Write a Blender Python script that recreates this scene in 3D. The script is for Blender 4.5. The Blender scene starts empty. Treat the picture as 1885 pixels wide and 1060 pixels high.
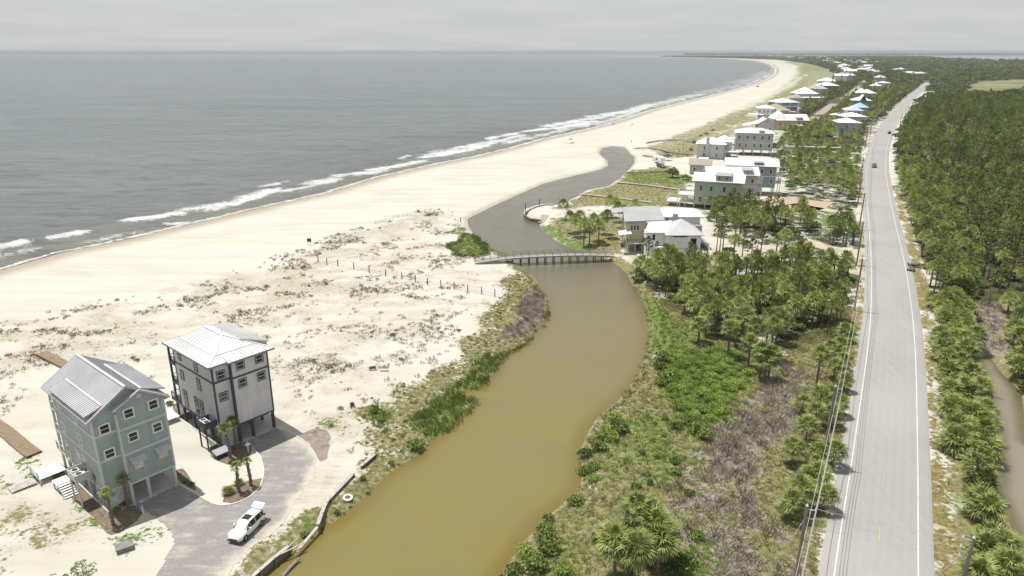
import bpy, math, random
import numpy as np
from mathutils import Vector, Matrix
random.seed(7); RNG = np.random.default_rng(11)
SC = bpy.context.scene
COL = SC.collection
PI = math.pi

# ------------------------------------------------------------------ camera
F_PX, HORIZON, CAM_H = 1290.0, 95.0, 50.0          # focal length and horizon measured on the 1885x1060 photograph
PITCH = math.atan((530 - HORIZON) / F_PX)
SP, CP = math.sin(PITCH), math.cos(PITCH)
cam_d = bpy.data.cameras.new('camera'); cam = bpy.data.objects.new('camera', cam_d); COL.objects.link(cam)
cam.location = (0, 0, CAM_H); cam.rotation_euler = (PI / 2 - PITCH, 0, 0)
cam_d.sensor_width = 36; cam_d.lens = 36 * F_PX / 1885
cam_d.clip_start = 1; cam_d.clip_end = 60000
SC.camera = cam

# ------------------------------------------------------------------ light
SUN_DIR = Vector((-0.27, 0.17, 0.95)).normalized()   # towards the sun
SUN_EL = math.asin(SUN_DIR.z); SUN_AZ = math.atan2(SUN_DIR.x, SUN_DIR.y)
sun_d = bpy.data.lights.new('sun', 'SUN'); sun_d.energy = 4.3; sun_d.angle = math.radians(0.6); sun_d.color = (1, 0.965, 0.9)
sun = bpy.data.objects.new('sun', sun_d); COL.objects.link(sun)
sun.rotation_euler = SUN_DIR.to_track_quat('Z', 'Y').to_euler(); sun.location = (0, 0, 400)

W = bpy.data.worlds.new('World'); SC.world = W; W.use_nodes = True
nt = W.node_tree; nt.nodes.clear()
def wn(t, **k):
    n = nt.nodes.new(t)
    for a, b in k.items(): setattr(n, a, b)
    return n
sky = wn('ShaderNodeTexSky', sky_type='NISHITA', sun_disc=False, sun_elevation=SUN_EL, sun_rotation=SUN_AZ)
sky.air_density = 1.0; sky.dust_density = 3.0; sky.ozone_density = 1.0
tc = wn('ShaderNodeTexCoord'); sep = wn('ShaderNodeSeparateXYZ'); nt.links.new(tc.outputs['Generated'], sep.inputs[0])
# cloud deck: the view direction is projected on a flat layer so streaks flatten towards the horizon
ab = wn('ShaderNodeMath', operation='ABSOLUTE'); nt.links.new(sep.outputs[2], ab.inputs[0])
ad = wn('ShaderNodeMath', operation='ADD'); nt.links.new(ab.outputs[0], ad.inputs[0]); ad.inputs[1].default_value = 0.06
dx = wn('ShaderNodeMath', operation='DIVIDE'); nt.links.new(sep.outputs[0], dx.inputs[0]); nt.links.new(ad.outputs[0], dx.inputs[1])
dy = wn('ShaderNodeMath', operation='DIVIDE'); nt.links.new(sep.outputs[1], dy.inputs[0]); nt.links.new(ad.outputs[0], dy.inputs[1])
cmb = wn('ShaderNodeCombineXYZ'); nt.links.new(dx.outputs[0], cmb.inputs[0]); nt.links.new(dy.outputs[0], cmb.inputs[1])
n1 = wn('ShaderNodeTexNoise'); n1.inputs['Scale'].default_value = 0.55; n1.inputs['Detail'].default_value = 6; n1.inputs['Roughness'].default_value = 0.55
n1.inputs['Distortion'].default_value = 0.4
nt.links.new(cmb.outputs[0], n1.inputs['Vector'])
r1 = wn('ShaderNodeValToRGB'); nt.links.new(n1.outputs['Fac'], r1.inputs[0])
r1.color_ramp.elements[0].position = 0.32; r1.color_ramp.elements[0].color = (4.25, 4.36, 4.44, 1)
r1.color_ramp.elements[1].position = 0.68; r1.color_ramp.elements[1].color = (4.75, 4.80, 4.74, 1)
mx = wn('ShaderNodeMix', data_type='RGBA'); mx.inputs[0].default_value = 0.93
nt.links.new(sky.outputs[0], mx.inputs[6]); nt.links.new(r1.outputs[0], mx.inputs[7])
bg = wn('ShaderNodeBackground'); bg.inputs[1].default_value = 0.10
nt.links.new(mx.outputs[2], bg.inputs[0])
ow = wn('ShaderNodeOutputWorld'); nt.links.new(bg.outputs[0], ow.inputs[0])

SC.view_settings.view_transform = 'Standard'; SC.view_settings.look = 'None'
SC.view_settings.exposure = 0.5; SC.view_settings.gamma = 1.0; SC.view_settings.use_curve_mapping = False
SC.render.engine = 'CYCLES'
SC.cycles.use_denoising = True
SC.cycles.max_bounces = 8; SC.cycles.diffuse_bounces = 3; SC.cycles.glossy_bounces = 3
SC.cycles.transparent_max_bounces = 12; SC.cycles.volume_bounces = 1
SC.cycles.sample_clamp_indirect = 6

# ------------------------------------------------------------------ helpers
def P(x, y, z=0.0):
    """A point of the place: where the ray through photo pixel (x, y) meets height z."""
    v = y - 530; d = F_PX * SP + v * CP; f = F_PX * CP - v * SP; t = (CAM_H - z) / d
    return Vector(((x - 942.5) * t, f * t, z))
def PXY(pts, z=0.0): return np.array([P(x, y, z)[:2] for x, y in pts])
ORD = ['first', 'second', 'third', 'fourth', 'fifth', 'sixth', 'seventh', 'eighth', 'ninth', 'tenth', 'eleventh', 'twelfth', 'thirteenth', 'fourteenth', 'fifteenth', 'sixteenth', 'seventeenth', 'eighteenth', 'nineteenth', 'twentieth', 'twenty-first', 'twenty-second', 'twenty-third', 'twenty-fourth', 'twenty-fifth', 'twenty-sixth']

def tag(o, label=None, cat=None, group=None, kind=None):
    if label: o['label'] = label
    if cat: o['category'] = cat
    if group: o['group'] = group
    if kind: o['kind'] = kind
    return o
def empty(name, loc=(0, 0, 0), rz=0.0):
    o = bpy.data.objects.new(name, None); COL.objects.link(o); o.location = loc; o.rotation_euler = (0, 0, rz); o.empty_display_size = 0.5
    return o
def link(name, me, parent=None, loc=None, rot=None, scale=None):
    o = bpy.data.objects.new(name, me); COL.objects.link(o)
    if parent is not None: o.parent = parent
    if loc is not None: o.location = loc
    if rot is not None: o.rotation_euler = rot
    if scale is not None: o.scale = scale
    return o
KIDS = {}
def copy_tree(o, parent=None):
    c = o.copy(); COL.objects.link(c)
    if parent is not None: c.parent = parent
    for ch in o.children: copy_tree(ch, c)
    return c
def npmesh(name, V, Fq, mat=None, smooth=False):
    """mesh from numpy arrays: V (n,3), Fq (m,3) or (m,4)"""
    V = np.asarray(V, dtype=np.float32); Fq = np.asarray(Fq, dtype=np.int32)
    me = bpy.data.meshes.new(name)
    k = Fq.shape[1]
    me.vertices.add(len(V)); me.vertices.foreach_set('co', V.ravel())
    me.loops.add(Fq.size); me.loops.foreach_set('vertex_index', Fq.ravel())
    me.polygons.add(len(Fq)); me.polygons.foreach_set('loop_start', np.arange(0, Fq.size, k, dtype=np.int32))
    try: me.polygons.foreach_set('loop_total', np.full(len(Fq), k, dtype=np.int32))
    except Exception: pass
    me.update(calc_edges=True)
    if smooth: me.polygons.foreach_set('use_smooth', np.ones(len(Fq), dtype=bool))
    if mat: me.materials.append(mat)
    return me

class MB:
    """collects shapes into one mesh"""
    def __init__(s): s.v = []; s.f = []
    def add(s, vs, fs):
        b = len(s.v); s.v += [tuple(v) for v in vs]; s.f += [tuple(i + b for i in f) for f in fs]; return s
    def box(s, x0, x1, y0, y1, z0, z1):
        return s.add([(x0, y0, z0), (x1, y0, z0), (x1, y1, z0), (x0, y1, z0), (x0, y0, z1), (x1, y0, z1), (x1, y1, z1), (x0, y1, z1)],
                     [(0, 3, 2, 1), (4, 5, 6, 7), (0, 1, 5, 4), (1, 2, 6, 5), (2, 3, 7, 6), (3, 0, 4, 7)])
    def bar(s, a, b, w, h=None, up=(0, 0, 1)):
        """square bar from a to b"""
        h = w if h is None else h
        a = Vector(a); b = Vector(b); d = (b - a).normalized(); u = Vector(up)
        if abs(d.dot(u)) > 0.98: u = Vector((1, 0, 0))
        r = d.cross(u).normalized() * (w / 2); t = r.cross(d).normalized() * (h / 2)
        vs = [a - r - t, a + r - t, a + r + t, a - r + t, b - r - t, b + r - t, b + r + t, b - r + t]
        return s.add(vs, [(0, 3, 2, 1), (4, 5, 6, 7), (0, 1, 5, 4), (1, 2, 6, 5), (2, 3, 7, 6), (3, 0, 4, 7)])
    def tube(s, pts, rad, n=6, cap=True):
        pts = [Vector(p) for p in pts]; rings = []
        rs = rad if isinstance(rad, (list, tuple)) else [rad] * len(pts)
        for i, p in enumerate(pts):
            d = (pts[min(i + 1, len(pts) - 1)] - pts[max(i - 1, 0)]).normalized()
            u = Vector((0, 0, 1)) if abs(d.z) < 0.95 else Vector((1, 0, 0))
            r = d.cross(u).normalized(); t = r.cross(d).normalized()
            rings.append([p + (r * math.cos(2 * PI * k / n) + t * math.sin(2 * PI * k / n)) * rs[i] for k in range(n)])
        vs = [q for r in rings for q in r]; fs = []
        for i in range(len(pts) - 1):
            for k in range(n):
                a = i * n + k; b = i * n + (k + 1) % n
                fs.append((a, b, b + n, a + n))
        if cap: fs.append(tuple(range(n - 1, -1, -1))); fs.append(tuple((len(pts) - 1) * n + k for k in range(n)))
        return s.add(vs, fs)
    def prism(s, poly, z0, z1):
        n = len(poly)
        vs = [(x, y, z0) for x, y in poly] + [(x, y, z1) for x, y in poly]
        fs = [tuple(range(n - 1, -1, -1)), tuple(range(n, 2 * n))] + [(i, (i + 1) % n, (i + 1) % n + n, i + n) for i in range(n)]
        return s.add(vs, fs)
    def slab(s, q, th):
        """a quad or triangle q (3-D, upper side) given a thickness th downwards"""
        q = [Vector(p) for p in q]; n = len(q)
        lo = [p - Vector((0, 0, th)) for p in q]
        return s.add(q + lo, [tuple(range(n)), tuple(range(2 * n - 1, n - 1, -1))] + [(i, i + n, (i + 1) % n + n, (i + 1) % n) for i in range(n)])
    def mesh(s, name, mat, smooth=False):
        me = bpy.data.meshes.new(name); me.from_pydata(s.v, [], s.f); me.update()
        if mat: me.materials.append(mat)
        if smooth: me.polygons.foreach_set('use_smooth', [True] * len(me.polygons))
        return me
    def build(s, name, mat, parent=None, smooth=False, **k):
        return link(name, s.mesh(name, mat, smooth), parent, **k)

# ------------------------------------------------------------------ materials
class NT:
    def __init__(s, name):
        s.m = bpy.data.materials.new(name); s.m.use_nodes = True; s.t = s.m.node_tree
        s.b = s.t.nodes['Principled BSDF']; s.out = s.t.nodes['Material Output']
    def n(s, t, ins=None, **k):
        nd = s.t.nodes.new(t)
        for a, b in k.items(): setattr(nd, a, b)
        for a, b in (ins or {}).items(): s.set(nd.inputs[a], b)
        return nd
    def set(s, inp, v):
        if hasattr(v, 'is_linked'): s.t.links.new(v, inp)
        else: inp.default_value = v
    def math(s, op, a, b=0.0, c=0.0, clamp=False):
        nd = s.t.nodes.new('ShaderNodeMath'); nd.operation = op; nd.use_clamp = clamp
        s.set(nd.inputs[0], a); s.set(nd.inputs[1], b); s.set(nd.inputs[2], c); return nd.outputs[0]
    def mix(s, f, a, b, blend='MIX'):
        nd = s.t.nodes.new('ShaderNodeMix'); nd.data_type = 'RGBA'; nd.blend_type = blend
        c4 = lambda v: (*v, 1) if isinstance(v, tuple) and len(v) == 3 else v
        s.set(nd.inputs[0], f); s.set(nd.inputs[6], c4(a)); s.set(nd.inputs[7], c4(b)); return nd.outputs[2]
    def pos(s): return s.n('ShaderNodeNewGeometry').outputs['Position']
    def obj(s): return s.n('ShaderNodeTexCoord').outputs['Object']
    def mapv(s, v, sc=(1, 1, 1), rot=(0, 0, 0)):
        nd = s.n('ShaderNodeMapping'); s.set(nd.inputs[0], v); nd.inputs['Scale'].default_value = sc; nd.inputs['Rotation'].default_value = rot; return nd.outputs[0]
    def noise(s, v, scale, detail=4, rough=0.55, dist=0.0):
        nd = s.n('ShaderNodeTexNoise'); s.set(nd.inputs['Vector'], v)
        nd.inputs['Scale'].default_value = scale; nd.inputs['Detail'].default_value = detail; nd.inputs['Roughness'].default_value = rough; nd.inputs['Distortion'].default_value = dist
        return nd.outputs['Fac']
    def ramp(s, f, a, b):
        """linear step a..b -> 0..1 clamped"""
        nd = s.n('ShaderNodeMapRange'); s.set(nd.inputs[0], f); nd.inputs[1].default_value = a; nd.inputs[2].default_value = b
        nd.interpolation_type = 'SMOOTHSTEP'; return nd.outputs[0]
    def attr(s, name): return s.n('ShaderNodeAttribute', attribute_name=name)
    def bump(s, h, strength=0.3, dist=0.1):
        nd = s.n('ShaderNodeBump'); s.set(nd.inputs['Height'], h); s.set(nd.inputs['Strength'], strength); nd.inputs['Distance'].default_value = dist
        s.t.links.new(nd.outputs[0], s.b.inputs['Normal'])
    def done(s, col=None, rough=None, spec=None, metal=None):
        if col is not None: s.set(s.b.inputs['Base Color'], (*col, 1) if isinstance(col, tuple) and len(col) == 3 else col)
        if rough is not None: s.set(s.b.inputs['Roughness'], rough)
        if spec is not None: s.set(s.b.inputs['Specular IOR Level'], spec)
        if metal is not None: s.set(s.b.inputs['Metallic'], metal)
        return s.m
MATS = {}
def mat(name, col, rough=0.7, spec=0.3, metal=0.0, var=0.12, scale=1.5, bump=0.0, bscale=12.0, streak=None):
    """plain weathered surface: colour with large blotches and fine grain"""
    if name in MATS: return MATS[name]
    N = NT(name); v = N.obj()
    if streak: v2 = N.mapv(v, streak)
    else: v2 = v
    a = N.noise(v2, scale, 5, 0.6); b = N.noise(v2, scale * 9, 3, 0.6)
    f = N.math('ADD', N.math('MULTIPLY', a, 0.65), N.math('MULTIPLY', b, 0.35))
    lo = tuple(max(0, c * (1 - 2 * var)) for c in col); hi = tuple(min(1, c * (1 + 2 * var)) for c in col)
    c = N.mix(N.ramp(f, 0.3, 0.7), lo, hi)
    if bump: N.bump(N.noise(v2, bscale, 4, 0.6), bump, 0.05)
    MATS[name] = N.done(c, rough, spec, metal); return MATS[name]
def leaf_mat(name, c1, c2, c3=None, trans=0.25, rough=0.45, spec=0.4, nscale=1.2):
    """foliage: colour drifts over the plant and from plant to plant"""
    N = NT(name); oi = N.n('ShaderNodeObjectInfo'); v = N.pos()
    a = N.noise(v, nscale, 4, 0.7); f = N.math('ADD', N.math('MULTIPLY', a, 0.9), N.math('MULTIPLY', oi.outputs['Random'], 0.75))
    c = N.mix(N.ramp(f, 0.30, 1.1), c1, c2)
    if c3: c = N.mix(N.math('MULTIPLY', N.ramp(N.math('ADD', N.math('MULTIPLY', N.noise(v, nscale * 0.35, 3), 0.6), N.math('MULTIPLY', oi.outputs['Random'], 0.4)), 0.60, 0.76), 0.6), c, c3)
    N.done(c, rough, spec)
    tr = N.n('ShaderNodeBsdfTranslucent'); N.set(tr.inputs[0], N.mix(0.35, c, (0.3, 0.34, 0.05)))
    ms = N.n('ShaderNodeMixShader'); ms.inputs[0].default_value = trans
    N.t.links.new(N.b.outputs[0], ms.inputs[1]); N.t.links.new(tr.outputs[0], ms.inputs[2]); N.t.links.new(ms.outputs[0], N.out.inputs[0])
    return N.m
# ------------------------------------------------------------------ outlines of the place (measured on the photograph, laid on the ground)
WL = -0.7                                              # water level, the land is near z = 0
SHORE_PX = [(0,498),(112,466),(238,440),(333,417),(407,400),(492,380),(600,356),(700,326),(800,303),(880,288),(960,268),(1000,256),(1060,243),(1100,234),(1150,220),(1200,203),(1260,188),(1310,176),(1350,166),(1390,155),(1415,145),(1428,135),(1430,127),(1420,118),(1395,112),(1350,108.6),(1300,106.7),(1250,105.6),(1215,104.9)]
SHORE = PXY(SHORE_PX, WL)
SHORE = np.vstack([[(-185, 20), (-150, 95), (-133, 140)], SHORE, [(1420, 7420), (1380, 7600)]])
LAND = np.vstack([SHORE, [(1900, 8000), (3200, 8800), (5200, 9600), (5600, 7200), (9000, 6500), (9000, -200), (-185, -200)]])
LAG_PX = [(350,1400),(440,1180),(455,1090),(488,1052),(512,1034),(535,1018),(560,1001),(586,972),(604,966),(615,962),(640,940),(660,925),(690,897),(715,873),(740,855),(770,838),(778,825),(800,806),(830,785),(855,758),(873,739),(858,735),(842,741),(826,750),(834,738),(845,725),(858,716),(885,712),(897,700),(905,690),(912,680),(917,665),(925,655),(950,640),(965,632),(980,615),(995,598),(1005,580),(1008,560),(1004,545),(998,532),(985,512),(968,500),(955,488),(942,477),(925,468),(905,460),(885,445),(870,428),(862,415),(860,403),(880,393),(910,378),(950,360),(1000,338),(1050,325),(1080,318),(1105,312),(1120,305),(1118,295),(1108,288),(1103,280),(1110,272),(1130,269),(1148,270),(1155,276),(1160,283),(1168,288),(1168,300),(1160,310),(1150,318),(1142,328),(1130,335),(1120,343),(1080,350),(1062,362),(1040,372),(1022,378),(1018,375),(990,377),(965,385),(963,395),(975,401),(995,403),(993,415),(1005,428),(1025,445),(1045,455),(1065,463),(1085,470),(1120,478),(1140,490),(1155,505),(1165,525),(1180,545),(1190,575),(1195,610),(1192,640),(1188,660),(1175,690),(1160,710),(1140,735),(1115,755),(1095,775),(1080,800),(1070,825),(1068,850),(1070,875),(1068,905),(1045,920),(1020,940),(1000,955),(985,975),(960,1000),(940,1030),(920,1065),(880,1120),(820,1220),(760,1400)]
LAGOON = PXY(LAG_PX, WL)
DITCH_PX = [(1803,660),(1822,656),(1845,688),(1862,703),(1880,722),(1885,760),(1888,812),(1935,846),(2050,930),(2200,1060),(2350,1250),(1990,1250),(1925,1100),(1890,1040),(1870,990),(1850,940),(1834,900),(1842,865),(1840,830),(1836,790),(1820,745),(1813,700)]
DITCH = PXY(DITCH_PX, WL)
BAY = np.array([tuple(P(x, y)[:2]) for x, y in [(1640,101.5),(1700,104.5),(1745,109.5),(1800,111.5),(1885,114),(2150,116)]] + [(11500, 3500), (11800, 7500), (9600, 9450), (7000, 10900), (5000, 11500)])
ROAD_L = PXY([(1480,1330),(1523,1060),(1560,830),(1590,640),(1598,560),(1597,500),(1592,420),(1588,360),(1590,310),(1602,265),(1625,225),(1655,190),(1690,163),(1703,151)])
ROAD_R = PXY([(1722,1330),(1703,1060),(1700,830),(1692,640),(1680,540),(1665,450),(1650,390),(1641,340),(1636,300),(1640,265),(1655,225),(1680,190),(1705,163),(1716,152)])

def spline(pts, step):
    """Catmull-Rom resampling of a 2-D polyline"""
    pts = np.asarray(pts, float); out = []
    for i in range(len(pts) - 1):
        p0 = pts[max(i - 1, 0)]; p1 = pts[i]; p2 = pts[i + 1]; p3 = pts[min(i + 2, len(pts) - 1)]
        n = max(1, int(np.linalg.norm(p2 - p1) / step))
        for k in range(n):
            t = k / n
            out.append(0.5 * ((2 * p1) + (-p0 + p2) * t + (2 * p0 - 5 * p1 + 4 * p2 - p3) * t * t + (-p0 + 3 * p1 - 3 * p2 + p3) * t ** 3))
    out.append(pts[-1]); return np.array(out)
def resample(pl, n):
    pl = np.asarray(pl, float); d = np.r_[0, np.cumsum(np.linalg.norm(np.diff(pl, axis=0), axis=1))]
    t = np.linspace(0, d[-1], n); return np.c_[np.interp(t, d, pl[:, 0]), np.interp(t, d, pl[:, 1])]
# the road: a centre line of constant width
_c = (ROAD_L + ROAD_R) / 2
ROAD_C = spline(_c, 6.0)
def offset_line(c, d):
    c = np.asarray(c); t = np.gradient(c, axis=0); t /= np.linalg.norm(t, axis=1)[:, None]
    return c + np.c_[t[:, 1], -t[:, 0]] * d          # positive = right-hand side
ROAD_HALF = 5.0

def seg_dist(pts, line, closed=False, want_t=False):
    line = np.asarray(line, float)
    if closed: line = np.vstack([line, line[:1]])
    best = np.full(len(pts), 1e12); tt = np.zeros(len(pts)); acc = 0.0
    for a, b in zip(line[:-1], line[1:]):
        ab = b - a; L2 = ab @ ab
        if L2 < 1e-9: continue
        w = pts - a; u = np.clip((w @ ab) / L2, 0, 1)
        d = (w[:, 0] - u * ab[0]) ** 2 + (w[:, 1] - u * ab[1]) ** 2
        m = d < best; best[m] = d[m]
        if want_t: tt[m] = acc + u[m] * math.sqrt(L2)
        acc += math.sqrt(L2)
    return (np.sqrt(best), tt) if want_t else np.sqrt(best)
def inside(pts, poly):
    x, y = pts[:, 0], pts[:, 1]; c = np.zeros(len(pts), bool); poly = np.asarray(poly); j = len(poly) - 1
    for i in range(len(poly)):
        xi, yi = poly[i]; xj, yj = poly[j]
        if yi != yj:
            k = ((yi > y) != (yj > y)) & (x < (xj - xi) * (y - yi) / (yj - yi) + xi); c ^= k
        j = i
    return c
def sdist(pts, poly):
    """signed distance, positive inside"""
    d = seg_dist(pts, poly, True); return np.where(inside(pts, poly), d, -d)
class VNoise:
    def __init__(s, seed): s.g = np.random.default_rng(seed).random((256, 256))
    def __call__(s, p, scale, octaves=3):
        out = 0; amp = 1; tot = 0
        for o in range(octaves):
            q = p * scale * (2 ** o) + 17.3 * o; i = np.floor(q).astype(int); f = q - i; f = f * f * (3 - 2 * f)
            a = s.g[i[:, 0] % 256, i[:, 1] % 256]; b = s.g[(i[:, 0] + 1) % 256, i[:, 1] % 256]; c = s.g[i[:, 0] % 256, (i[:, 1] + 1) % 256]; d = s.g[(i[:, 0] + 1) % 256, (i[:, 1] + 1) % 256]
            out = out + amp * ((a * (1 - f[:, 0]) + b * f[:, 0]) * (1 - f[:, 1]) + (c * (1 - f[:, 0]) + d * f[:, 0]) * f[:, 1]); tot += amp; amp *= 0.5
        return out / tot
VN = VNoise(5)
def sstep(x, a, b):
    t = np.clip((x - a) / (b - a), 0, 1); return t * t * (3 - 2 * t)

# land cover: channel, outline (photo pixels), amount, softness in metres
COVER = [
 # left bank of the lagoon
 ('dry', [(470,1080),(560,990),(600,925),(640,880),(668,820),(690,780),(660,760),(690,738),(770,700),(830,660),(880,610),(915,560),(932,505),(945,484),(975,500),(1010,545),(1012,585),(900,690),(880,740),(800,810),(700,895),(610,975),(530,1090)], 0.80, 3.5),
 ('grn', [(672,748),(705,742),(725,770),(715,800),(690,790)], 0.75, 2),
 ('grn', [(757,775),(790,745),(850,700),(880,660),(960,625),(1003,590),(1012,560),(1012,600),(930,662),(890,715),(850,742),(880,735),(860,765),(790,815),(775,800)], 0.85, 2),
 ('grn', [(660,880),(720,850),(745,850),(640,940),(600,970),(590,955)], 0.4, 3),
 ('grn', [(480,1010),(560,930),(590,915),(575,960),(500,1030)], 0.5, 3),
 ('twg', [(958,560),(985,522),(1005,540),(1000,575),(985,602),(940,628),(905,640),(940,600)], 0.9, 2),
 ('twg', [(545,660),(610,640),(625,670),(590,690),(520,690),(505,670)], 0.55, 5),
 ('grn', [(820,452),(850,430),(872,432),(915,468),(880,475),(825,470)], 0.85, 3),
 ('dry', [(815,455),(840,405),(865,420),(920,470),(870,478),(815,475)], 0.6, 4),
 # yard of the two near houses
 ('grn', [(0,850),(50,835),(110,868),(90,900),(20,890)], 0.62, 4), ('grn', [(110,905),(165,960),(215,965),(140,915)], 0.62, 2.5), ('grn', [(60,905),(100,960),(130,985),(70,950)], 0.3, 3),
 ('grn', [(215,985),(280,960),(300,975),(240,1000)], 0.58, 3),
 ('dry', [(0,880),(60,900),(110,990),(60,1010),(0,1010)], 0.6, 5),
 ('grn', [(560,770),(640,755),(650,780),(600,800)], 0.38, 4),
 # right bank
 ('dry', [(1110,478),(1160,480),(1215,545),(1300,600),(1420,660),(1560,560),(1590,600),(1585,660),(1540,900),(1500,1330),(860,1330),(920,1065),(1000,955),(1068,905),(1068,840),(1095,775),(1140,735),(1188,660),(1195,600),(1165,520)], 1.0, 2.5),
 ('grn', [(1165,530),(1200,545),(1260,600),(1300,640),(1220,660),(1192,640),(1196,600)], 0.85, 3),
 ('grn', [(1230,640),(1330,640),(1395,690),(1380,730),(1340,770),(1270,780),(1215,730)], 0.95, 3),
 ('grn', [(1080,800),(1160,740),(1280,760),(1300,830),(1240,900),(1120,900),(1075,870)], 0.62, 6),
 ('grn', [(920,1060),(1060,920),(1130,960),(1100,1060),(980,1200)], 0.52, 6),
 ('grn', [(1200,760),(1290,770),(1250,850),(1180,870)], 0.5, 5),
 ('twg', [(1395,700),(1440,670),(1510,690),(1500,730),(1440,820),(1420,880),(1330,880),(1262,850),(1310,790)], 0.95, 6),
 ('twg', [(1262,840),(1420,850),(1415,960),(1440,1100),(1280,1330),(1190,1200),(1265,1050),(1245,950)], 0.84, 8),
 ('grn', [(1262,1020),(1300,1000),(1330,1040),(1290,1100),(1255,1080)], .6, 4), ('grn', [(1345,980),(1375,970),(1385,1010),(1350,1030)], .5, 4), ('grn', [(1215,760),(1300,770),(1310,800),(1262,850),(1240,900),(1225,850)], .62, 4),
 ('ver', [(1500,1330),(1540,900),(1560,780),(1580,640),(1600,560),(1600,640),(1575,780),(1525,1060),(1480,1330)], 0.9, 1.5),
 ('ver', [(1702,1330),(1703,1060),(1702,830),(1694,640),(1682,540),(1667,450),(1652,390),(1642,340),(1656,340),(1675,400),(1700,480),(1715,560),(1722,640),(1735,760),(1750,900),(1775,1060),(1800,1330)], 0.8, 1.5),
 ('dry', [(1740,1330),(1735,900),(1715,640),(1760,540),(1900,540),(2100,700),(2400,1330)], 0.9, 2),
 ('twg', [(1790,560),(1840,560),(1862,600),(1850,650),(1800,650),(1785,600)], 0.85, 3),
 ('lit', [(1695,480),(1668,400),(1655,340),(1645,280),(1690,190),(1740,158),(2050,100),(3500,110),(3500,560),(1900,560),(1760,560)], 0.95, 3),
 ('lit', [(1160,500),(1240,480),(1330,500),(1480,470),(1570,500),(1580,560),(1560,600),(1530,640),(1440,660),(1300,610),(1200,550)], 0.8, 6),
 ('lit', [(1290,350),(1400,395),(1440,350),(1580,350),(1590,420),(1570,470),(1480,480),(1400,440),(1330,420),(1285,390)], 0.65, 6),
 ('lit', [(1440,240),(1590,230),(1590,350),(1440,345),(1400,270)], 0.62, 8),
 ('grn', [(1500,395),(1535,390),(1540,425),(1510,430)], 0.85, 3),
 ('ver', [(1580,620),(1572,560),(1574,500),(1584,300),(1640,205),(1660,180),(1640,225),(1600,280),(1592,360),(1600,500),(1600,560)], 0.75, 2),
 # lots by the lagoon mouth
 ('dry', [(1000,405),(1035,400),(1090,400),(1150,400),(1155,470),(1130,470),(1060,460),(1010,430)], 0.85, 4),
 ('grn', [(993,408),(1010,430),(1045,455),(1085,470),(1110,470),(1080,450),(1030,425)], 0.85, 2),
 ('grn', [(1120,480),(1150,492),(1185,545),(1165,525),(1140,492)], 0.6, 2),
 ('dry', [(1020,385),(1068,358),(1125,342),(1160,312),(1230,305),(1280,340),(1275,370),(1215,385),(1140,378),(1080,380)], 0.88, 4),
 ('grn', [(1160,318),(1225,312),(1290,330),(1270,345),(1150,335)], 0.78, 4),
 ('dry', [(1200,285),(1280,262),(1300,275),(1280,290),(1210,292)], 0.75, 5),
 # dune belt further up the coast
 ('dry', [(1290,262),(1340,235),(1400,205),(1460,180),(1500,155),(1520,160),(1480,190),(1400,235),(1350,262)], 0.6, 8),
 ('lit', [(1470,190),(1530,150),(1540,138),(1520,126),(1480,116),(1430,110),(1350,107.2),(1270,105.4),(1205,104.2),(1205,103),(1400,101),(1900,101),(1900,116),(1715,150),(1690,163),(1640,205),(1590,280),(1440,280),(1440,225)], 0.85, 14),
 ('dry', [(1235,264),(1300,236),(1360,210),(1420,183),(1455,163),(1478,140),(1494,140),(1478,166),(1442,191),(1382,220),(1322,247),(1268,266)], 0.80, 6),
 ('grn', [(1300,250),(1350,226),(1400,206),(1440,186),(1470,163),(1482,150),(1474,168),(1445,192),(1390,216),(1340,243)], 0.5, 8), ('grn', [(1445,160),(1500,128),(1540,142),(1520,127),(1480,118),(1468,128)], .55, 12), ('dry', [(1290,262),(1310,250),(1345,240),(1352,262),(1340,280),(1285,262)], .8, 5),
 ('lit', [(1690,168),(1712,147),(1900,111),(2100,98),(3000,98),(3000,125),(2050,125),(1760,168)], 0.95, 5),
 ('dry', [(1195,268),(1250,246),(1290,231),(1337,211),(1395,191),(1449,162),(1475,150),(1484,140),(1480,128),(1465,120),(1440,114),(1540,110),(1545,140),(1520,158),(1470,185),(1420,205),(1385,230),(1340,262),(1280,290),(1210,292)], 0.66, 5),
 ('grn', [(1300,232),(1345,211),(1400,192),(1452,163),(1478,150),(1486,140),(1482,128),(1540,115),(1540,140),(1500,152),(1460,172),(1410,196),(1350,222)], 0.52, 6),
 ('dry', [(1440,160),(1500,130),(1545,140),(1520,125),(1480,116),(1465,125),(1470,140)], 0.75, 12),
 ('mar', [(1772,178),(1785,156),(1800,150),(1885,146),(2100,146),(2100,178),(1885,174)], 1.0, 10),
]
TUFT = [
 ([(-300,650),(0,600),(120,575),(300,545),(480,490),(560,462),(640,430),(700,405),(790,385),(835,392),(850,420),(800,470),(930,490),(930,540),(880,600),(800,680),(690,740),(640,830),(560,770),(440,700),(300,700),(60,700),(0,860),(-300,900)], 0.55, 10),
 ([(0,620),(110,590),(250,600),(290,680),(180,690),(60,680),(0,700)], 0.85, 8), ([(300,545),(560,475),(760,540),(880,530),(700,570),(560,560),(330,570)], 0.8, 8),
 ([(590,440),(810,385),(815,400),(650,450),(690,470),(600,480),(560,470)], 0.92, 4), ([(490,690),(640,650),(720,680),(640,720),(520,720)], 0.85, 6),
 ([(0,870),(60,905),(120,1000),(0,1030)], 0.85, 5), ([(1170,290),(1230,258),(1310,220),(1400,180),(1470,140),(1490,150),(1420,190),(1330,235),(1230,290)], 0.75, 8),
 ([(540,720),(690,740),(640,860),(560,790)], 0.7, 6), ([(1020,384),(1130,380),(1150,400),(1010,405)], 0.5, 3),
]
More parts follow.
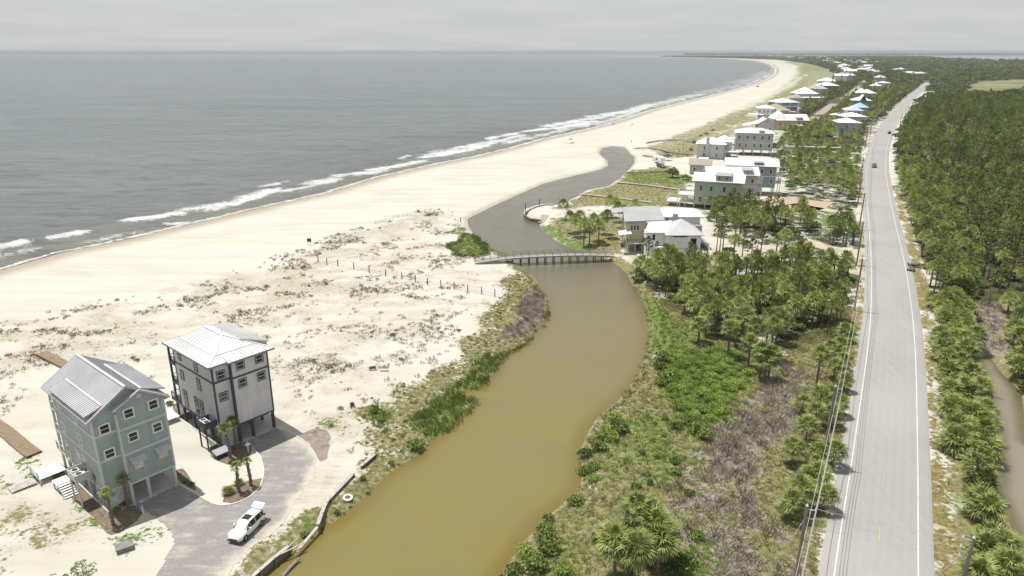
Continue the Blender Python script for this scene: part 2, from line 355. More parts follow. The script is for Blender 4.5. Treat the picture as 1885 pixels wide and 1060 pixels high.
MUD = [([(570,795),(615,795),(612,835),(590,855),(560,875)], 0.0, 3), ([(555,880),(600,840),(640,830),(650,860),(610,905),(575,920),(545,935)], 0.75, 3), ([(1285,470),(1330,420),(1400,420),(1470,440),(1420,480),(1330,500)], 0.6, 6)]

def cover_at(pts):
    """land cover amounts (N, channels) at ground points"""
    out = {c: np.zeros(len(pts)) for c in ('grn', 'dry', 'twg', 'lit', 'ver', 'mar', 'tuft', 'mud')}
    wob = (VN(pts, 0.18, 3) - 0.5) * 2
    def paint(c, poly, amt, soft, z=0.0):
        pl = PXY(poly); lo = pl.min(0) - soft * 2; hi = pl.max(0) + soft * 2
        k = np.where((pts[:, 0] > lo[0]) & (pts[:, 0] < hi[0]) & (pts[:, 1] > lo[1]) & (pts[:, 1] < hi[1]))[0]
        if len(k) == 0: return
        d = sdist(pts[k], pl) + wob[k] * soft
        out[c][k] = np.maximum(out[c][k], amt * sstep(d, -soft, soft))
    for c, poly, amt, soft in COVER: paint(c, poly, amt, soft)
    # both banks of the lagoon south of the footbridge are overgrown down to the water
    k = np.where((pts[:, 1] < 190) & (np.abs(pts[:, 0]) < 80))[0]
    if len(k):
        sdl = -sdist(pts[k], LAGOON); m = (1 - sstep(sdl, 1.5, 4.5)) * (pts[k, 1] < 188); out['dry'][k] = np.maximum(out['dry'][k], .85 * m * (sdl > -3))
    for poly, amt, soft in TUFT: paint('tuft', poly, amt, soft)
    for poly, amt, soft in MUD: paint('mud', poly, amt, soft)
    return out

# ------------------------------------------------------------------ ground
NR, NA = 640, 740
_rr = np.concatenate([np.geomspace(24, 40, 20, endpoint=False), np.geomspace(40, 12600, NR - 20)])
_aa = np.radians(np.linspace(-62, 62, NA))
RR, AA = np.meshgrid(_rr, _aa, indexing='ij')
GP = np.c_[(RR * np.sin(AA)).ravel(), (RR * np.cos(AA)).ravel()]
sd_sea, t_sea = seg_dist(GP, SHORE, False, True)
_in = inside(GP, LAND); sd_sea = np.where(_in, sd_sea, -np.where(_in, 0, seg_dist(GP, LAND, True)))
sd_lag = -sdist(GP, LAGOON); sd_dit = -sdist(GP, DITCH); sd_bay = -sdist(GP, BAY)
gz = np.minimum.reduce([np.clip(WL + 0.055 * sd_sea, -2.2, 0), np.clip(WL + 0.32 * sd_lag, -2.2, 0), np.clip(WL + 0.4 * sd_dit, -2.2, 0), np.clip(WL + 0.02 * sd_bay, -2.2, 0)])
COV = cover_at(GP)
FLAT_PX = [[(60,880),(240,700),(520,660),(610,790),(590,860),(450,1080),(250,1080)]]
flat = np.zeros(len(GP))
for f in FLAT_PX: flat = np.maximum(flat, sstep(sdist(GP, PXY(f)), -6, 2))
d_road = seg_dist(GP, ROAD_C)
flat = np.maximum(flat, 1 - sstep(d_road, 7, 14))
dune = np.clip(COV['tuft'], 0, 1) * (1 - flat)
near = GP[:, 1] < 2500
dz = (VN(GP, 0.10, 4) - 0.42) * 2.2 * dune + (VN(GP, 0.55, 3) - 0.5) * 0.35 * np.clip(dune + 0.5 * np.clip(COV['dry'] + COV['grn'] + COV['twg'], 0, 1) * (1 - flat), 0, 1)
dz += (VN(GP, 0.02, 2) - 0.5) * 0.5 * sstep(sd_sea, 14, 40) * (1 - flat) * near
land_in = sstep(np.minimum.reduce([sd_sea - 4, sd_lag, sd_dit, sd_bay]), 1.0, 7)
gz = gz + dz * land_in
GV = np.c_[GP, gz]
_i = np.arange(NR * NA).reshape(NR, NA)
GF = np.stack([_i[:-1, :-1], _i[:-1, 1:], _i[1:, 1:], _i[1:, :-1]], -1).reshape(-1, 4)[:, ::-1]
# leave out what lies deep under the sea
deep = (sd_sea < -60)
GF = GF[~deep[GF].all(1)]

def ground_material():
    N = NT('ground'); v = N.pos(); A = N.attr('cov_a'); B = N.attr('cov_b'); C = N.attr('cov_c')
    sa = N.n('ShaderNodeSeparateColor'); N.set(sa.inputs[0], A.outputs['Color'])
    sb = N.n('ShaderNodeSeparateColor'); N.set(sb.inputs[0], B.outputs['Color'])
    sc_ = N.n('ShaderNodeSeparateColor'); N.set(sc_.inputs[0], C.outputs['Color'])
    grn, dry, twg = sa.outputs; lit, ver, mar = sb.outputs; tuf, mud, wet = sc_.outputs
    big = N.noise(v, 0.035, 4); mid = N.noise(v, 0.28, 5, 0.6); fine = N.noise(v, 1.7, 5, 0.65); micro = N.noise(v, 7.0, 4, 0.7)
    # sand: cream with faint wind streaks along the shore, greyer and whiter on the lots
    st = N.noise(N.mapv(v, (0.03, 0.22, 1), (0, 0, math.radians(28))), 1.0, 5, 0.6)
    sand = N.mix(N.ramp(st, 0.36, 0.64), (0.380, 0.363, 0.312), (0.430, 0.418, 0.372))
    sand = N.mix(N.math('MULTIPLY', N.ramp(big, 0.42, 0.62), 0.45), sand, (0.460, 0.452, 0.412))
    sand = N.mix(N.math('MULTIPLY', N.ramp(micro, 0.52, 0.75), 0.22), sand, (0.28, 0.24, 0.17))
    # wet sand by the sea
    wn_ = N.math('ADD', wet, N.math('MULTIPLY', N.math('SUBTRACT', N.noise(v, 0.06, 4), 0.5), 0.35))
    wetf = N.ramp(wn_, 0.15, 1.0)
    sand = N.mix(wetf, sand, (0.285, 0.238, 0.180))
    # churned sand with vehicle tracks
    tr = N.noise(N.mapv(v, (0.12, 1.6, 1), (0, 0, math.radians(-52))), 1.0, 4, 0.6)
    mcol = N.mix(N.ramp(tr, 0.40, 0.62), (0.42, 0.345, 0.26), (0.24, 0.19, 0.14))
    def lay(base, f, col, k=5.0, n=None):
        """patchy layer: the amount is compared with noise, so the edge breaks up into clumps"""
        n = n if n is not None else N.math('ADD', N.math('MULTIPLY', mid, 0.5), N.math('MULTIPLY', fine, 0.5))
        d = N.math('SUBTRACT', f, N.ramp(n, 0.30, 0.70))
        return N.mix(N.math('MULTIPLY_ADD', d, k, 0.35, clamp=True), base, col)
    c = N.mix(N.math('MULTIPLY', mud, N.ramp(mid, 0.35, 0.6)), sand, mcol)
    gvar = N.mix(N.ramp(fine, 0.35, 0.68), (0.068, 0.100, 0.024), (0.170, 0.215, 0.062))
    dvar = N.mix(N.ramp(fine, 0.32, 0.7), (0.105, 0.100, 0.040), (0.265, 0.235, 0.130))
    dvar = N.mix(N.math('MULTIPLY', N.ramp(mid, 0.45, 0.65), 0.6), dvar, (0.150, 0.172, 0.055))
    tvar = N.mix(N.ramp(N.noise(N.mapv(v, (1, 2.2, 1)), 1.1, 5, 0.7), 0.36, 0.66), (0.120, 0.102, 0.078), (0.31, 0.275, 0.235))
    vvar = N.mix(N.ramp(fine, 0.34, 0.66), (0.115, 0.098, 0.028), (0.235, 0.195, 0.095))
    vvar = N.mix(N.ramp(N.noise(v, 0.45, 4, 0.6), 0.57, 0.66), vvar, (0.37, 0.32, 0.24))
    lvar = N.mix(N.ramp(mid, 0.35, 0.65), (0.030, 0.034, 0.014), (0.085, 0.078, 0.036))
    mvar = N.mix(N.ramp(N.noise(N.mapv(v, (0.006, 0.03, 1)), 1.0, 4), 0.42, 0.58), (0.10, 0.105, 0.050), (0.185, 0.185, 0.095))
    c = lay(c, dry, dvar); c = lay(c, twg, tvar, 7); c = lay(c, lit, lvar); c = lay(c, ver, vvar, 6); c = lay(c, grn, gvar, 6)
    c = N.mix(mar, c, mvar)
    # sparse dune plants: clumps of small dark specks
    spot = N.n('ShaderNodeTexVoronoi'); N.set(spot.inputs['Vector'], v); spot.inputs['Scale'].default_value = 1.25; spot.inputs['Randomness'].default_value = 1
    clump = N.ramp(N.math('ADD', N.math('MULTIPLY', N.noise(N.mapv(v, (0.8, 1.3, 1), (0, 0, math.radians(30))), 0.13, 5, 0.68, 0.5), 0.95), N.math('MULTIPLY', tuf, 0.30)), 0.56, 0.76)
    size = N.math('MULTIPLY', N.math('MULTIPLY', clump, N.ramp(fine, 0.38, 0.62)), 0.40)
    speck = N.math('MULTIPLY', N.math('MULTIPLY_ADD', N.math('SUBTRACT', size, spot.outputs['Distance']), 6.0, 0.25, clamp=True), N.ramp(tuf, 0.03, 0.2))
    straw = N.math('MULTIPLY', N.math('MULTIPLY', clump, N.ramp(micro, 0.42, 0.62)), N.math('MULTIPLY', N.ramp(tuf, 0.05, 0.3), 0.85))
    c = N.mix(straw, c, (0.215, 0.178, 0.105))
    c = N.mix(speck, c, N.mix(N.ramp(mid, 0.4, 0.6), (0.075, 0.070, 0.032), (0.12, 0.085, 0.050)))
    rough = N.math('SUBTRACT', 0.95, N.math('MULTIPLY', wetf, 0.55))
    hgt = N.math('ADD', N.math('MULTIPLY', fine, 0.6), N.math('MULTIPLY', micro, 0.35))
    hgt = N.math('ADD', hgt, N.math('MULTIPLY', N.math('MULTIPLY', tr, mud), 0.9))
    veg = N.math('ADD', N.math('ADD', grn, dry), N.math('ADD', N.math('ADD', twg, lit), N.math('ADD', ver, mud)), clamp=True)
    N.bump(hgt, N.math('MULTIPLY_ADD', veg, 0.65, 0.16), 0.35)
    return N.done(c, rough, 0.2)
G_ME = npmesh('ground', GV, GF, ground_material(), True)
wetv = np.clip(1.05 - np.abs(sd_sea) / 13.0, 0, 1) * (sd_sea > -40); wetv = np.maximum(wetv, np.clip(0.85 - sd_lag / 3.0, 0, 0.62) * (sd_lag < 4))
for nm, chs in (('cov_a', ('grn', 'dry', 'twg')), ('cov_b', ('lit', 'ver', 'mar')), ('cov_c', ('tuft', 'mud', None))):
    at = G_ME.attributes.new(nm, 'FLOAT_COLOR', 'POINT')
    at.data.foreach_set('color', np.c_[tuple(COV[c] if c else wetv for c in chs) + (np.ones(len(GP)),)].astype(np.float32).ravel())
tag(link('ground', G_ME), kind='structure')

def ground_z(x, y):
    r = math.hypot(x, y); a = math.atan2(x, y)
    i = min(max(np.searchsorted(_rr, r) - 1, 0), NR - 2); j = min(max(int((a - _aa[0]) / (_aa[1] - _aa[0])), 0), NA - 2)
    return float(GV[i * NA + j][2])

# ------------------------------------------------------------------ sea
SR, SA = 560, 620
s_r = np.geomspace(60, 12600, SR); s_a = np.radians(np.linspace(-75, 60, SA))
RR2, AA2 = np.meshgrid(s_r, s_a, indexing='ij')
SPT = np.c_[(RR2 * np.sin(AA2)).ravel(), (RR2 * np.cos(AA2)).ravel()]
s_sd, s_t = seg_dist(SPT, SHORE, False, True)
s_in = inside(SPT, LAND); s_sd = np.where(s_in, -s_sd, s_sd)          # positive = out at sea
wave_env = np.exp(-np.clip(s_sd, 0, None) / 90) * sstep(s_sd, 2, 22)
ph = s_sd / 3.6 + (VN(SPT, 0.012, 2) - 0.5) * 16 + s_t * 0.004
crest = np.clip(np.sin(ph), -0.4, 1) ** 1
sz = WL + wave_env * (0.42 * crest * (0.3 + VN(SPT, 0.03, 2))) * (RR2.ravel() < 1500)
FOAM = [([(-60,468),(0,455),(40,447)], 1.0, 2.2), ([(92,438),(150,428)], 1.0, 2.2), ([(-40,482),(0,470),(60,458)], 0.55, 3), ([(238,405),(290,400),(325,394)], 1.0, 2.6), ([(312,411),(336,412)], 0.9, 1.6), ([(160,445),(240,428)], 0.5, 3),
 ([(355,385),(430,373),(500,348)], 0.75, 4), ([(430,376),(470,362),(512,346)], 1.0, 2.6), ([(480,345),(530,333)], 0.9, 1.8), ([(515,352),(560,345),(620,330)], 0.85, 3), ([(560,340),(610,327),(660,318)], 0.8, 3.5), ([(620,322),(690,317)], 1.0, 2.8), ([(690,312),(730,307),(775,297)], 0.9, 3), ([(660,321),(720,312)], 0.7, 4),
 ([(735,292),(750,287)], 0.8, 1.5), ([(790,279),(812,276)], 0.9, 2), ([(780,290),(850,278),(905,266)], 1.0, 3.2), ([(790,285),(840,275),(890,262)], 0.75, 4), ([(850,270),(900,262),(960,250)], 0.85, 4), ([(900,255),(960,243),(1000,237)], 0.9, 3), ([(930,262),(1000,248),(1040,238)], 0.7, 4),
 ([(985,240),(1050,232),(1095,222)], 1.0, 4), ([(1010,232),(1080,220),(1140,208)], 0.9, 5), ([(1060,235),(1120,222),(1170,207)], 0.7, 5), ([(1090,214),(1150,205),(1200,193)], 1.0, 5), ([(1140,208),(1200,195),(1260,180)], 0.8, 6), ([(1180,196),(1240,184),(1290,173)], 1.0, 6), ([(1250,180),(1310,168),(1350,158)], 0.8, 8), ([(1290,170),(1340,161),(1385,150)], 1.0, 8), ([(1340,160),(1395,146),(1420,138)], 0.8, 12), ([(1360,152),(1400,142),(1412,132)], 1.0, 14)]
foam = np.zeros(len(SPT))
for pl, amt, wd in FOAM:
    l = PXY(pl, WL); l = spline(l, 6); wd = wd * max(1.0, (l[0][1] / 330) ** .5)
    lo = l.min(0) - 6 * wd; hi = l.max(0) + 6 * wd
    k = np.where((SPT[:, 0] > lo[0]) & (SPT[:, 0] < hi[0]) & (SPT[:, 1] > lo[1]) & (SPT[:, 1] < hi[1]))[0]
    d = seg_dist(SPT[k], l) + (VN(SPT[k], 0.15, 3) - 0.5) * wd * 2
    foam[k] = np.maximum(foam[k], amt * (1 - .5 * sstep(np.array([l[0][1]]), 420, 900)[0]) * (1 - sstep(d, wd * 0.1, wd * 2.1)))
fd_ = 1 - .62 * sstep(SPT[:, 1], 380, 900)
band = fd_ * np.exp(-((s_sd - 13 - 6 * (VN(SPT, 0.01, 2) - 0.5)) / 11) ** 2) * sstep(SPT[:, 1], 160, 320) * 0.27
foam = np.maximum(foam, band * (0.45 + 1.0 * VN(SPT, 0.035, 2)))
lace = np.exp(-((s_sd - 0.6 - 2.2 * (VN(SPT, 0.05, 2) - 0.4)) / np.maximum(0.75, SPT[:, 1] / 420)) ** 2)
foam = np.clip(foam, 0, 1)
sz += foam * 0.10 * (s_sd > 4) * (RR2.ravel() < 800)
_i = np.arange(SR * SA).reshape(SR, SA)
SFc = np.stack([_i[:-1, :-1], _i[:-1, 1:], _i[1:, 1:], _i[1:, :-1]], -1).reshape(-1, 4)[:, ::-1]
SFc = SFc[(s_sd > -22)[SFc].any(1)]
SFc = SFc[~(inside(SPT, BAY)[SFc].all(1))]
def sea_material():
    N = NT('sea_water'); v = N.pos(); a = N.attr('sea_a'); s = N.n('ShaderNodeSeparateColor'); N.set(s.inputs[0], a.outputs['Color'])
    fm, sh, al = s.outputs
    w1 = N.noise(N.mapv(v, (0.17, 0.62, 1), (0, 0, math.radians(-58))), 0.42, 5, 0.62, 0.6); w2 = N.noise(N.mapv(v, (0.8, 1.7, 1), (0, 0, math.radians(-33))), 0.9, 4, 0.6)
    w3 = N.noise(N.mapv(v, (0.012, 0.035, 1), (0, 0, math.radians(20))), 0.6, 4)
    sw = N.noise(N.mapv(v, (0.010, 0.075, 1), (0, 0, math.radians(-62))), 1.0, 3, 0.5, 0.3)
    deep = N.mix(N.ramp(w3, 0.38, 0.62), (0.088, 0.104, 0.107), (0.108, 0.124, 0.126))
    c = N.mix(N.math('MULTIPLY', sh, 0.9), deep, (0.115, 0.105, 0.068))
    c = N.mix(N.math('MULTIPLY', N.ramp(w1, 0.48, 0.68), 0.8), c, (0.034, 0.044, 0.045))
    c = N.mix(N.math('MULTIPLY', N.ramp(sw, 0.53, 0.66), 0.5), c, (0.040, 0.052, 0.050))
    lacy = N.noise(N.mapv(v, (0.4, 1.0, 1), (0, 0, math.radians(-61))), 0.9, 7, 0.75, 1.2)
    sdm = N.math('SUBTRACT', N.math('MULTIPLY', al, 40.0), 10.0)
    ln = N.noise(v, 0.11, 4, 0.6); edge = N.math('ABSOLUTE', N.math('SUBTRACT', sdm, N.math('MULTIPLY', ln, 3.2)))
    ew = N.math('MULTIPLY_ADD', N.n('ShaderNodeSeparateXYZ', {0: v}).outputs[1], 0.0022, 0.35)
    lace = N.math('MULTIPLY', N.math('SUBTRACT', 1.0, N.math('DIVIDE', edge, N.math('MULTIPLY', ew, 2.2)), clamp=True), 0.9)
    e2 = N.math('ABSOLUTE', N.math('SUBTRACT', N.math('SUBTRACT', sdm, 7.0), N.math('MULTIPLY', N.noise(v, 0.05, 4, 0.6), 9.0)))
    lace = N.math('MAXIMUM', lace, N.math('MULTIPLY', N.math('SUBTRACT', 1.0, N.math('DIVIDE', e2, N.math('MULTIPLY', ew, 3.0)), clamp=True), N.ramp(N.noise(v, 0.022, 2), 0.45, 0.62)))
    fm = N.math('MAXIMUM', fm, lace)
    ff = N.math('MULTIPLY_ADD', N.math('SUBTRACT', fm, N.ramp(lacy, 0.28, 0.72)), 2.3, 0.22, clamp=True)
    ff = N.math('MULTIPLY', ff, N.ramp(fm, 0.03, 0.22))
    c = N.mix(ff, c, N.mix(N.ramp(w2, 0.3, 0.7), (0.40, 0.42, 0.42), (0.58, 0.59, 0.58)))
    hgt = N.math('ADD', N.math('MULTIPLY', sw, 2.5), N.math('ADD', N.math('MULTIPLY', w1, 1.0), N.math('MULTIPLY', w2, 0.35))); N.bump(hgt, 0.9, 1.4)
    N.set(N.b.inputs['IOR'], 1.33)
    return N.done(c, N.math('MULTIPLY_ADD', ff, 0.6, 0.16), 0.5)
S_ME = npmesh('sea', np.c_[SPT, sz], SFc, sea_material(), True)
at = S_ME.attributes.new('sea_a', 'FLOAT_COLOR', 'POINT')
shal = np.exp(-np.clip(s_sd, 0, None) / 22)
at.data.foreach_set('color', np.c_[foam, shal, np.clip((s_sd + 10) / 40, 0, 1), np.ones(len(SPT))].astype(np.float32).ravel())
tag(link('sea', S_ME), kind='structure')

# ------------------------------------------------------------------ lagoon, ditch, bay
def water_sheet(name, poly, grow, step, colour_fn, matr):
    poly = np.asarray(poly); lo = poly.min(0) - grow; hi = poly.max(0) + grow
    nx = int((hi[0] - lo[0]) / step) + 2; ny = int((hi[1] - lo[1]) / step) + 2
    gx, gy = np.meshgrid(np.linspace(lo[0], hi[0], nx), np.linspace(lo[1], hi[1], ny), indexing='ij')
    p = np.c_[gx.ravel(), gy.ravel()]; sd = sdist(p, poly)
    i = np.arange(nx * ny).reshape(nx, ny); f = np.stack([i[:-1, :-1], i[1:, :-1], i[1:, 1:], i[:-1, 1:]], -1).reshape(-1, 4)
    f = f[(sd > -grow)[f].any(1)]
    me = npmesh(name, np.c_[p, np.full(len(p), WL + 0.003)], f, matr, True)
    at = me.attributes.new('bank', 'FLOAT', 'POINT'); at.data.foreach_set('value', colour_fn(sd, p).astype(np.float32))
    return tag(link(name, me), kind='structure')
def pond_material(name, deep, mid, shallow, rough=0.12, bs=0.2, clear=None):
    N = NT(name); v = N.pos(); f = N.attr('bank').outputs['Fac']
    n = N.noise(v, 0.05, 4); f2 = N.math('ADD', f, N.math('MULTIPLY', N.math('SUBTRACT', n, 0.5), 0.25))
    c = N.mix(N.ramp(f2, 0.05, 0.42), shallow, mid); c = N.mix(N.ramp(f2, 0.4, 1.0), c, deep)
    if clear:
        sy = N.n('ShaderNodeSeparateXYZ'); N.set(sy.inputs[0], v); c = N.mix(N.ramp(N.math('ADD', sy.outputs[1], N.math('MULTIPLY', N.math('SUBTRACT', n, 0.5), 60)), 55.0, 215.0), c, clear)
    w1 = N.noise(N.mapv(v, (0.5, 1.5, 1), (0, 0, math.radians(12))), 1.6, 4, 0.65); w2 = N.noise(v, 0.12, 3)
    N.bump(N.math('ADD', w1, N.math('MULTIPLY', w2, 0.6)), bs, 0.35); N.set(N.b.inputs['IOR'], 1.33)
    c = N.mix(N.math('MULTIPLY', N.ramp(N.noise(N.mapv(v, (0.04, 0.11, 1), (0, 0, math.radians(25))), 1.0, 5, 0.6, 0.6), 0.42, 0.66), 0.28), c, (0.125, 0.115, 0.070)) if clear else c
    return N.done(c, N.math('MULTIPLY_ADD', N.ramp(w2, 0.4, 0.62), 0.16, rough * 0.6), 0.5)
water_sheet('lagoon', LAGOON, 1.6, 0.8, lambda sd, p: np.clip(sd / 6.0, 0, 1), pond_material('lagoon_water', (0.158, 0.134, 0.044), (0.156, 0.129, 0.038), (0.132, 0.098, 0.020), clear=(0.100, 0.093, 0.072)))
water_sheet('ditch_pond', DITCH, 1.6, 0.6, lambda sd, p: np.clip(sd / 5.0, 0, 1), pond_material('ditch_water', (0.195, 0.180, 0.145), (0.175, 0.158, 0.118), (0.10, 0.085, 0.045), 0.15))
_b = MB(); _b.add([(x, y, WL + 0.004) for x, y in BAY], [tuple(range(len(BAY)))])
tag(_b.build('bay', pond_material('bay_water', (0.235, 0.235, 0.255), (0.235, 0.235, 0.255), (0.235, 0.235, 0.255), 0.3, 0.3)), kind='structure')
# low far shore behind the bay
_h = MB()
_fs = [(2800, 12000), (4400, 11900), (6000, 11400), (7700, 10500), (9500, 9300), (11500, 7600)]
for k in range(len(_fs) - 1):
    a, b = Vector((*_fs[k], 0)), Vector((*_fs[k + 1], 0)); m = 12
    for j in range(m):
        p, q = a.lerp(b, j / m), a.lerp(b, (j + 1) / m); out = Vector((p.x, p.y, 0)).normalized() * 900
        h0, h1 = 16 + 14 * VN(np.array([[p.x, p.y]]), 0.0016, 3)[0], 16 + 14 * VN(np.array([[q.x, q.y]]), 0.0016, 3)[0]
        _h.add([p + Vector((0, 0, -1)), q + Vector((0, 0, -1)), q + out * 0.1 + Vector((0, 0, h1)), p + out * 0.1 + Vector((0, 0, h0)), q + out + Vector((0, 0, h1)), p + out + Vector((0, 0, h0))], [(0, 1, 2, 3), (3, 2, 4, 5)])
tag(_h.build('hills', mat('far_wood', (0.045, 0.055, 0.030), 0.95, 0.1, scale=0.01)), kind='structure')
# sandbar off the cape
_s = MB(); _sb = PXY([(1118,104.6),(1150,104.9),(1190,104.9),(1212,105.0),(1190,104.3),(1150,104.1)], WL)
_s.prism([tuple(p) for p in _sb], WL - 0.5, WL + 0.5); tag(_s.build('sandbar', mat('bar_sand', (0.40, 0.37, 0.29), 0.9, 0.1)), kind='structure')

# ------------------------------------------------------------------ road
def ribbon(name, a, b, z, matr, kind='structure', parent=None):
    n = len(a); V = np.r_[np.c_[a, np.full(n, z)], np.c_[b, np.full(n, z)]]
    F = np.array([(i, i + n, i + n + 1, i + 1) for i in range(n - 1)])
    return tag(link(name, npmesh(name, V, F, matr, False), parent), kind=kind)
def asphalt():
    N = NT('asphalt'); v = N.pos(); at = N.attr('across').outputs['Fac']
    a = N.noise(v, 0.05, 4, 0.6); g = N.noise(v, 9.0, 4, 0.7); s = N.noise(N.mapv(v, (1.1, 0.06, 1), (0, 0, math.radians(-25))), 1.0, 4, 0.6)
    c = N.mix(N.ramp(a, 0.35, 0.65), (0.242, 0.236, 0.233), (0.272, 0.265, 0.261)); c = N.mix(N.math('MULTIPLY', N.ramp(s, 0.4, 0.65), 0.35), c, (0.285, 0.277, 0.271))
    c = N.mix(N.math('MULTIPLY', N.ramp(g, 0.45, 0.7), 0.25), c, (0.17, 0.165, 0.165))
    # paler worn wheel tracks, darker strip between them
    trk = N.math('ABSOLUTE', N.math('SINE', N.math('MULTIPLY', at, 3.0)))
    c = N.mix(N.math('MULTIPLY', N.ramp(trk, 0.6, 1.0), 0.15), c, (0.30, 0.292, 0.286)); N.bump(g, 0.12, 0.02)
    return N.done(c, 0.82, 0.3)
_n = len(ROAD_C); offs = np.linspace(-ROAD_HALF, ROAD_HALF, 11)
_jit = (VN(ROAD_C, 1.7, 3) - 0.5) * 0.5
rows = [offset_line(ROAD_C, o) for o in offs]
rows[0] = offset_line(ROAD_C, -ROAD_HALF - 0.0); V = np.vstack([np.c_[r, np.full(_n, 0.06 + 0.06 * (1 - abs(o) / ROAD_HALF))] for r, o in zip(rows, offs)])
skl = offset_line(ROAD_C, -ROAD_HALF - 0.55); skr = offset_line(ROAD_C, ROAD_HALF + 0.55)
V = np.vstack([np.c_[skl, np.full(_n, -0.12)], V, np.c_[skr, np.full(_n, -0.12)]]); K = len(offs) + 2
Fr = np.array([(k * _n + i, (k + 1) * _n + i, (k + 1) * _n + i + 1, k * _n + i + 1) for k in range(K - 1) for i in range(_n - 1)])
r_me = npmesh('road', V, Fr, asphalt(), True); at = r_me.attributes.new('across', 'FLOAT', 'POINT'); at.data.foreach_set('value', np.repeat(np.r_[-5.5, offs, 5.5], _n).astype(np.float32))
tag(link('road', r_me), kind='structure')
def worn_paint(name, col, cut):
    N = NT(name); v = N.pos(); g = N.noise(v, 5.0, 4, 0.7); b = N.noise(v, 0.3, 3)
    c = N.mix(N.ramp(N.math('ADD', N.math('MULTIPLY', g, 0.6), N.math('MULTIPLY', b, 0.4)), cut, cut + 0.16), col, (0.27, 0.255, 0.245)); return N.done(c, 0.7, 0.3)
wp = worn_paint('white_line', (0.52, 0.51, 0.49), 0.50); yp = worn_paint('yellow_line', (0.36, 0.31, 0.14), 0.46)
def zc(o): return 0.06 + 0.06 * (1 - abs(o) / ROAD_HALF) + 0.006
for s in (-1, 1):
    o = s * 3.72
    if s < 0: o = -3.75
    ribbon('edge_line', offset_line(ROAD_C, o - 0.06), offset_line(ROAD_C, o + 0.06), zc(o) + 0.002, wp)
_cl = resample(ROAD_C, int(np.linalg.norm(np.diff(ROAD_C, axis=0), axis=1).sum() / 1.0))
_dash = MB(); L, R_ = offset_line(_cl, -0.06), offset_line(_cl, 0.06)
for i in range(0, min(len(_cl) - 4, 900), 12):
    for j in range(3): _dash.add([(*L[i + j], 0.128), (*R_[i + j], 0.128), (*R_[i + j + 1], 0.128), (*L[i + j + 1], 0.128)], [(0, 1, 2, 3)])
tag(_dash.build('centre_line', yp), kind='structure')

def sheet(name, poly, z, matr, th=0.0, kind='structure'):
    b = MB(); b.prism([tuple(p) for p in poly], z - 0.25, z)
    return tag(b.build(name, matr), kind=kind)
def ccw(p):
    p = np.asarray(p); a = np.sum(p[:, 0] * np.roll(p[:, 1], -1) - np.roll(p[:, 0], -1) * p[:, 1]); return p if a > 0 else p[::-1]
def loop_spline(p, step):
    p = np.asarray(p); q = np.vstack([p, p[:1]]); return spline(q, step)[:-1]
# driveway of grey pavers shared by the two near houses
def pavers():
    N = NT('driveway_paver'); v = N.pos()
    br = N.n('ShaderNodeTexBrick'); N.set(br.inputs['Vector'], N.mapv(v, (1, 1, 1), (0, 0, math.radians(41))))
    br.inputs['Scale'].default_value = 2.2; br.inputs['Mortar Size'].default_value = 0.02; br.inputs['Color1'].default_value = (0.205, 0.200, 0.205, 1); br.inputs['Color2'].default_value = (0.165, 0.160, 0.168, 1); br.inputs['Mortar'].default_value = (0.26, 0.24, 0.21, 1)
    n = N.noise(v, 0.35, 5, 0.65); st = N.noise(N.mapv(v, (0.25, 1.3, 1), (0, 0, math.radians(-40))), 0.8, 5, 0.7)
    sandy = N.math('MULTIPLY', N.ramp(N.math('ADD', N.math('MULTIPLY', n, 0.5), N.math('MULTIPLY', st, 0.5)), 0.47, 0.66), 0.62)
    ed = N.attr('edge').outputs['Fac']
    sandy = N.math('MAXIMUM', sandy, N.ramp(N.math('ADD', ed, N.math('MULTIPLY', N.math('SUBTRACT', n, 0.5), 1.2)), 0.45, 1.0))
    c = N.mix(sandy, br.outputs['Color'], (0.40, 0.37, 0.31)); N.bump(N.noise(v, 8, 3), 0.2, 0.02)
    return N.done(c, 0.9, 0.25)
DRV_PX = [(245.3,929.5),(330,891.5),(364,912),(392,927),(412,931),(440,925),(463,913),(478,897),(485,878),(485,860),(478,838),(464,824),(444,815.5),(508,787),(545,803),(572,822),(584,843),(577,880),(557,904),(540,932),(519,968),(500,985),(470,1003),(452,1020),(430,1045),(395,1100),(330,1200),(230,1200),(285,1065),(303,1030),(321,1000),(312,976),(284,951)]
DRV = ccw(PXY(DRV_PX))
def drive_mesh():
    p = DRV; lo = p.min(0); hi = p.max(0); st = 0.3
    nx = int((hi[0] - lo[0]) / st); ny = int((hi[1] - lo[1]) / st)
    gx, gy = np.meshgrid(np.linspace(lo[0], hi[0], nx), np.linspace(lo[1], hi[1], ny), indexing='ij'); q = np.c_[gx.ravel(), gy.ravel()]; sd = sdist(q, p)
    i = np.arange(nx * ny).reshape(nx, ny); f = np.stack([i[:-1, :-1], i[1:, :-1], i[1:, 1:], i[:-1, 1:]], -1).reshape(-1, 4); f = f[(sd > -0.1)[f].all(1)]
    me = npmesh('driveway', np.c_[q, np.full(len(q), 0.035)], f, pavers()); at = me.attributes.new('edge', 'FLOAT', 'POINT')
    # blown sand lies along the outer side, not at the garages
    far_side = sstep(seg_dist(q, PXY([(545,803),(584,843),(557,904),(519,968),(430,1045)])), 7, 0) * 0.9
    at.data.foreach_set('value', np.clip(far_side * np.clip(1 - sd / 4.5, 0, 1) + np.clip(0.5 - sd / 0.8, 0, 0.5), 0, 1).astype(np.float32)); return me
tag(link('driveway', drive_mesh()), kind='structure')
mulch = mat('mulch', (0.155, 0.122, 0.092), 0.95, 0.1, var=0.25, scale=2.5, bump=0.5)
gravel_m = mat('grey_gravel', (0.205, 0.175, 0.150), 0.95, 0.1, var=0.2, scale=1.2, bump=0.5)
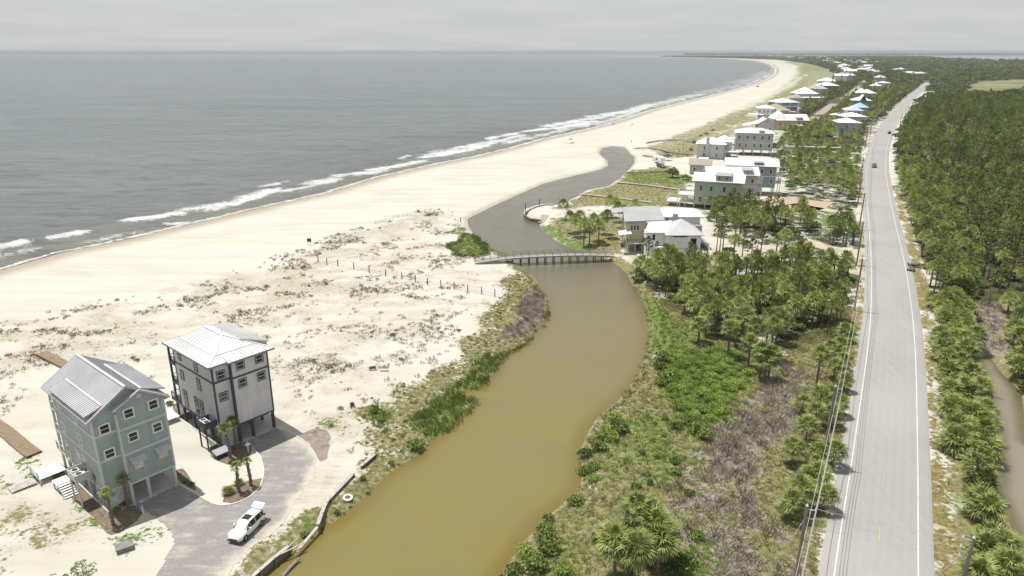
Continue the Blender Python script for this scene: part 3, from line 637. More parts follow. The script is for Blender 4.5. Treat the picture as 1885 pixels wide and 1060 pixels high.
for k, pl in enumerate([[(410,924),(415,905),(425,893),(460,884),(484,880),(483,890),(476,902),(462,914),(440,923),(425,926)],
           [(322,762),(345,778),(385,816),(388,840),(405,850),(430,856),(455,845),(463,823),(443,814),(412,795),(330,740),(318,745)],
           [(85,868),(105,850),(140,880),(202,944),(245,930),(262,945),(250,960),(205,985),(175,955),(130,915)],
           [(325,880),(320,866),(336,862),(356,890),(360,903),(345,896)]]):
    p = ccw(loop_spline(PXY(pl), 0.8)); tag(MB().prism([tuple(a) for a in p], -0.2, 0.022).build('mulch_bed', mulch), kind='structure')
p = ccw(loop_spline(PXY([(548,803),(575,790),(600,792),(612,812),(607,838),(590,850),(576,826)]), 0.8)); tag(MB().prism([tuple(a) for a in p], -0.2, 0.02).build('gravel_patch', gravel_m), kind='structure')
# raised white edging of the drive
edge_c = mat('edging', (0.50, 0.49, 0.46), 0.8, 0.2, var=0.06)
for pl in ([(364,912),(392,927),(412,930.5),(440,924.5),(463,912.5),(477.5,897),(484.5,878),(484.5,860),(478,840),(464,825)], [(508,786.5),(545,802.5),(572,821.5)], [(330,891),(364,911.5)]):
    c = spline(PXY(pl), 0.7); m = MB()
    for a, b in zip(c[:-1], c[1:]): m.bar((*a, 0.04), (*b, 0.04), 0.14, 0.12)
    tag(m.build('kerb', edge_c), kind='structure')
# other lanes and drives: sand tracks, the side road, parking court
lane_m = mat('sand_lane', (0.36, 0.315, 0.24), 0.95, 0.1, var=0.12, scale=0.35, bump=0.2)
tan_m = mat('tan_pavers', (0.33, 0.265, 0.20), 0.9, 0.2, var=0.06, scale=0.8)
grey_lane = mat('side_road_surface', (0.255, 0.225, 0.195), 0.9, 0.2, var=0.08, scale=0.3)
def lane(name, pl, w, matr, z=0.03, kind='structure'):
    c = spline(PXY(pl), 3.0); ribbon(name, offset_line(c, -w / 2), offset_line(c, w / 2), z, matr, kind)
lane('side_road', [(1492,222),(1512,207),(1530,194),(1548,184)], 7.5, grey_lane)
lane('side_road', [(1548,184),(1566,172),(1590,151),(1597,145)], 8, grey_lane)
lane('parking_court', [(1400,383),(1450,378),(1475,366)], 22, tan_m, 0.02)
lane('sand_lane', [(1290,440),(1330,455),(1390,470),(1430,455),(1475,440)], 9, lane_m, 0.02)
lane('sand_lane', [(1475,440),(1510,452),(1560,465),(1600,460)], 5, lane_m, 0.024)
lane('sand_lane', [(1290,490),(1340,470),(1400,430)], 7, lane_m, 0.028)
lane('sand_lane', [(1545,492),(1575,503),(1600,502)], 9, lane_m, 0.02)
lane('sand_lane', [(1460,375),(1510,385),(1590,394)], 5, lane_m, 0.02)
for pl, w in (([(1425,268),(1500,270),(1588,272)], 4), ([(1430,287),(1520,289),(1590,291)], 3.5), ([(1440,249),(1500,251),(1548,252)], 4), ([(1425,310),(1500,316),(1588,318)], 3)): lane('sand_lane', pl, w, lane_m, 0.02)
lane('sand_lane', [(1295,256),(1330,239),(1400,204),(1480,168),(1545,137)], 9, lane_m, 0.03)
lane('sand_lane', [(1110,466),(1135,470),(1160,468),(1185,485)], 3, lane_m, 0.02)
_rl = [(205, 1637), (225, 1625), (265, 1602), (310, 1590), (360, 1588)]
for y in (238, 246, 254, 262, 271, 282, 293, 303, 317, 330):
    xr = float(np.interp(y, [a for a, b in _rl], [b for a, b in _rl])); lane('driveway_apron', [(xr - 22 - (y - 238) * 0.12, y - 0.8), (xr + 1, y)], 4.5, lane_m, 0.02)
# ------------------------------------------------------------------ building kit
glass_m = mat('window_glass', (0.018, 0.021, 0.024), 0.08, 0.6, var=0.1)
white_m = mat('white_trim', (0.62, 0.62, 0.60), 0.6, 0.3, var=0.03)
navy_m = mat('navy_trim', (0.060, 0.068, 0.085), 0.6, 0.3, var=0.05)
conc_m = mat('concrete', (0.38, 0.375, 0.36), 0.9, 0.2, var=0.06)
wood_grey = mat('grey_timber', (0.20, 0.185, 0.165), 0.9, 0.15, var=0.16, scale=3, streak=(0.5, 6, 6))
wood_tan = mat('tan_timber', (0.215, 0.165, 0.115), 0.9, 0.15, var=0.15, scale=3)
dark_void = mat('dark_metal', (0.03, 0.032, 0.036), 0.5, 0.4)
def wall_mat(name, col):
    """painted board siding: faint horizontal shiplap lines as relief, rain streaks as colour"""
    N = NT(name); v = N.obj(); s = N.n('ShaderNodeSeparateXYZ'); N.set(s.inputs[0], v)
    lap = N.math('FRACT', N.math('MULTIPLY', s.outputs[2], 6.2)); a = N.noise(v, 0.5, 4); st = N.noise(N.mapv(v, (1.6, 1.6, 0.14)), 1.0, 4, 0.65)
    lo = tuple(c * 0.90 for c in col); hi = tuple(min(1, c * 1.08) for c in col)
    c = N.mix(N.ramp(N.math('ADD', N.math('MULTIPLY', a, 0.5), N.math('MULTIPLY', st, 0.5)), 0.36, 0.64), lo, hi)
    N.bump(lap, 0.45, 0.03); return N.done(c, 0.65, 0.3)
def roof_mat(name, col, rough=0.42):
    N = NT(name); v = N.obj(); a = N.noise(v, 0.35, 4, 0.6); b = N.noise(N.mapv(v, (3, 3, 0.4)), 1.2, 4, 0.6)
    c = N.mix(N.ramp(N.math('ADD', N.math('MULTIPLY', a, 0.6), N.math('MULTIPLY', b, 0.4)), 0.35, 0.65), tuple(x * 0.90 for x in col), tuple(min(1, x * 1.06) for x in col))
    return N.done(c, rough, 0.4, 0.0)
rf_silver = roof_mat('silver_roof_metal', (0.41, 0.41, 0.43), 0.42); rf_white = roof_mat('white_roof_metal', (0.57, 0.57, 0.575), 0.45); rf_grey = roof_mat('grey_roof_metal', (0.30, 0.305, 0.315), 0.45)
rf_tan = roof_mat('tan_roof_shingle', (0.29, 0.265, 0.205), 0.9); rf_lilac = roof_mat('lilac_roof_metal', (0.40, 0.41, 0.50), 0.5); rf_blue = roof_mat('blue_roof_metal', (0.28, 0.42, 0.52), 0.5); rf_shingle = roof_mat('grey_shingle', (0.26, 0.255, 0.25), 0.9)

_win = {}
def win_meshes(w, h, frame, dark=None, rails=1, mull=0):
    """window facing local -y, centred on its middle: casing (+ sash), glass pane"""
    k = (w, h, frame.name, dark.name if dark else '', rails, mull)
    if k in _win: return _win[k]
    m = MB(); t = 0.11; a, b = w / 2, h / 2
    m.box(-a - t, -a, -0.07, 0, -b - t, b + t).box(a, a + t, -0.07, 0, -b - t, b + t).box(-a, a, -0.07, 0, b, b + t + 0.02).box(-a, a, -0.08, 0, -b - t, -b)
    s = MB(); q = 0.055
    s.box(-a, -a + q, -0.05, -0.012, -b, b).box(a - q, a, -0.05, -0.012, -b, b).box(-a + q, a - q, -0.05, -0.012, b - q, b).box(-a + q, a - q, -0.05, -0.012, -b, -b + q)
    for r in range(rails):
        z = -b + (r + 1) * h / (rails + 1); s.box(-a + q, a - q, -0.052, -0.012, z - 0.03, z + 0.03)
    for r in range(mull):
        x = -a + (r + 1) * w / (mull + 1); s.box(x - 0.02, x + 0.02, -0.045, -0.012, -b + q, b - q)
    p = MB().box(-a + 0.02, a - 0.02, -0.022, -0.004, -b + 0.02, b - 0.02)
    _win[k] = (m.mesh('window_casing', dark or frame), s.mesh('window_sash', frame), p.mesh('window_pane', glass_m)); return _win[k]
def window(parent, x, y, z, face, w, h, frame=None, dark=None, rails=1, mull=0):
    a, s, p = win_meshes(w, h, frame or white_m, dark, rails, mull)
    o = link('window', a, parent, (x, y, z), (0, 0, face)); link('sash', s, o); link('pane', p, o); return o
def hip(m, x0, x1, y0, y1, ze, rise, th=0.18, ridge=None):
    """hip roof slabs over an eave rectangle; returns the ridge ends"""
    W_, D_ = x1 - x0, y1 - y0
    if W_ >= D_: r0, r1 = (x0 + D_ / 2, (y0 + y1) / 2, ze + rise), (x1 - D_ / 2, (y0 + y1) / 2, ze + rise); q = ((x0, y0, ze), (x1, y0, ze), (x1, y1, ze), (x0, y1, ze))
    else: r0, r1 = ((x0 + x1) / 2, y0 + W_ / 2, ze + rise), ((x0 + x1) / 2, y1 - W_ / 2, ze + rise); q = None
    a, b, c, d = (x0, y0, ze), (x1, y0, ze), (x1, y1, ze), (x0, y1, ze)
    u = lambda p: (p[0], p[1], p[2] - th)
    vs = [a, b, c, d, r0, r1, u(a), u(b), u(c), u(d)]
    if W_ >= D_: fs = [(0, 1, 5, 4), (1, 2, 5), (2, 3, 4, 5), (3, 0, 4)]
    else: fs = [(0, 1, 4), (1, 2, 5, 4), (2, 3, 5), (3, 0, 4, 5)]
    m.add(vs, fs + [(0, 6, 7, 1), (1, 7, 8, 2), (2, 8, 9, 3), (3, 9, 6, 0), (9, 8, 7, 6)]); return r0, r1
def gable(m, x0, x1, y0, y1, ze, rise, axis='x', th=0.18):
    if axis == 'x':
        ym = (y0 + y1) / 2
        m.slab([(x0, y0, ze), (x1, y0, ze), (x1, ym, ze + rise), (x0, ym, ze + rise)], th); m.slab([(x0, ym, ze + rise), (x1, ym, ze + rise), (x1, y1, ze), (x0, y1, ze)], th)
    else:
        xm = (x0 + x1) / 2
        m.slab([(x0, y0, ze), (xm, y0, ze + rise), (xm, y1, ze + rise), (x0, y1, ze)], th); m.slab([(xm, y0, ze + rise), (x1, y0, ze), (x1, y1, ze), (xm, y1, ze + rise)], th)
def seams(m, a, b, c, d, step=0.42, r=0.035):
    """standing seams from edge a-b (top) down to d-c (bottom)"""
    a, b, c, d = map(Vector, (a, b, c, d)); n = max(2, int((b - a).length / step)); nrm = (b - a).cross(d - a).normalized()
    if nrm.z < 0: nrm = -nrm
    for i in range(n + 1):
        p, q = a.lerp(b, i / n) + nrm * r * 0.6, d.lerp(c, i / n) + nrm * r * 0.6
        if (p - q).length > 0.15: m.bar(p, q, r * 1.5, r * 1.8, up=nrm)
def railing(parent, pts, matr, h=1.0, step=0.32, name='railing'):
    m = MB()
    for a, b in zip(pts[:-1], pts[1:]):
        a, b = Vector(a), Vector(b); L = (b - a).length; n = max(1, int(L / 1.6))
        m.bar(a + Vector((0, 0, h)), b + Vector((0, 0, h)), 0.10, 0.07); m.bar(a + Vector((0, 0, 0.12)), b + Vector((0, 0, 0.12)), 0.05, 0.07)
        for i in range(n + 1): p = a.lerp(b, i / n); m.bar(p, p + Vector((0, 0, h + 0.06)), 0.11, 0.11)
        k = max(1, int(L / step))
        for i in range(1, k): p = a.lerp(b, i / k); m.bar(p + Vector((0, 0, 0.14)), p + Vector((0, 0, h - 0.02)), 0.035)
    return m.build(name, matr, parent)
_post = {}
def posts(parent, spots, z0, z1, w, matr):
    k = (round(z1 - z0, 2), w, matr.name)
    if k not in _post: _post[k] = MB().box(-w / 2, w / 2, -w / 2, w / 2, 0, z1 - z0).mesh('post', matr)
    for x, y in spots: link('post', _post[k], parent, (x, y, z0))
def frame_of(A, B):
    u = (B - A).xy.normalized(); return math.atan2(u.y, u.x)
def air_conditioner(root, x, y, z, matr_name='condenser'):
    o = MB().box(x - .4, x + .4, y - .4, y + .4, z, z + .7).build('condenser', white_m, root)
    f = MB()
    f.tube([(x, y, z + .705), (x, y, z + .72)], [0.33, 0.33], 14); f.build('fan', dark_void, o)

# ------------------------------------------------------------------ the two near houses on stilts
def stilt_house(name, label, Bp, Cp, style):
    B, Cc = P(*Bp), P(*Cp); rz = frame_of(B, Cc); root = empty(name, B, rz); tag(root, label, 'house')
    blue = style == 'blue'
    wm = wall_mat('blue_green_siding', (0.280, 0.335, 0.328)) if blue else wall_mat('pale_grey_siding', (0.56, 0.55, 0.57))
    tm = mat('grey_trim', (0.47, 0.48, 0.475), 0.6, 0.3, var=0.03) if blue else navy_m
    pm = tm; fr = white_m; dk = None if blue else navy_m
    XL = -2.4 if blue else -2.3; XR = 5.33; D = 12.0 if blue else 11.2; zb = 2.75; ze = 11.75 if blue else 11.9; BAL = 2.0
    # walls: one body with the stepped front
    w = MB(); w.prism([(XL, 0.45), (0.0, 0.45), (0.0, 0.0), (XR, 0.0), (XR, D), (XL, D)], zb, ze)
    if blue:
        zr = lambda x: 14.42 - 0.64 * (x - 1.5) if x > 1.5 else 14.42 - 0.63 * (1.5 - x)
        w.add([(XL, .45, ze + .002), (1.5, .45, zr(1.5)), (2.75, .45, zr(2.75)), (2.75, .45, ze + .002), (XL, .75, ze + .002), (1.5, .75, zr(1.5)), (2.75, .75, zr(2.75)), (2.75, .75, ze + .002)], [(0, 3, 2, 1), (4, 5, 6, 7), (0, 1, 5, 4), (1, 2, 6, 5)])
        w.add([(0, 0, ze + .002), (0, 0, 12.25), (2.75, 0, zr(2.75) - .05), (XR, 0, zr(XR) - .05), (XR, 0, ze + .002), (0, .4, ze + .002), (0, .4, 12.25), (2.75, .4, zr(2.75) - .05), (XR, .4, zr(XR) - .05), (XR, .4, ze + .002)], [(0, 4, 3, 2, 1), (5, 6, 7, 8, 9), (0, 1, 6, 5), (1, 2, 7, 6), (2, 3, 8, 7), (3, 4, 9, 8)])
        w.box(XL, -1.0, 1.0, 10.6, ze + .003, 12.35); w.box(3.5, XR, 1.2, 10.6, ze + .003, 12.35)
    w.build('wall', wm, root)
    # horizontal bands and corner boards
    t = 0.05
    for z in ((6.5, 9.65) if blue else (9.45,)):
        b = MB(); h = 0.13
        b.box(XL - t, -t, .45 - t, .45, z - h, z + h).box(-t, 0, .0 - t, .45 - t - .002, z - h, z + h).box(0, XR + t, -t, 0, z - h, z + h).box(XL - t, XL, .45 + .002, D, z - h, z + h).box(XR, XR + t, .002, D, z - h, z + h); b.build('band', tm, root)
    t2 = 0.065; cw = 0.14
    for (x0, x1, y0, y1) in ((XL - t2, XL + cw, .45 - t2, .45), (XL - t2, XL, .452, .45 + cw), (-t2, cw, -t2, 0), (XR - cw, XR + t2, -t2, 0), (XR, XR + t2, .002, cw), (XL - t2, XL, D - cw, D), (-t2, 0, .002, .44)):
        MB().box(x0, x1, y0, y1, zb - .12, (ze if blue else ze - .1)).build('corner_board', tm, root)
    sk = MB(); sk.box(XL - t, XL, .46, D, zb - .25, zb + .06).box(XL - t, -.02, .45 - t, .448, zb - .25, zb + .06).box(.02, XR, -t, -.002, zb - .22, zb + .02).box(XR, XR + t, 0, D, zb - .25, zb + .06); sk.build('skirt_board', tm, root)
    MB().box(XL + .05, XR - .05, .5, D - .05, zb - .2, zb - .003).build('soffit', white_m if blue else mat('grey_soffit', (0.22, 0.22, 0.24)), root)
    # windows
    S = 0.98
    up = 11.35 if blue else 11.25
    for x in (1.39, 4.12): window(root, x, 0, up if blue else 10.95, 0, S, 1.05, fr, dk); window(root, x, 0, 8.38, 0, S, 1.05, fr, dk)
    window(root, -1.17, .45, 10.3, 0, S, 1.05, fr, dk); window(root, -1.17, .45, 7.2, 0, S, 1.05, fr, dk)
    Lf = -PI / 2
    for y, z, ww, hh in ((10.3, 10.5, .62, .7), (5.2, 10.55, .7, 1.25), (10.3, 7.5, .8, 1.1), (5.1, 7.75, .75, 1.5)) if blue else ((9.4, 10.6, .75, .7), (4.8, 10.6, .75, 1.25), (9.4, 7.9, .8, 1.25), (4.7, 8.0, .75, 1.5)):
        window(root, XL, y, z, Lf, ww, hh, fr, dk)
    for y in ((10.4, 7.0, 5.35) if blue else (9.4, 6.25, 4.8)):
        window(root, XL, y, 4.05, Lf, .82, 1.75, fr, dk); window(root, XL, y, 5.32, Lf, .82, .32, fr, dk, 0)
    for y in (3, 6, 9):
        for z in (4.6, 7.6, 10.4): window(root, XR, y, z, PI / 2, .9, 1.2, fr, dk)
    for z in (4.1, 7.1, 10.2):
        for x in (0.2, 3.0): window(root, x, D, z, PI, 1.7, 2.1, fr, dk, 0, 1)
    if blue:                                            # shuttered windows under small awnings, and the gable vent
        for x in (1.39, 4.2):
            a = MB(); a.slab([(x - .85, -.03, 5.85), (x + .85, -.03, 5.85), (x + .85, -.75, 5.42), (x - .85, -.75, 5.42)], .05)
            aw = a.build('awning', roof_mat('awning_metal', (0.42, 0.43, 0.48)) if 'awn' not in MATS else MATS['awn'], root); MATS['awn'] = aw.data.materials[0]
            sm = MB(); seams(sm, (x - .85, -.03, 5.86), (x + .85, -.03, 5.86), (x + .85, -.75, 5.43), (x - .85, -.75, 5.43), .3, .02); sm.build('awning_seam', aw.data.materials[0], aw)
            for s in (-.55, .55): MB().bar((x + s, -.03, 4.9), (x + s, -.6, 5.42), .07).bar((x + s, -.035, 4.9), (x + s, -.035, 5.6), .07).build('bracket', fr, aw)
            MB().box(x - .5, x + .5, -.09, -.002, 4.25, 5.25).build('shutter', mat('shutter_panel', (0.50, 0.49, 0.45)), root)
        v = MB(); v.tube([(2.75, -.001, 13.05), (2.75, -.06, 13.05)], .3, 16); v.build('gable_vent', tm, root)
    # ground storey: posts, slab, store wall at the front left
    posts(root, [(XR - .16, .16), (2.05, .16), (.16, .16)], 0.0, zb - .23, .34, pm)
    posts(root, [(XL + .16, y) for y in (.7, 3.2, 5.6, 8.2, D - .2)] + [(XR - .16, y) for y in (3.2, 6.2, 9.2, D - .2)] + [(1.8, 6.2), (1.8, 9.2)], 0.0, zb - .23, .30, pm)
    MB().box(XL + .02, XR + .05, .02, D, -.2, .075).build('garage_slab', conc_m, root)
    MB().box(XL + .05, 0.0, .5, 1.0, .08, zb - .2).build('store_wall', mat('pale_store_wall', (0.42, 0.45, 0.45) if blue else (0.40, 0.40, 0.42)), root)
    MB().box(XL + .4, 0.0, 4.6, 8.4, .08, zb - .2).build('store_room', wm, root)
    kb = MB(); kb.box(XL - .12, XL + .018, .5, D, -.1, .14); kb.build('slab_edge', white_m, root)
    g = MB()
    for y in (1.2, 2.0, 2.8): g.bar((XL + .02, y, .14), (XL + .02, y, 1.15), .07)
    g.bar((XL + .02, .8, 1.15), (XL + .02, 3.1, 1.15), .09); g.bar((XL + .02, .8, .35), (XL + .02, 3.1, .35), .06); g.build('gate', pm, root)
    # sea-side balconies
    for z in (2.75, 5.85, 8.85):
        x0, x1 = XL + .02, XR - .02
        MB().box(x0, x1, D + .001, D + BAL + (1.2 if z < 3 else 0), z - .22, z).build('balcony', pm, root)
        e = D + BAL + (1.2 if z < 3 else 0) - .08
        railing(root, [(x0 + .06, D + .1, z), (x0 + .06, e, z), (x1 - .06, e, z), (x1 - .06, D + .1, z)], pm)
    posts(root, [(XL + .15, D + BAL - .15), (1.4, D + BAL - .15), (XR - .15, D + BAL - .15)], 0, 11.6, .24, pm)
    # air-conditioner platform on the left side
    py0, py1, zp = ((3.7, 6.1, 3.45) if blue else (.9, 3.0, 3.35))
    pl = MB(); pl.box(XL - 1.75, XL - .06, py0, py1, zp - .14, zp)
    pl.box(XL - 1.78, XL - 1.70, py0, py1, zp, zp + .85).box(XL - 1.70, XL - .06, py0 - .02, py0 + .06, zp, zp + .85).box(XL - 1.70, XL - .06, py1 - .06, py1 + .02, zp, zp + .85)
    pl.build('condenser_platform', pm, root)
    for i in range(2): air_conditioner(root, XL - 1.15 + .0 * i, py0 + .62 + i * (py1 - py0 - 1.24), zp)
    posts(root, [(XL - 1.62, py0 + .1), (XL - 1.62, py1 - .1)], 0, zp - .14, .16, pm)
    mt = MB(); mt.box(XL - .16, XL - .06, py0 - .9, py0 - .45, 3.3, 3.9).tube([(XL - .12, py0 - .68, .1), (XL - .12, py0 - .68, 3.3)], .04, 6); mt.build('meter_box', mat('meter_grey', (0.16, 0.165, 0.17)), root)
    # left-side stair to the deck
    if blue:
        for i in range(6): MB().box(XL - 2.35 - .0, XL - .9, 7.0 + i * .32, 7.32 + i * .32, .1 + i * .17, .16 + i * .17).build('step', white_m, root)
        MB().box(XL - 2.4, XL - .85, 8.95, 10.6, 1.0, 1.12).build('landing', white_m, root); posts(root, [(XL - 2.3, 9.1), (XL - 2.3, 10.4), (XL - .95, 9.1), (XL - .95, 10.4)], 0, 1.0, .14, pm)
    else:
        hb = MB(); hb.box(XL - 1.9, XL - .2, -1.7, -.75, 0.02, .62); hb.build('equipment_box', dark_void, root)
        lid = MB(); lid.slab([(XL - 2.0, -1.85, .66), (XL - .1, -1.85, .66), (XL - .1, -.65, .95), (XL - 2.0, -.65, .95)], .06); lid.build('box_lid', rf_grey, root)
    # roof
    R = MB(); SMS = MB(); rmx = rf_silver if blue else rf_white
    def plane(q, seam=True, st=.40):
        R.slab(q, .16)
        if seam: e = [Vector(p) + Vector((0, 0, .012)) for p in q]; seams(SMS, e[0], e[1], e[2], e[3], st)
    if blue:
        zl, zrr = 14.6, 14.6
        L = lambda x: 14.62 - 0.63 * (1.5 - x); Rr = lambda x: 14.62 - 0.64 * (x - 1.5)
        plane([(1.5, 0.0, L(1.5)), (1.5, 13.7, L(1.5)), (-2.95, 13.7, L(-2.95)), (-2.95, 0.0, L(-2.95))])
        plane([(1.5, 0.0, Rr(1.5)), (1.5, 13.7, Rr(1.5)), (2.75, 13.7, Rr(2.75)), (2.75, 0.0, Rr(2.75))])
        plane([(2.75, -.42, Rr(2.75)), (2.75, 13.7, Rr(2.75)), (5.9, 13.7, Rr(5.9)), (5.9, -.42, Rr(5.9))])
        plane([(2.75, -.42, Rr(2.75) + .002), (2.75, .44, Rr(2.75) + .002), (-.32, .44, 12.30), (-.32, -.42, 12.30)])
        plane([(-1.0, .42, 13.10), (-1.0, 10.9, 13.10), (-2.92, 10.9, 12.50), (-2.92, .42, 12.50)])
        plane([(3.4, .7, 13.46), (3.4, 10.9, 13.46), (5.98, 10.9, 12.55), (5.98, .7, 12.55)])
        rdg = MB(); rdg.bar((1.5, -.01, 14.66), (1.5, 13.72, 14.66), .34, .07).bar((-1.0, .42, 13.14), (-1.0, 10.9, 13.14), .28, .06).bar((3.4, .7, 13.5), (3.4, 10.9, 13.5), .25, .06).bar((2.75, -.43, Rr(2.75) + .05), (-.33, -.43, 12.33), .2, .16).bar((2.75, -.43, Rr(2.75) + .05), (5.92, -.43, Rr(5.92) + .03), .2, .16).bar((1.5, -.02, 14.62), (-2.97, -.02, L(-2.97)), .16, .2)
        vp = MB(); vp.tube([(2.6, 6.5, 13.8), (2.6, 6.5, 14.5)], .06, 8)
    else:
        x0, x1, yF, yF2, yB, zE = -2.85, 6.25, -.45, .02, 13.0, 11.98
        bx, by0, by1, zk, rx, ry0, ry1, zr_ = -1.15, 1.45, 11.0, 12.68, 1.5, 4.3, 8.9, 14.05
        plane([(bx, by0, zk), (bx, by1, zk), (x0, yB, zE), (x0, yF2, zE)])
        plane([(rx, ry0, zr_), (rx, ry1, zr_), (bx, by1, zk), (bx, by0, zk)])
        plane([(4.15, by0, zk), (bx, by0, zk), (x0, yF2, zE), (-.38, yF2, zE)][0:0] or [(-.38, by0, zk), (bx, by0, zk), (x0, yF2, zE), (-.38, yF2, zE)])
        plane([(4.6, by0, zk), (-.38, by0, zk), (-.38, yF, zE), (x1, yF, zE)])
        plane([(rx + .01, ry0, zr_), (rx, ry0, zr_), (bx, by0, zk), (4.6, by0, zk)])
        plane([(rx, ry1, zr_), (rx, ry0, zr_), (4.6, by0, zk), (4.6, by1, zk)], False); plane([(4.6, by1, zk), (4.6, by0, zk), (x1, yF, zE), (x1, yB, zE)], False)
        plane([(rx, ry1, zr_), (rx + .01, ry1, zr_), (4.6, by1, zk), (bx, by1, zk)], False); plane([(bx, by1, zk), (4.6, by1, zk), (x1, yB, zE), (x0, yB, zE)], False)
        plane([(3.1, 2.6, 13.42), (3.1, 10.6, 13.42), (6.3, 11.2, 12.62), (6.3, 1.0, 12.62)])
        MB().add([(3.3, 2.7, 12.6), (6.2, 1.3, 12.0), (6.2, 10.9, 12.0), (3.3, 10.4, 12.6), (3.3, 2.7, 13.3), (6.2, 1.3, 12.5), (6.2, 10.9, 12.5), (3.3, 10.4, 13.3)], [(0, 1, 5, 4), (1, 2, 6, 5), (2, 3, 7, 6)]).build('dormer_wall', wm, root)
        rdg = MB(); rdg.bar((rx, ry0, zr_ + .03), (rx, ry1, zr_ + .03), .3, .07).bar((bx, by0, zk + .03), (bx, by1, zk + .03), .22, .05).bar((rx, ry0, zr_ + .03), (bx, by0, zk + .03), .2, .06).bar((rx, ry0, zr_ + .03), (4.6, by0, zk + .03), .2, .06).bar((bx, by0, zk + .03), (x0, yF2, zE + .02), .2, .06).bar((4.6, by0, zk + .03), (x1, yF, zE + .02), .2, .06).bar((bx, by0, zk + .03), (4.6, by0, zk + .03), .16, .05)
        fas = MB(); fas.bar((x0, yF2 - .02, zE - .13), (-.38, yF2 - .02, zE - .13), .05, .22).bar((-.38, yF - .03, zE - .13), (x1, yF - .03, zE - .13), .05, .22).bar((x0 - .03, yF2, zE - .13), (x0 - .03, yB, zE - .13), .05, .22).build('fascia', mat('grey_fascia', (0.22, 0.22, 0.235)), root)
        vp = MB(); vp.tube([(2.7, 6.5, 13.4), (2.7, 6.5, 14.25)], .06, 8).tube([(3.3, 2.2, 12.9), (3.3, 2.2, 13.3)], .07, 8)
    rf = R.build('roof', rmx, root); SMS.build('roof_seam', rmx, rf); rdg.build('ridge_cap', rf_white if not blue else roof_mat('ridge_metal', (0.42, 0.42, 0.435)), rf); vp.build('vent_pipe', white_m, rf)
    return root
BH = stilt_house('stilt_house', 'blue green three storey house on stilts with silver gabled roof and two small awnings', (245.3, 928.3), (328.3, 890.6), 'blue')
WH = stilt_house('stilt_house', 'pale grey three storey house on stilts with white hipped roof and dark navy trim', (443, 814), (508, 786), 'white')

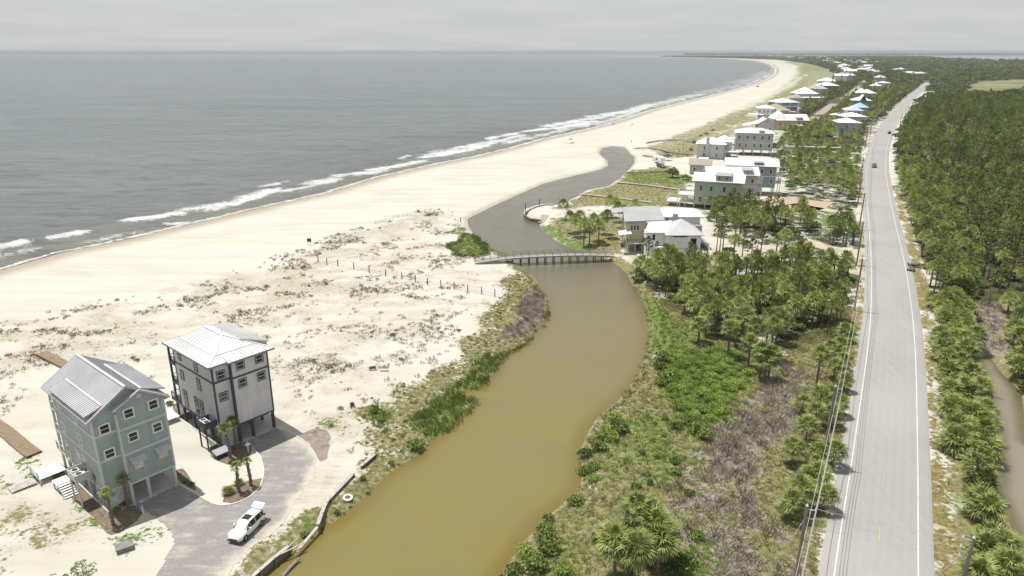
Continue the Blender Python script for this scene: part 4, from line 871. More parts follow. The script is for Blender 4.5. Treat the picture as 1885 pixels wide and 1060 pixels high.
# ------------------------------------------------------------------ houses along the coast road
def coast_house(label, A, B, ze, depth, zb, wm, rm, roof='hip', rise=1.8, ov=0.8, rows=(), cols=3, band=None, trim=None, dormer=None, deck=None, chimney=None, wsize=(0.9, 1.5), gax='x', post=True, extra=None):
    """A, B: photo pixels of the two top corners of the wall that faces the camera"""
    a, b = P(*A, ze), P(*B, ze); rz = frame_of(a, b); Wd = (b - a).xy.length
    g = Vector((a.x, a.y, 0)); root = empty('beach_house', g, rz); tag(root, label, 'house'); trim = trim or white_m
    wb = MB().box(0, Wd, 0, depth, zb, ze)
    if roof == 'gable':
        if gax == 'x': wb.add([(0, 0, ze + .002), (0, depth / 2, ze + rise * .93), (0, depth, ze + .002), (.3, 0, ze + .002), (.3, depth / 2, ze + rise * .93), (.3, depth, ze + .002), (Wd, 0, ze + .002), (Wd, depth / 2, ze + rise * .93), (Wd, depth, ze + .002)], [(0, 1, 2), (3, 5, 4), (6, 8, 7)])
        else: wb.add([(0, 0, ze + .002), (Wd, 0, ze + .002), (Wd / 2, 0, ze + rise * .93), (0, .3, ze + .002), (Wd, .3, ze + .002), (Wd / 2, .3, ze + rise * .93)], [(0, 1, 2), (3, 5, 4)])
    wb.build('wall', wm, root)
    r = MB()
    if roof == 'hip': hip(r, -ov, Wd + ov, -ov, depth + ov, ze + .02, rise)
    elif roof == 'gable': gable(r, -ov, Wd + ov, -ov, depth + ov, ze - .05, rise, gax)
    elif roof == 'mono': r.slab([(-ov, -ov, ze + .15), (Wd + ov, -ov, ze + .15 + rise), (Wd + ov, depth + ov, ze + .15 + rise), (-ov, depth + ov, ze + .15)], .25)
    else: r.box(-ov, Wd + ov, -ov, depth + ov, ze + .01, ze + .28)
    rf = r.build('roof', rm, root)
    for z in (band or ()):
        MB().box(-.05, Wd + .05, -.05, -.002, z - .14, z + .14).box(Wd + .002, Wd + .05, 0, depth, z - .14, z + .14).box(-.05, -.002, 0, depth, z - .14, z + .14).build('band', trim, root)
    if band:
        for x in (-.06, Wd - .16): MB().box(x, x + .22, -.06, -.002, zb, ze).build('corner_board', trim, root)
    for z in rows:
        n = cols
        for i in range(n): window(root, Wd * (i + .5) / n + (0.25 if (i + int(z)) % 2 else -0.2), 0, z, 0, wsize[0], wsize[1], trim)
        for y in (depth * .3, depth * .7): window(root, 0, y, z, -PI / 2, wsize[0], wsize[1], trim); window(root, Wd, y, z, PI / 2, wsize[0], wsize[1], trim)
    if zb > 0.9 and post:
        n = max(2, int(Wd / 3.6)); posts(root, [(.15 + (Wd - .3) * i / n, y) for i in range(n + 1) for y in (.15, depth / 2, depth - .15)], 0, zb, .28, trim)
        MB().box(.1, Wd - .1, .1, depth - .1, zb - .22, zb - .003).build('floor_frame', wood_grey, root)
    if dormer:
        x0, x1, hh = dormer; x0 *= Wd; x1 *= Wd
        MB().box(x0, x1, -.02, depth * .45, ze - .3, ze + hh).build('dormer', wm, root)
        MB().slab([(x0 - .3, -.5, ze + hh + .0), (x1 + .3, -.5, ze + hh), (x1 + .3, depth * .5, ze + hh + .45), (x0 - .3, depth * .5, ze + hh + .45)], .15).build('dormer_roof', rf_grey, root)
        k = max(1, int((x1 - x0) / 1.6))
        for i in range(k): window(root, x0 + (x1 - x0) * (i + .5) / k, -.02, ze + hh / 2, 0, .7, .8, trim)
    if chimney:
        x = chimney * Wd; MB().box(x - .7, x + .7, -.75, -.004, 0, ze + rise + .6).build('chimney', wm, root)
    if deck:
        x0, x1, y0, y1, z = deck
        MB().box(x0, x1, y0, y1, z - .2, z).build('deck', white_m if z > 2 else wood_grey, root)
        railing(root, [(x0, y0, z), (x0, y1, z), (x1, y1, z)] if y0 > 1 else [(x1, y0, z), (x0, y0, z), (x0, y1, z)], white_m, 1.0, .5)
        if z > 1: posts(root, [(x0 + .2, y0 + .2), (x0 + .2, y1 - .2), (x1 - .2, y0 + .2), (x1 - .2, y1 - .2)], 0, z - .2, .22, white_m)
    if extra: extra(root, Wd)
    return root
sage = wall_mat('sage_green_siding', (0.315, 0.375, 0.305)); gry = wall_mat('grey_siding', (0.40, 0.405, 0.43)); teal = wall_mat('teal_blue_siding', (0.225, 0.295, 0.325)); lgry = wall_mat('light_grey_siding', (0.47, 0.47, 0.485))
wht = wall_mat('white_siding', (0.74, 0.74, 0.74)); crm = wall_mat('cream_siding', (0.50, 0.46, 0.33)); yel = wall_mat('pale_yellow_siding', (0.50, 0.42, 0.27)); lbl = wall_mat('light_blue_siding', (0.37, 0.44, 0.50)); blu = wall_mat('blue_siding', (0.22, 0.29, 0.40)); tqs = wall_mat('aqua_siding', (0.27, 0.40, 0.40)); brn = wall_mat('brown_siding', (0.23, 0.17, 0.12))

def sage_deck(root, Wd):
    """stepped white sea-side decks"""
    for k, (x0, x1, y0, y1, z) in enumerate([(-5.6, -.05, 1.0, 7.4, 4.3), (-9.2, -.05, .6, 7.4, 1.9)]):
        MB().box(x0, x1, y0, y1, z - .2, z).build('deck', white_m, root); railing(root, [(x1, y0, z), (x0, y0, z), (x0, y1, z), (x1, y1, z)], white_m, 1.0, .4)
        posts(root, [(x0 + .2, y0 + .2), (x0 + .2, y1 - .2), ((x0 + x1) / 2, y0 + .2), ((x0 + x1) / 2, y1 - .2)], 0, z - .2, .22, white_m)
    for x in (Wd * .28, Wd * .83):
        MB().slab([(x - .9, -.02, 4.2), (x + .9, -.02, 4.2), (x + .9, -.8, 3.85), (x - .9, -.8, 3.85)], .06).build('awning', white_m, root)
def end_balconies(root, Wd):
    for z in (4.4, 7.3):
        MB().box(Wd + .03, Wd + 2.0, .3, 6.6, z - .2, z).build('balcony', white_m, root); railing(root, [(Wd + .05, .35, z), (Wd + 1.95, .35, z), (Wd + 1.95, 6.5, z), (Wd + .05, 6.5, z)], white_m, 1.0, .4)
    posts(root, [(Wd + 1.85, .45), (Wd + 1.85, 6.4)], 0, 9.6, .22, white_m)
    s = MB(); s.bar((Wd + 1.2, -1.6, 1.6), (Wd + 4.6, -1.6, .1), 1.1, .14); s.build('stair', wood_grey, root)
    sl = MB(); sl.box(-7.0, -.05, .6, 6.6, 4.0, 4.2); sl.build('deck', white_m, root); railing(root, [(-.1, .6, 4.2), (-7, .6, 4.2), (-7, 6.6, 4.2)], white_m, 1.0, .4); posts(root, [(-6.8, .8), (-6.8, 6.4), (-3, .8)], 0, 4.0, .22, white_m)
coast_house('sage green house on low stilts with wall dormer, nearest of the row of three', (1279.7, 331.3), (1366, 336.4), 9.6, 7.6, 1.7, sage, rf_white, 'gable', 2.2, .9, (7.0, 3.3), 4, (5.2, 8.6), mat('sage_trim', (0.36, 0.42, 0.34)), (.44, .76, 2.0), extra=sage_deck, wsize=(.9, 1.6))
coast_house('grey house with white roof and end balconies, standing between the sage green and teal houses', (1304, 320), (1394, 322), 10.0, 7.4, 2.0, gry, rf_white, 'gable', 2.2, .9, (7.9, 4.2), 5, (5.9,), None, (.72, .9, 1.6), extra=end_balconies, wsize=(.9, 1.5))
coast_house('teal blue house on tall white stilts with white roof, farthest of the row of three', (1339, 303), (1430.5, 306), 10.6, 7.6, 2.9, teal, rf_white, 'gable', 2.2, .9, (8.6, 5.0), 5, (6.8,), None, (.55, .72, 1.2), extra=end_balconies, wsize=(.9, 1.6))
coast_house('low grey house with tan shingle roof behind the white roofed row', (1270.5, 302.5), (1308, 304), 4.2, 9.0, 0, gry, rf_tan, 'gable', 2.0, .7, (2.2,), 2)
coast_house('small white roofed outbuilding behind the low tan roof', (1288, 296), (1302, 296.5), 3.6, 5.0, 0, wht, rf_white, 'gable', 1.4, .5)
coast_house('grey house with tall outside chimney and white hipped roof', (1284, 264), (1334, 266), 7.2, 12.0, 0, lgry, rf_white, 'hip', 2.6, 1.0, (5.2, 1.9), 2, None, None, None, None, .38, extra=lambda root, Wd: (MB().box(Wd * .62, Wd * 1.22, 5.0, 15.0, 0, 7.9).build('rear_wing', lgry, root), (lambda m: (hip(m, Wd * .56, Wd * 1.30, 4.2, 15.8, 7.95, 2.7), m.build('rear_roof', rf_white, root)))(MB()), MB().box(Wd * 1.0, Wd * 1.55, -.5, 5, 3.6, 3.8).build('deck', white_m, root), railing(root, [(Wd * 1.55, 5, 3.8), (Wd * 1.55, -.5, 3.8), (Wd, -.5, 3.8)], white_m, 1.0, .5), posts(root, [(Wd * 1.5, -.3), (Wd * 1.5, 4.8), (Wd * 1.05, -.3)], 0, 3.6, .22, white_m)))
coast_house('wide grey three storey house on white stilts with white roof beside the chimney house', (1356, 243.8), (1424.5, 245.6), 11.2, 12.0, 2.9, gry, rf_white, 'hip', 2.0, .9, (8.9, 5.0), 5, (6.4,), None, (.62, .74, 1.1), wsize=(1.0, 1.8), extra=lambda root, Wd: [MB().box(-3.0, -.03, 2, 9, z - .2, z).build('balcony', white_m, root) and railing(root, [(-.1, 2, z), (-3, 2, z), (-3, 9, z)], white_m, 1.0, .5) for z in (4.4, 8.0)])
coast_house('grey house with a steep white gable facing the camera and small cupola', (1396, 227.8), (1426.5, 228.4), 6.2, 16, 0, gry, rf_white, 'gable', 3.6, .7, (3.0,), 2, gax='y', extra=lambda root, Wd: (window(root, Wd / 2, 0, 7.3, 0, .8, 1.5), MB().box(Wd * .4, Wd * .6, 5, 8, 8.5, 11.5).build('cupola', lgry, root), MB().box(Wd * .34, Wd * .66, 4.4, 8.6, 11.5, 11.8).build('cupola_roof', rf_grey, root), MB().slab([(-9, 1, 4.6), (-.3, 1, 6.4), (-.3, 15, 6.4), (-9, 15, 4.6)], .2).build('porch_roof', rf_white, root), posts(root, [(-8.6, 1.4), (-8.6, 14.4), (-8.6, 8)], 0, 4.5, .25, white_m)))
coast_house('long pale yellow house with white roofs and a central pyramid roof', (1431, 221), (1488, 221.4), 6.6, 16, 0, yel, rf_white, 'gable', 3.4, .9, (4.2,), 5, None, None, (.62, .82, 1.6), extra=lambda root, Wd: ((lambda m: (hip(m, -2.5, Wd * .36, 0.5, 14.5, 7.2, 5.2), m.build('pyramid_roof', rf_white, root)))(MB()), MB().box(-1.6, Wd * .33, 1.3, 13.5, 0, 7.2).build('tower_wall', yel, root), MB().slab([(Wd * .45, -5, 3.4), (Wd * .78, -5, 3.4), (Wd * .78, -.1, 4.4), (Wd * .45, -.1, 4.4)], .2).build('porch_roof', rf_white, root), posts(root, [(Wd * .46, -4.8), (Wd * .77, -4.8)], 0, 3.3, .25, white_m)))
coast_house('house with a broad tan hipped roof behind the pale yellow house', (1407, 202.6), (1453, 203.4), 6.8, 20, 0, lgry, rf_tan, 'hip', 4.6, 1.2, (4.8,), 4)
coast_house('white two tier roofed house left of the broad tan roof', (1396, 199), (1426, 199.5), 8.5, 14, 0, wht, rf_white, 'hip', 2.2, 1.0, (6.2, 2.6), 4, extra=lambda root, Wd: (MB().slab([(-7, -3, 3.9), (Wd, -3, 3.9), (Wd, -.1, 4.8), (-7, -.1, 4.8)], .2).build('porch_roof', rf_white, root), posts(root, [(-6.7, -2.8), (0, -2.8), (Wd - .2, -2.8)], 0, 3.8, .25, white_m)))
coast_house('blue house with white hipped roof and white porch posts', (1435, 188.6), (1469, 188.2), 9.4, 18, 2.5, blu, rf_white, 'hip', 3.0, 1.4, (7.6, 4.6), 4, (6.1,), None, extra=lambda root, Wd: (MB().box(0, Wd, -2.6, -.05, 5.8, 6.0).build('porch', white_m, root), railing(root, [(0, -2.6, 6), (Wd, -2.6, 6)], white_m, 1.0, .6), posts(root, [(.2, -2.4), (Wd / 2, -2.4), (Wd - .2, -2.4)], 0, 9.2, .28, white_m)))
coast_house('light blue box shaped house with overhanging white hipped roof beside the driveways', (1547, 225.4), (1582, 226), 8.4, 14, 0, lbl, rf_white, 'hip', 2.4, 1.6, (3.0,), 3, wsize=(.8, 1.2))
coast_house('pale house with white hipped roof just behind the light blue box house', (1556, 214.4), (1594, 214.6), 8.2, 14, 0, lgry, rf_white, 'hip', 2.4, 1.2, (5.5,), 3)
coast_house('white house under a lilac metal roof, third back from the light blue box house', (1561, 203), (1587, 203.4), 8.6, 14, 0, wht, rf_lilac, 'hip', 2.8, 1.4, (6.8, 3.4), 3, extra=lambda root, Wd: (MB().slab([(-11, 0, 5.0), (-.05, 0, 6.6), (-.05, 11, 6.6), (-11, 11, 5.0)], .2).build('side_roof', rf_white, root), MB().box(-9.5, -.1, 1, 10, 0, 5.0).build('side_wing', wht, root)))
coast_house('house with a sky blue metal roof among trees by the lilac roof', (1575, 197.6), (1597, 198), 8.2, 14, 0, lbl, rf_blue, 'hip', 3.2, 1.2, (5.0,), 3)
coast_house('aqua house with white cross gabled roof among dark trees', (1571, 184.6), (1603, 185.2), 8.2, 16, 0, tqs, rf_white, 'hip', 3.4, 1.4, (6.0, 2.8), 4, extra=lambda root, Wd: (lambda m: (gable(m, Wd * .35, Wd * .75, -3, 14, 8.2, 5.0, 'y'), m.build('cross_gable', rf_white, root)))(MB()))
coast_house('white house with two joined hipped roofs behind the aqua house', (1580, 171.4), (1612, 172), 7.8, 20, 0, wht, rf_white, 'hip', 4.0, 1.4, (5.5,), 4, extra=lambda root, Wd: (lambda m: (hip(m, -3, Wd * .5, -6, 12, 8.4, 5.0), m.build('front_roof', rf_white, root)))(MB()))
coast_house('long white house with flat white roof on the far side of the trees', (1613, 152.4), (1638, 152.8), 9.4, 18, 0, wht, rf_white, 'hip', 2.0, 1.2, (6.5,), 5)
coast_house('white cottage below the long white house among trees', (1601, 157.6), (1619, 158), 8.4, 16, 0, wht, rf_white, 'hip', 3.0, 1.4, (5.0,), 3)
coast_house('grey house with white pyramid roof and long porch facing the dune belt', (1470, 172.4), (1505, 172.6), 8.4, 26, 0, lgry, rf_white, 'hip', 6.0, 1.5, (5.8,), 4, extra=lambda root, Wd: (MB().slab([(-6, -6, 4.8), (Wd + 6, -6, 4.8), (Wd + 6, -.1, 6.0), (-6, -.1, 6.0)], .25).build('porch_roof', rf_white, root), posts(root, [(-5.6, -5.6), (Wd * .5, -5.6), (Wd + 5.6, -5.6)], 0, 4.7, .3, white_m)))
coast_house('house with plain grey roof between the blue house and the porch house', (1456, 180.4), (1480, 180.8), 8.0, 20, 0, gry, rf_shingle, 'hip', 3.0, 1.2, (5.0,), 3)
coast_house('house with a white roof on a brown wall by the end of the side road', (1506, 157.4), (1544, 157.8), 8.6, 24, 0, brn, rf_white, 'hip', 4.5, 1.5, (5.8,), 5)
coast_house('pale grey roofed house just below the brown walled house', (1496, 163.4), (1523, 163.8), 8.0, 22, 0, lgry, rf_grey, 'hip', 4.2, 1.5, (5.0,), 4)
coast_house('white roofed house with side wings nearest the wide dune meadow', (1507, 149), (1537, 149.4), 9.0, 26, 0, lgry, rf_white, 'hip', 4.8, 2.0, (6.0,), 4)

# the white and cream house by the footbridge: four joined volumes
def bridge_house():
    a, b = P(1230.6, 432, 6.4), P(1291, 432, 6.4); rz = frame_of(a, b); root = empty('beach_house', (a.x, a.y, 0), rz); Wd = (b - a).xy.length
    tag(root, 'white and cream house with several white and grey roofs by the end of the footbridge', 'house')
    MB().box(0, Wd, 0, 9.0, 0, 6.4).build('wall', wht, root); m = MB(); r0, r1 = hip(m, -.7, Wd + .7, -.7, 9.7, 6.42, 3.0); m.build('roof', roof_mat('pale_roof_metal', (0.42, 0.42, 0.43)), root)
    pale = root.children[-1].data.materials[0]
    MB().box(-4.9, -.02, 3.6, 9.4, 0, 6.2).build('side_wing', wht, root)
    m = MB(); m.slab([(-5.6, 2.9, 6.2), (.6, 2.9, 6.2), (2.2, 6.4, 8.6), (-3.9, 6.4, 8.2)], .18); m.slab([(-3.9, 6.4, 8.2), (2.2, 6.4, 8.6), (2.2, 10.0, 6.3), (-5.6, 10.0, 6.3)], .18); m.build('side_roof', rf_white, root)
    MB().box(-9.3, -4.2, 7.6, 15.5, 2.6, 8.2).build('cream_wing', crm, root)
    MB().slab([(-10.2, 6.6, 8.25), (.6, 7.6, 8.45), (.6, 16.6, 10.3), (-9.2, 16.6, 10.0)], .28).build('cream_wing_roof', rf_grey, root)
    MB().slab([(-12.4, 13, 9.0), (-9.3, 13, 9.5), (-9.3, 17.5, 9.7), (-12.4, 17.5, 9.3)], .25).build('small_roof', rf_grey, root)
    posts(root, [(-9.1, 7.8), (-4.5, 7.8), (-9.1, 15.2), (-6.8, 7.8)], 0, 2.6, .3, white_m); MB().box(-8.8, -4.6, 10, 15.2, 0, 2.6).build('ground_room', crm, root)
    for x in (-8.0, -7.2, -6.4): window(root, x, 7.6, 6.4, 0, .62, 1.3)
    MB().box(-9.3, -4.4, 5.4, 7.58, 2.5, 2.7).build('balcony', white_m, root); railing(root, [(-9.2, 7.5, 2.7), (-9.2, 5.45, 2.7), (-4.5, 5.45, 2.7)], wood_grey, 1.0, .3)
    posts(root, [(-9.1, 5.6), (-11.2, 5.2)], 0, 5.2, .2, white_m); MB().slab([(-11.6, 4.6, 5.2), (-8.4, 4.6, 5.5), (-8.4, 7.4, 5.9), (-11.6, 7.4, 5.6)], .15).build('porch_roof', rf_white, root)
    MB().box(1.6, Wd + 2.6, 9.2, 19, 0, 6.6).build('rear_wing', lgry, root); MB().box(-6.5, Wd + 3.4, 10.2, 20.5, 8.4, 8.7).build('rear_roof', rf_white, root); MB().box(2.2, Wd + 2.2, 10.5, 19.5, 6.61, 8.39).build('clerestory', lgry, root)
    MB().box(3.0, 4.3, 9.4, 10.0, 6.6, 9.6).build('chimney', rf_grey, root)
    window(root, -2.9, 3.6, 4.8, 0, .75, 1.5); window(root, Wd * .78, 0, 4.3, 0, 1.25, 2.0, navy_m, None, 0); window(root, Wd * .36, 0, 6.05, 0, 3.4, .28, navy_m, None, 0); window(root, Wd * .64, 0, 1.4, 0, .35, 1.6, navy_m, None, 0)
    MB().box(0, Wd + .05, -.05, -.003, 2.7, 2.85).build('band', mat('pale_band', (0.45, 0.45, 0.46)), root)
    MB().box(-3.2, -.02, .3, 3.5, 2.6, 2.8).build('balcony', white_m, root); railing(root, [(-3.1, 3.5, 2.8), (-3.1, .35, 2.8), (-.1, .35, 2.8)], white_m, 1.0, .4); posts(root, [(-3.0, .5), (-.2, .5)], 0, 2.6, .22, white_m)
    window(root, -1.6, 3.6, 1.35, 0, 2.0, 2.0, white_m, None, 1, 2)
    MB().box(Wd + .02, Wd + 2.2, .5, 6, 2.5, 2.7).build('landing', wood_grey, root); MB().slab([(Wd, .2, 4.6), (Wd + 2.4, .2, 3.9), (Wd + 2.4, 6, 3.9), (Wd, 6, 4.6)], .15).build('porch_roof', rf_grey, root); posts(root, [(Wd + 2.1, .6), (Wd + 2.1, 5.8)], 0, 3.8, .2, white_m)
    for i in range(9): MB().box(Wd + 1.0, Wd + 2.2, .3 - i * .34, .64 - i * .34, 2.4 - i * .27, 2.5 - i * .27).build('step', wood_grey, root)
    railing(root, [(Wd + 2.2, .5, 2.6), (Wd + 2.2, -2.6, .1)], white_m, 1.0, .4)
bridge_house()

# far houses: small in the picture, four shared builds
def far_proto():
    out = []
    for k, (wm, rm, rs) in enumerate([(lgry, rf_white, 'hip'), (wht, rf_white, 'gable'), (lbl, rf_white, 'hip'), (yel, rf_white, 'hip'), (gry, rf_grey, 'hip')]):
        b = MB().box(-.5, .5, -.4, .4, 0, .62); r = MB(); (hip(r, -.58, .58, -.48, .48, .62, .24, .02) if rs == 'hip' else gable(r, -.58, .58, -.48, .48, .61, .26, 'x', .02))
        out.append((b.mesh('far_wall', wm), r.mesh('far_roof', rm)))
    return out
FARM = far_proto()
FAR = [(110,300,160),(1065,322,70),(1140,345,90),(1190,378,130),(1110,410,110),(1070,440,120),(1200,434,95),(1430,308,80),(1350,327,85),(1340,357,95),(1412,350,80),(1482,371,90),(1555,386,60),(1590,462,60),(1310,237,95),(1400,226,55),(1443,222,55),(1380,256,80),(1560,253,70),(728,208,120),(722,190,60),(835,234,85),(925,217,110),(935,241,95),(1000,262,110),(1070,226,50),(1130,229,55),(1192,236,40),(205,178,100),(332,175,55),(400,186,65),(470,178,90),(530,196,55),(600,183,80),(685,183,25),(795,186,30),(850,176,35),(1010,184,26),(1075,188,22),(1250,239,35),(900,206,40),(1868,349,40),(1110,293,90),(1035,213,30),(1455,335,60),(1250,262,40)]
FAR[0] = (1110, 302, 120)
rows_ = {}
for x, y, w_ in FAR: rows_.setdefault('beach bend' if x < 700 else ('middle cluster' if y < 285 else 'nearer cluster'), []).append((x, y, w_))
k = 0
for rn, lst in rows_.items():
    lst.sort()
    for i, (x, y, w_) in enumerate(lst):
        px, py = 1400 + x / 7.25, 80 + y / 7.25; zr = 8.0; c = P(px, py, zr); t = (CAM_H - zr) / (F_PX * SP + (py - 530) * CP); wd = min(36, max(15, w_ / 7.25 * t * 1.2))
        kind = k % 5 if w_ > 45 else k % 2; k += 1
        o = empty('far_house', (c.x, c.y, 0), -0.35 + 0.5 * RNG.random() - math.atan2(c.x, c.y) * .5); s = (wd, wd * 0.9, 16.0 if wd > 20 else 15)
        for nm, me in zip(('wall', 'roof'), FARM[kind]): link(nm, me, o, None, None, s)
        nth = ORD[i]
        place = {'beach bend': 'small far white roofed house in the row behind the beach bend', 'middle cluster': 'small distant white roofed house in the far wooded cluster', 'nearer cluster': 'white roofed house in the cluster beyond the dune meadow'}[rn]
        tag(o, f'{place}, {nth} from the left', 'house', 'distant houses along the coast')
for i, (px, py) in enumerate([(1655, 128.5), (1672, 135), (1692, 136), (1723, 108)]):
    c = P(px, py, 6); o = empty('far_house', (c.x, c.y, 0), .2 * i)
    for nm, me in zip(('wall', 'roof'), FARM[i % 2]): link(nm, me, o, None, None, (26, 20, 12))
    tag(o, ['lone white house in the woods right of the far cluster', 'low white house on the woods edge left of where the road ends', 'white house nearest to where the road disappears', 'tiny white house on the point by the bay'][i], 'house', 'distant houses along the coast')
# ------------------------------------------------------------------ plants: meshes
palm_leaf = leaf_mat('palm_leaf', (0.078, 0.118, 0.028), (0.265, 0.300, 0.090), None, 0.25, 0.5, 0.3, 1.0)
palm_dry = leaf_mat('palm_dead_leaf', (0.16, 0.12, 0.06), (0.27, 0.21, 0.10), None, 0.1, 0.7, 0.2)
pine_leaf = leaf_mat('pine_needle', (0.074, 0.114, 0.030), (0.220, 0.270, 0.080), (0.22, 0.185, 0.065), 0.24, 0.6, 0.3, 0.35)
bush_leaf = leaf_mat('bush_leaf', (0.066, 0.112, 0.026), (0.175, 0.235, 0.055), None, 0.22, 0.55, 0.35, 0.8)
bright_leaf = leaf_mat('bright_bush_leaf', (0.115, 0.190, 0.030), (0.250, 0.345, 0.072), None, 0.28, 0.55, 0.35, 0.7)
grey_leaf = leaf_mat('grey_bush_leaf', (0.085, 0.095, 0.060), (0.205, 0.200, 0.150), None, 0.15, 0.7, 0.2, 0.8)
oak_leaf = leaf_mat('dark_canopy_leaf', (0.056, 0.084, 0.029), (0.160, 0.190, 0.066), (0.15, 0.145, 0.065), 0.15, 0.6, 0.3, 0.25)
reed_leaf = leaf_mat('reed_blade', (0.075, 0.115, 0.024), (0.190, 0.240, 0.060), None, 0.25, 0.6, 0.25, 0.6)
straw_leaf = leaf_mat('straw_blade', (0.180, 0.155, 0.068), (0.380, 0.330, 0.180), None, 0.2, 0.8, 0.15, 0.6)
meadow_leaf = leaf_mat('meadow_blade', (0.120, 0.155, 0.038), (0.280, 0.305, 0.095), None, 0.25, 0.7, 0.2, 0.4)
dune_leaf = leaf_mat('dune_grass_blade', (0.070, 0.066, 0.026), (0.150, 0.128, 0.058), None, 0.15, 0.8, 0.15, 0.5)
twig_leaf = leaf_mat('dead_twig', (0.125, 0.102, 0.078), (0.47, 0.42, 0.36), None, 0.0, 0.9, 0.1, 0.35)
bark_m = mat('pine_bark', (0.125, 0.095, 0.072), 0.95, 0.1, var=0.2, scale=4); ptrunk_m = mat('palm_trunk', (0.155, 0.135, 0.110), 0.95, 0.1, var=0.2, scale=5)

class TM:
    """triangles and quads gathered in numpy, for leaves"""
    def __init__(s): s.V = []; s.F = []; s.n = 0
    def quad(s, a, b, c, d): s.V += [a, b, c, d]; s.F.append((s.n, s.n + 1, s.n + 2, s.n + 3)); s.n += 4
    def mesh(s, name, m): return npmesh(name, np.array(s.V), np.array(s.F), m)
def unit(v): return v / (np.linalg.norm(v) + 1e-9)
def frond_geo(T, rng, az, el, petiole, blade, nf, spread, org=np.zeros(3), droop=0.35, wid=0.075, split=False):
    """fan leaf: a stalk, then fingers spreading from its end and drooping at the tips"""
    d = np.array([math.cos(az) * math.cos(el), math.sin(az) * math.cos(el), math.sin(el)]); side = unit(np.cross(d, [0, 0, 1])) if abs(d[2]) < .97 else np.array([1., 0, 0]); up = unit(np.cross(side, d))
    hub = org + d * petiole; hub = hub + np.array([0, 0, -0.10 * petiole]); w = 0.028
    T.quad(org - side * w, org + side * w, hub + side * w, hub - side * w)
    for i in range(nf):
        a = (i / (nf - 1) - .5) * 2 * spread + rng.normal(0, .05)
        fd = unit(d * math.cos(a) + side * math.sin(a) + up * rng.normal(0.10, .12)); L = blade * (0.72 + .28 * math.cos(a)) * rng.uniform(.85, 1.1)
        fs = unit(np.cross(fd, up)) * wid * blade; mid = hub + fd * L * .55; tip = hub + fd * L * .96 + np.array([0, 0, -droop * L * rng.uniform(.6, 1.3)])
        if split:
            T.quad(hub, mid - fs, mid + up * 0.02, mid + fs); T.quad(mid - fs, tip - fs * .12, tip + fs * .12, mid + fs)
        else: T.quad(hub, mid - fs, tip, mid + fs)
def palm_crown_mesh(seed, n=30, nf=9, R=1.0, tight=False):
    rng = np.random.default_rng(seed); T = TM()
    for i in range(n):
        az = i * 2.39996 + rng.normal(0, .15); u = i / n; el = math.radians(82 - 112 * u ** .85) if not tight else math.radians(80 - 95 * u)
        frond_geo(T, rng, az, el, R * rng.uniform(.40, .52), R * rng.uniform(.52, .66), nf, 1.45, np.array([0, 0, .05 * (1 - u)]), .30 + .25 * u)
    return T.mesh('palm_crown', palm_leaf)
def frond_mesh(seed, nf=15, R=1.0, m=None):
    rng = np.random.default_rng(seed); T = TM(); frond_geo(T, rng, 0, 0, R * .46, R * .60, nf, 1.5, np.zeros(3), .38, .062, True); return T.mesh('frond', m or palm_leaf)
def trunk_mesh(name, h, r0, r1, m, lean=0.0, n=7, boots=0):
    b = MB(); pts = [(lean * (k / 5) ** 2, lean * .4 * math.sin(k), h * k / 5) for k in range(6)]; b.tube(pts, [r0 + (r1 - r0) * k / 5 for k in range(6)], n)
    for k in range(boots):
        a = k * 2.4; z = h * (.1 + .88 * k / max(1, boots)); r = r0 + (r1 - r0) * z / h
        b.bar((math.cos(a) * r * .8 + lean * (z / h) ** 2, math.sin(a) * r * .8, z - .12), (math.cos(a) * r * 1.55 + lean * (z / h) ** 2, math.sin(a) * r * 1.55, z + .12), .10, .05)
    return b.mesh(name, m)
def needle_burst(T, rng, c, d, n, L, w):
    for _ in range(n):
        v = unit(d * .55 + rng.normal(0, .62, 3) + np.array([0, 0, .18])); s = unit(np.cross(v, rng.normal(0, 1, 3))) * w
        l = L * rng.uniform(.7, 1.15); T.quad(c - s * .4, c + v * l * .55 - s, c + v * l, c + v * l * .55 + s)
def pine_meshes(seed, h=9.0, spread=2.3, nb=17, tufts=4, nn=7, base=.48):
    """crown and limbs of a slash pine in tree coordinates"""
    rng = np.random.default_rng(seed); T = TM(); lb = MB()
    for k in range(nb):
        u = k / (nb - 1); z = h * (base + (1 - base) * u ** .85); az = k * 2.4 + rng.normal(0, .3); L = spread * (1.05 - .72 * u ** 1.6) * rng.uniform(.65, 1.1); el = math.radians(8 + 50 * u)
        d = np.array([math.cos(az) * math.cos(el), math.sin(az) * math.cos(el), math.sin(el)]); o = np.array([0, 0, z * .97])
        if u < .93: lb.tube([o, o + d * L * .5, o + d * L * .92 + np.array([0, 0, .12])], [.06, .04, .02], 4, False)
        for t in range(tufts):
            f = (.42 + .62 * (t + rng.uniform(0, .6)) / tufts); c = o + d * L * f + rng.normal(0, .16 * L * .6, 3) * np.array([1, 1, .55])
            needle_burst(T, rng, c, d, nn + 2, .44, .105)
    return T.mesh('pine_crown', pine_leaf), lb.mesh('pine_limb', bark_m)
def leafball(T, rng, c, r, n, s, flat=.8):
    for _ in range(n):
        v = unit(rng.normal(0, 1, 3)); v[2] = abs(v[2]) * .9 - .12; p = c + v * r * rng.uniform(.72, 1.05) * np.array([1, 1, flat])
        a = unit(v + rng.normal(0, .7, 3)); t = unit(np.cross(a, rng.normal(0, 1, 3))); b = np.cross(a, t); k = s * rng.uniform(.6, 1.25)
        T.quad(p - t * k, p - b * k * .62, p + t * k, p + b * k * .62)
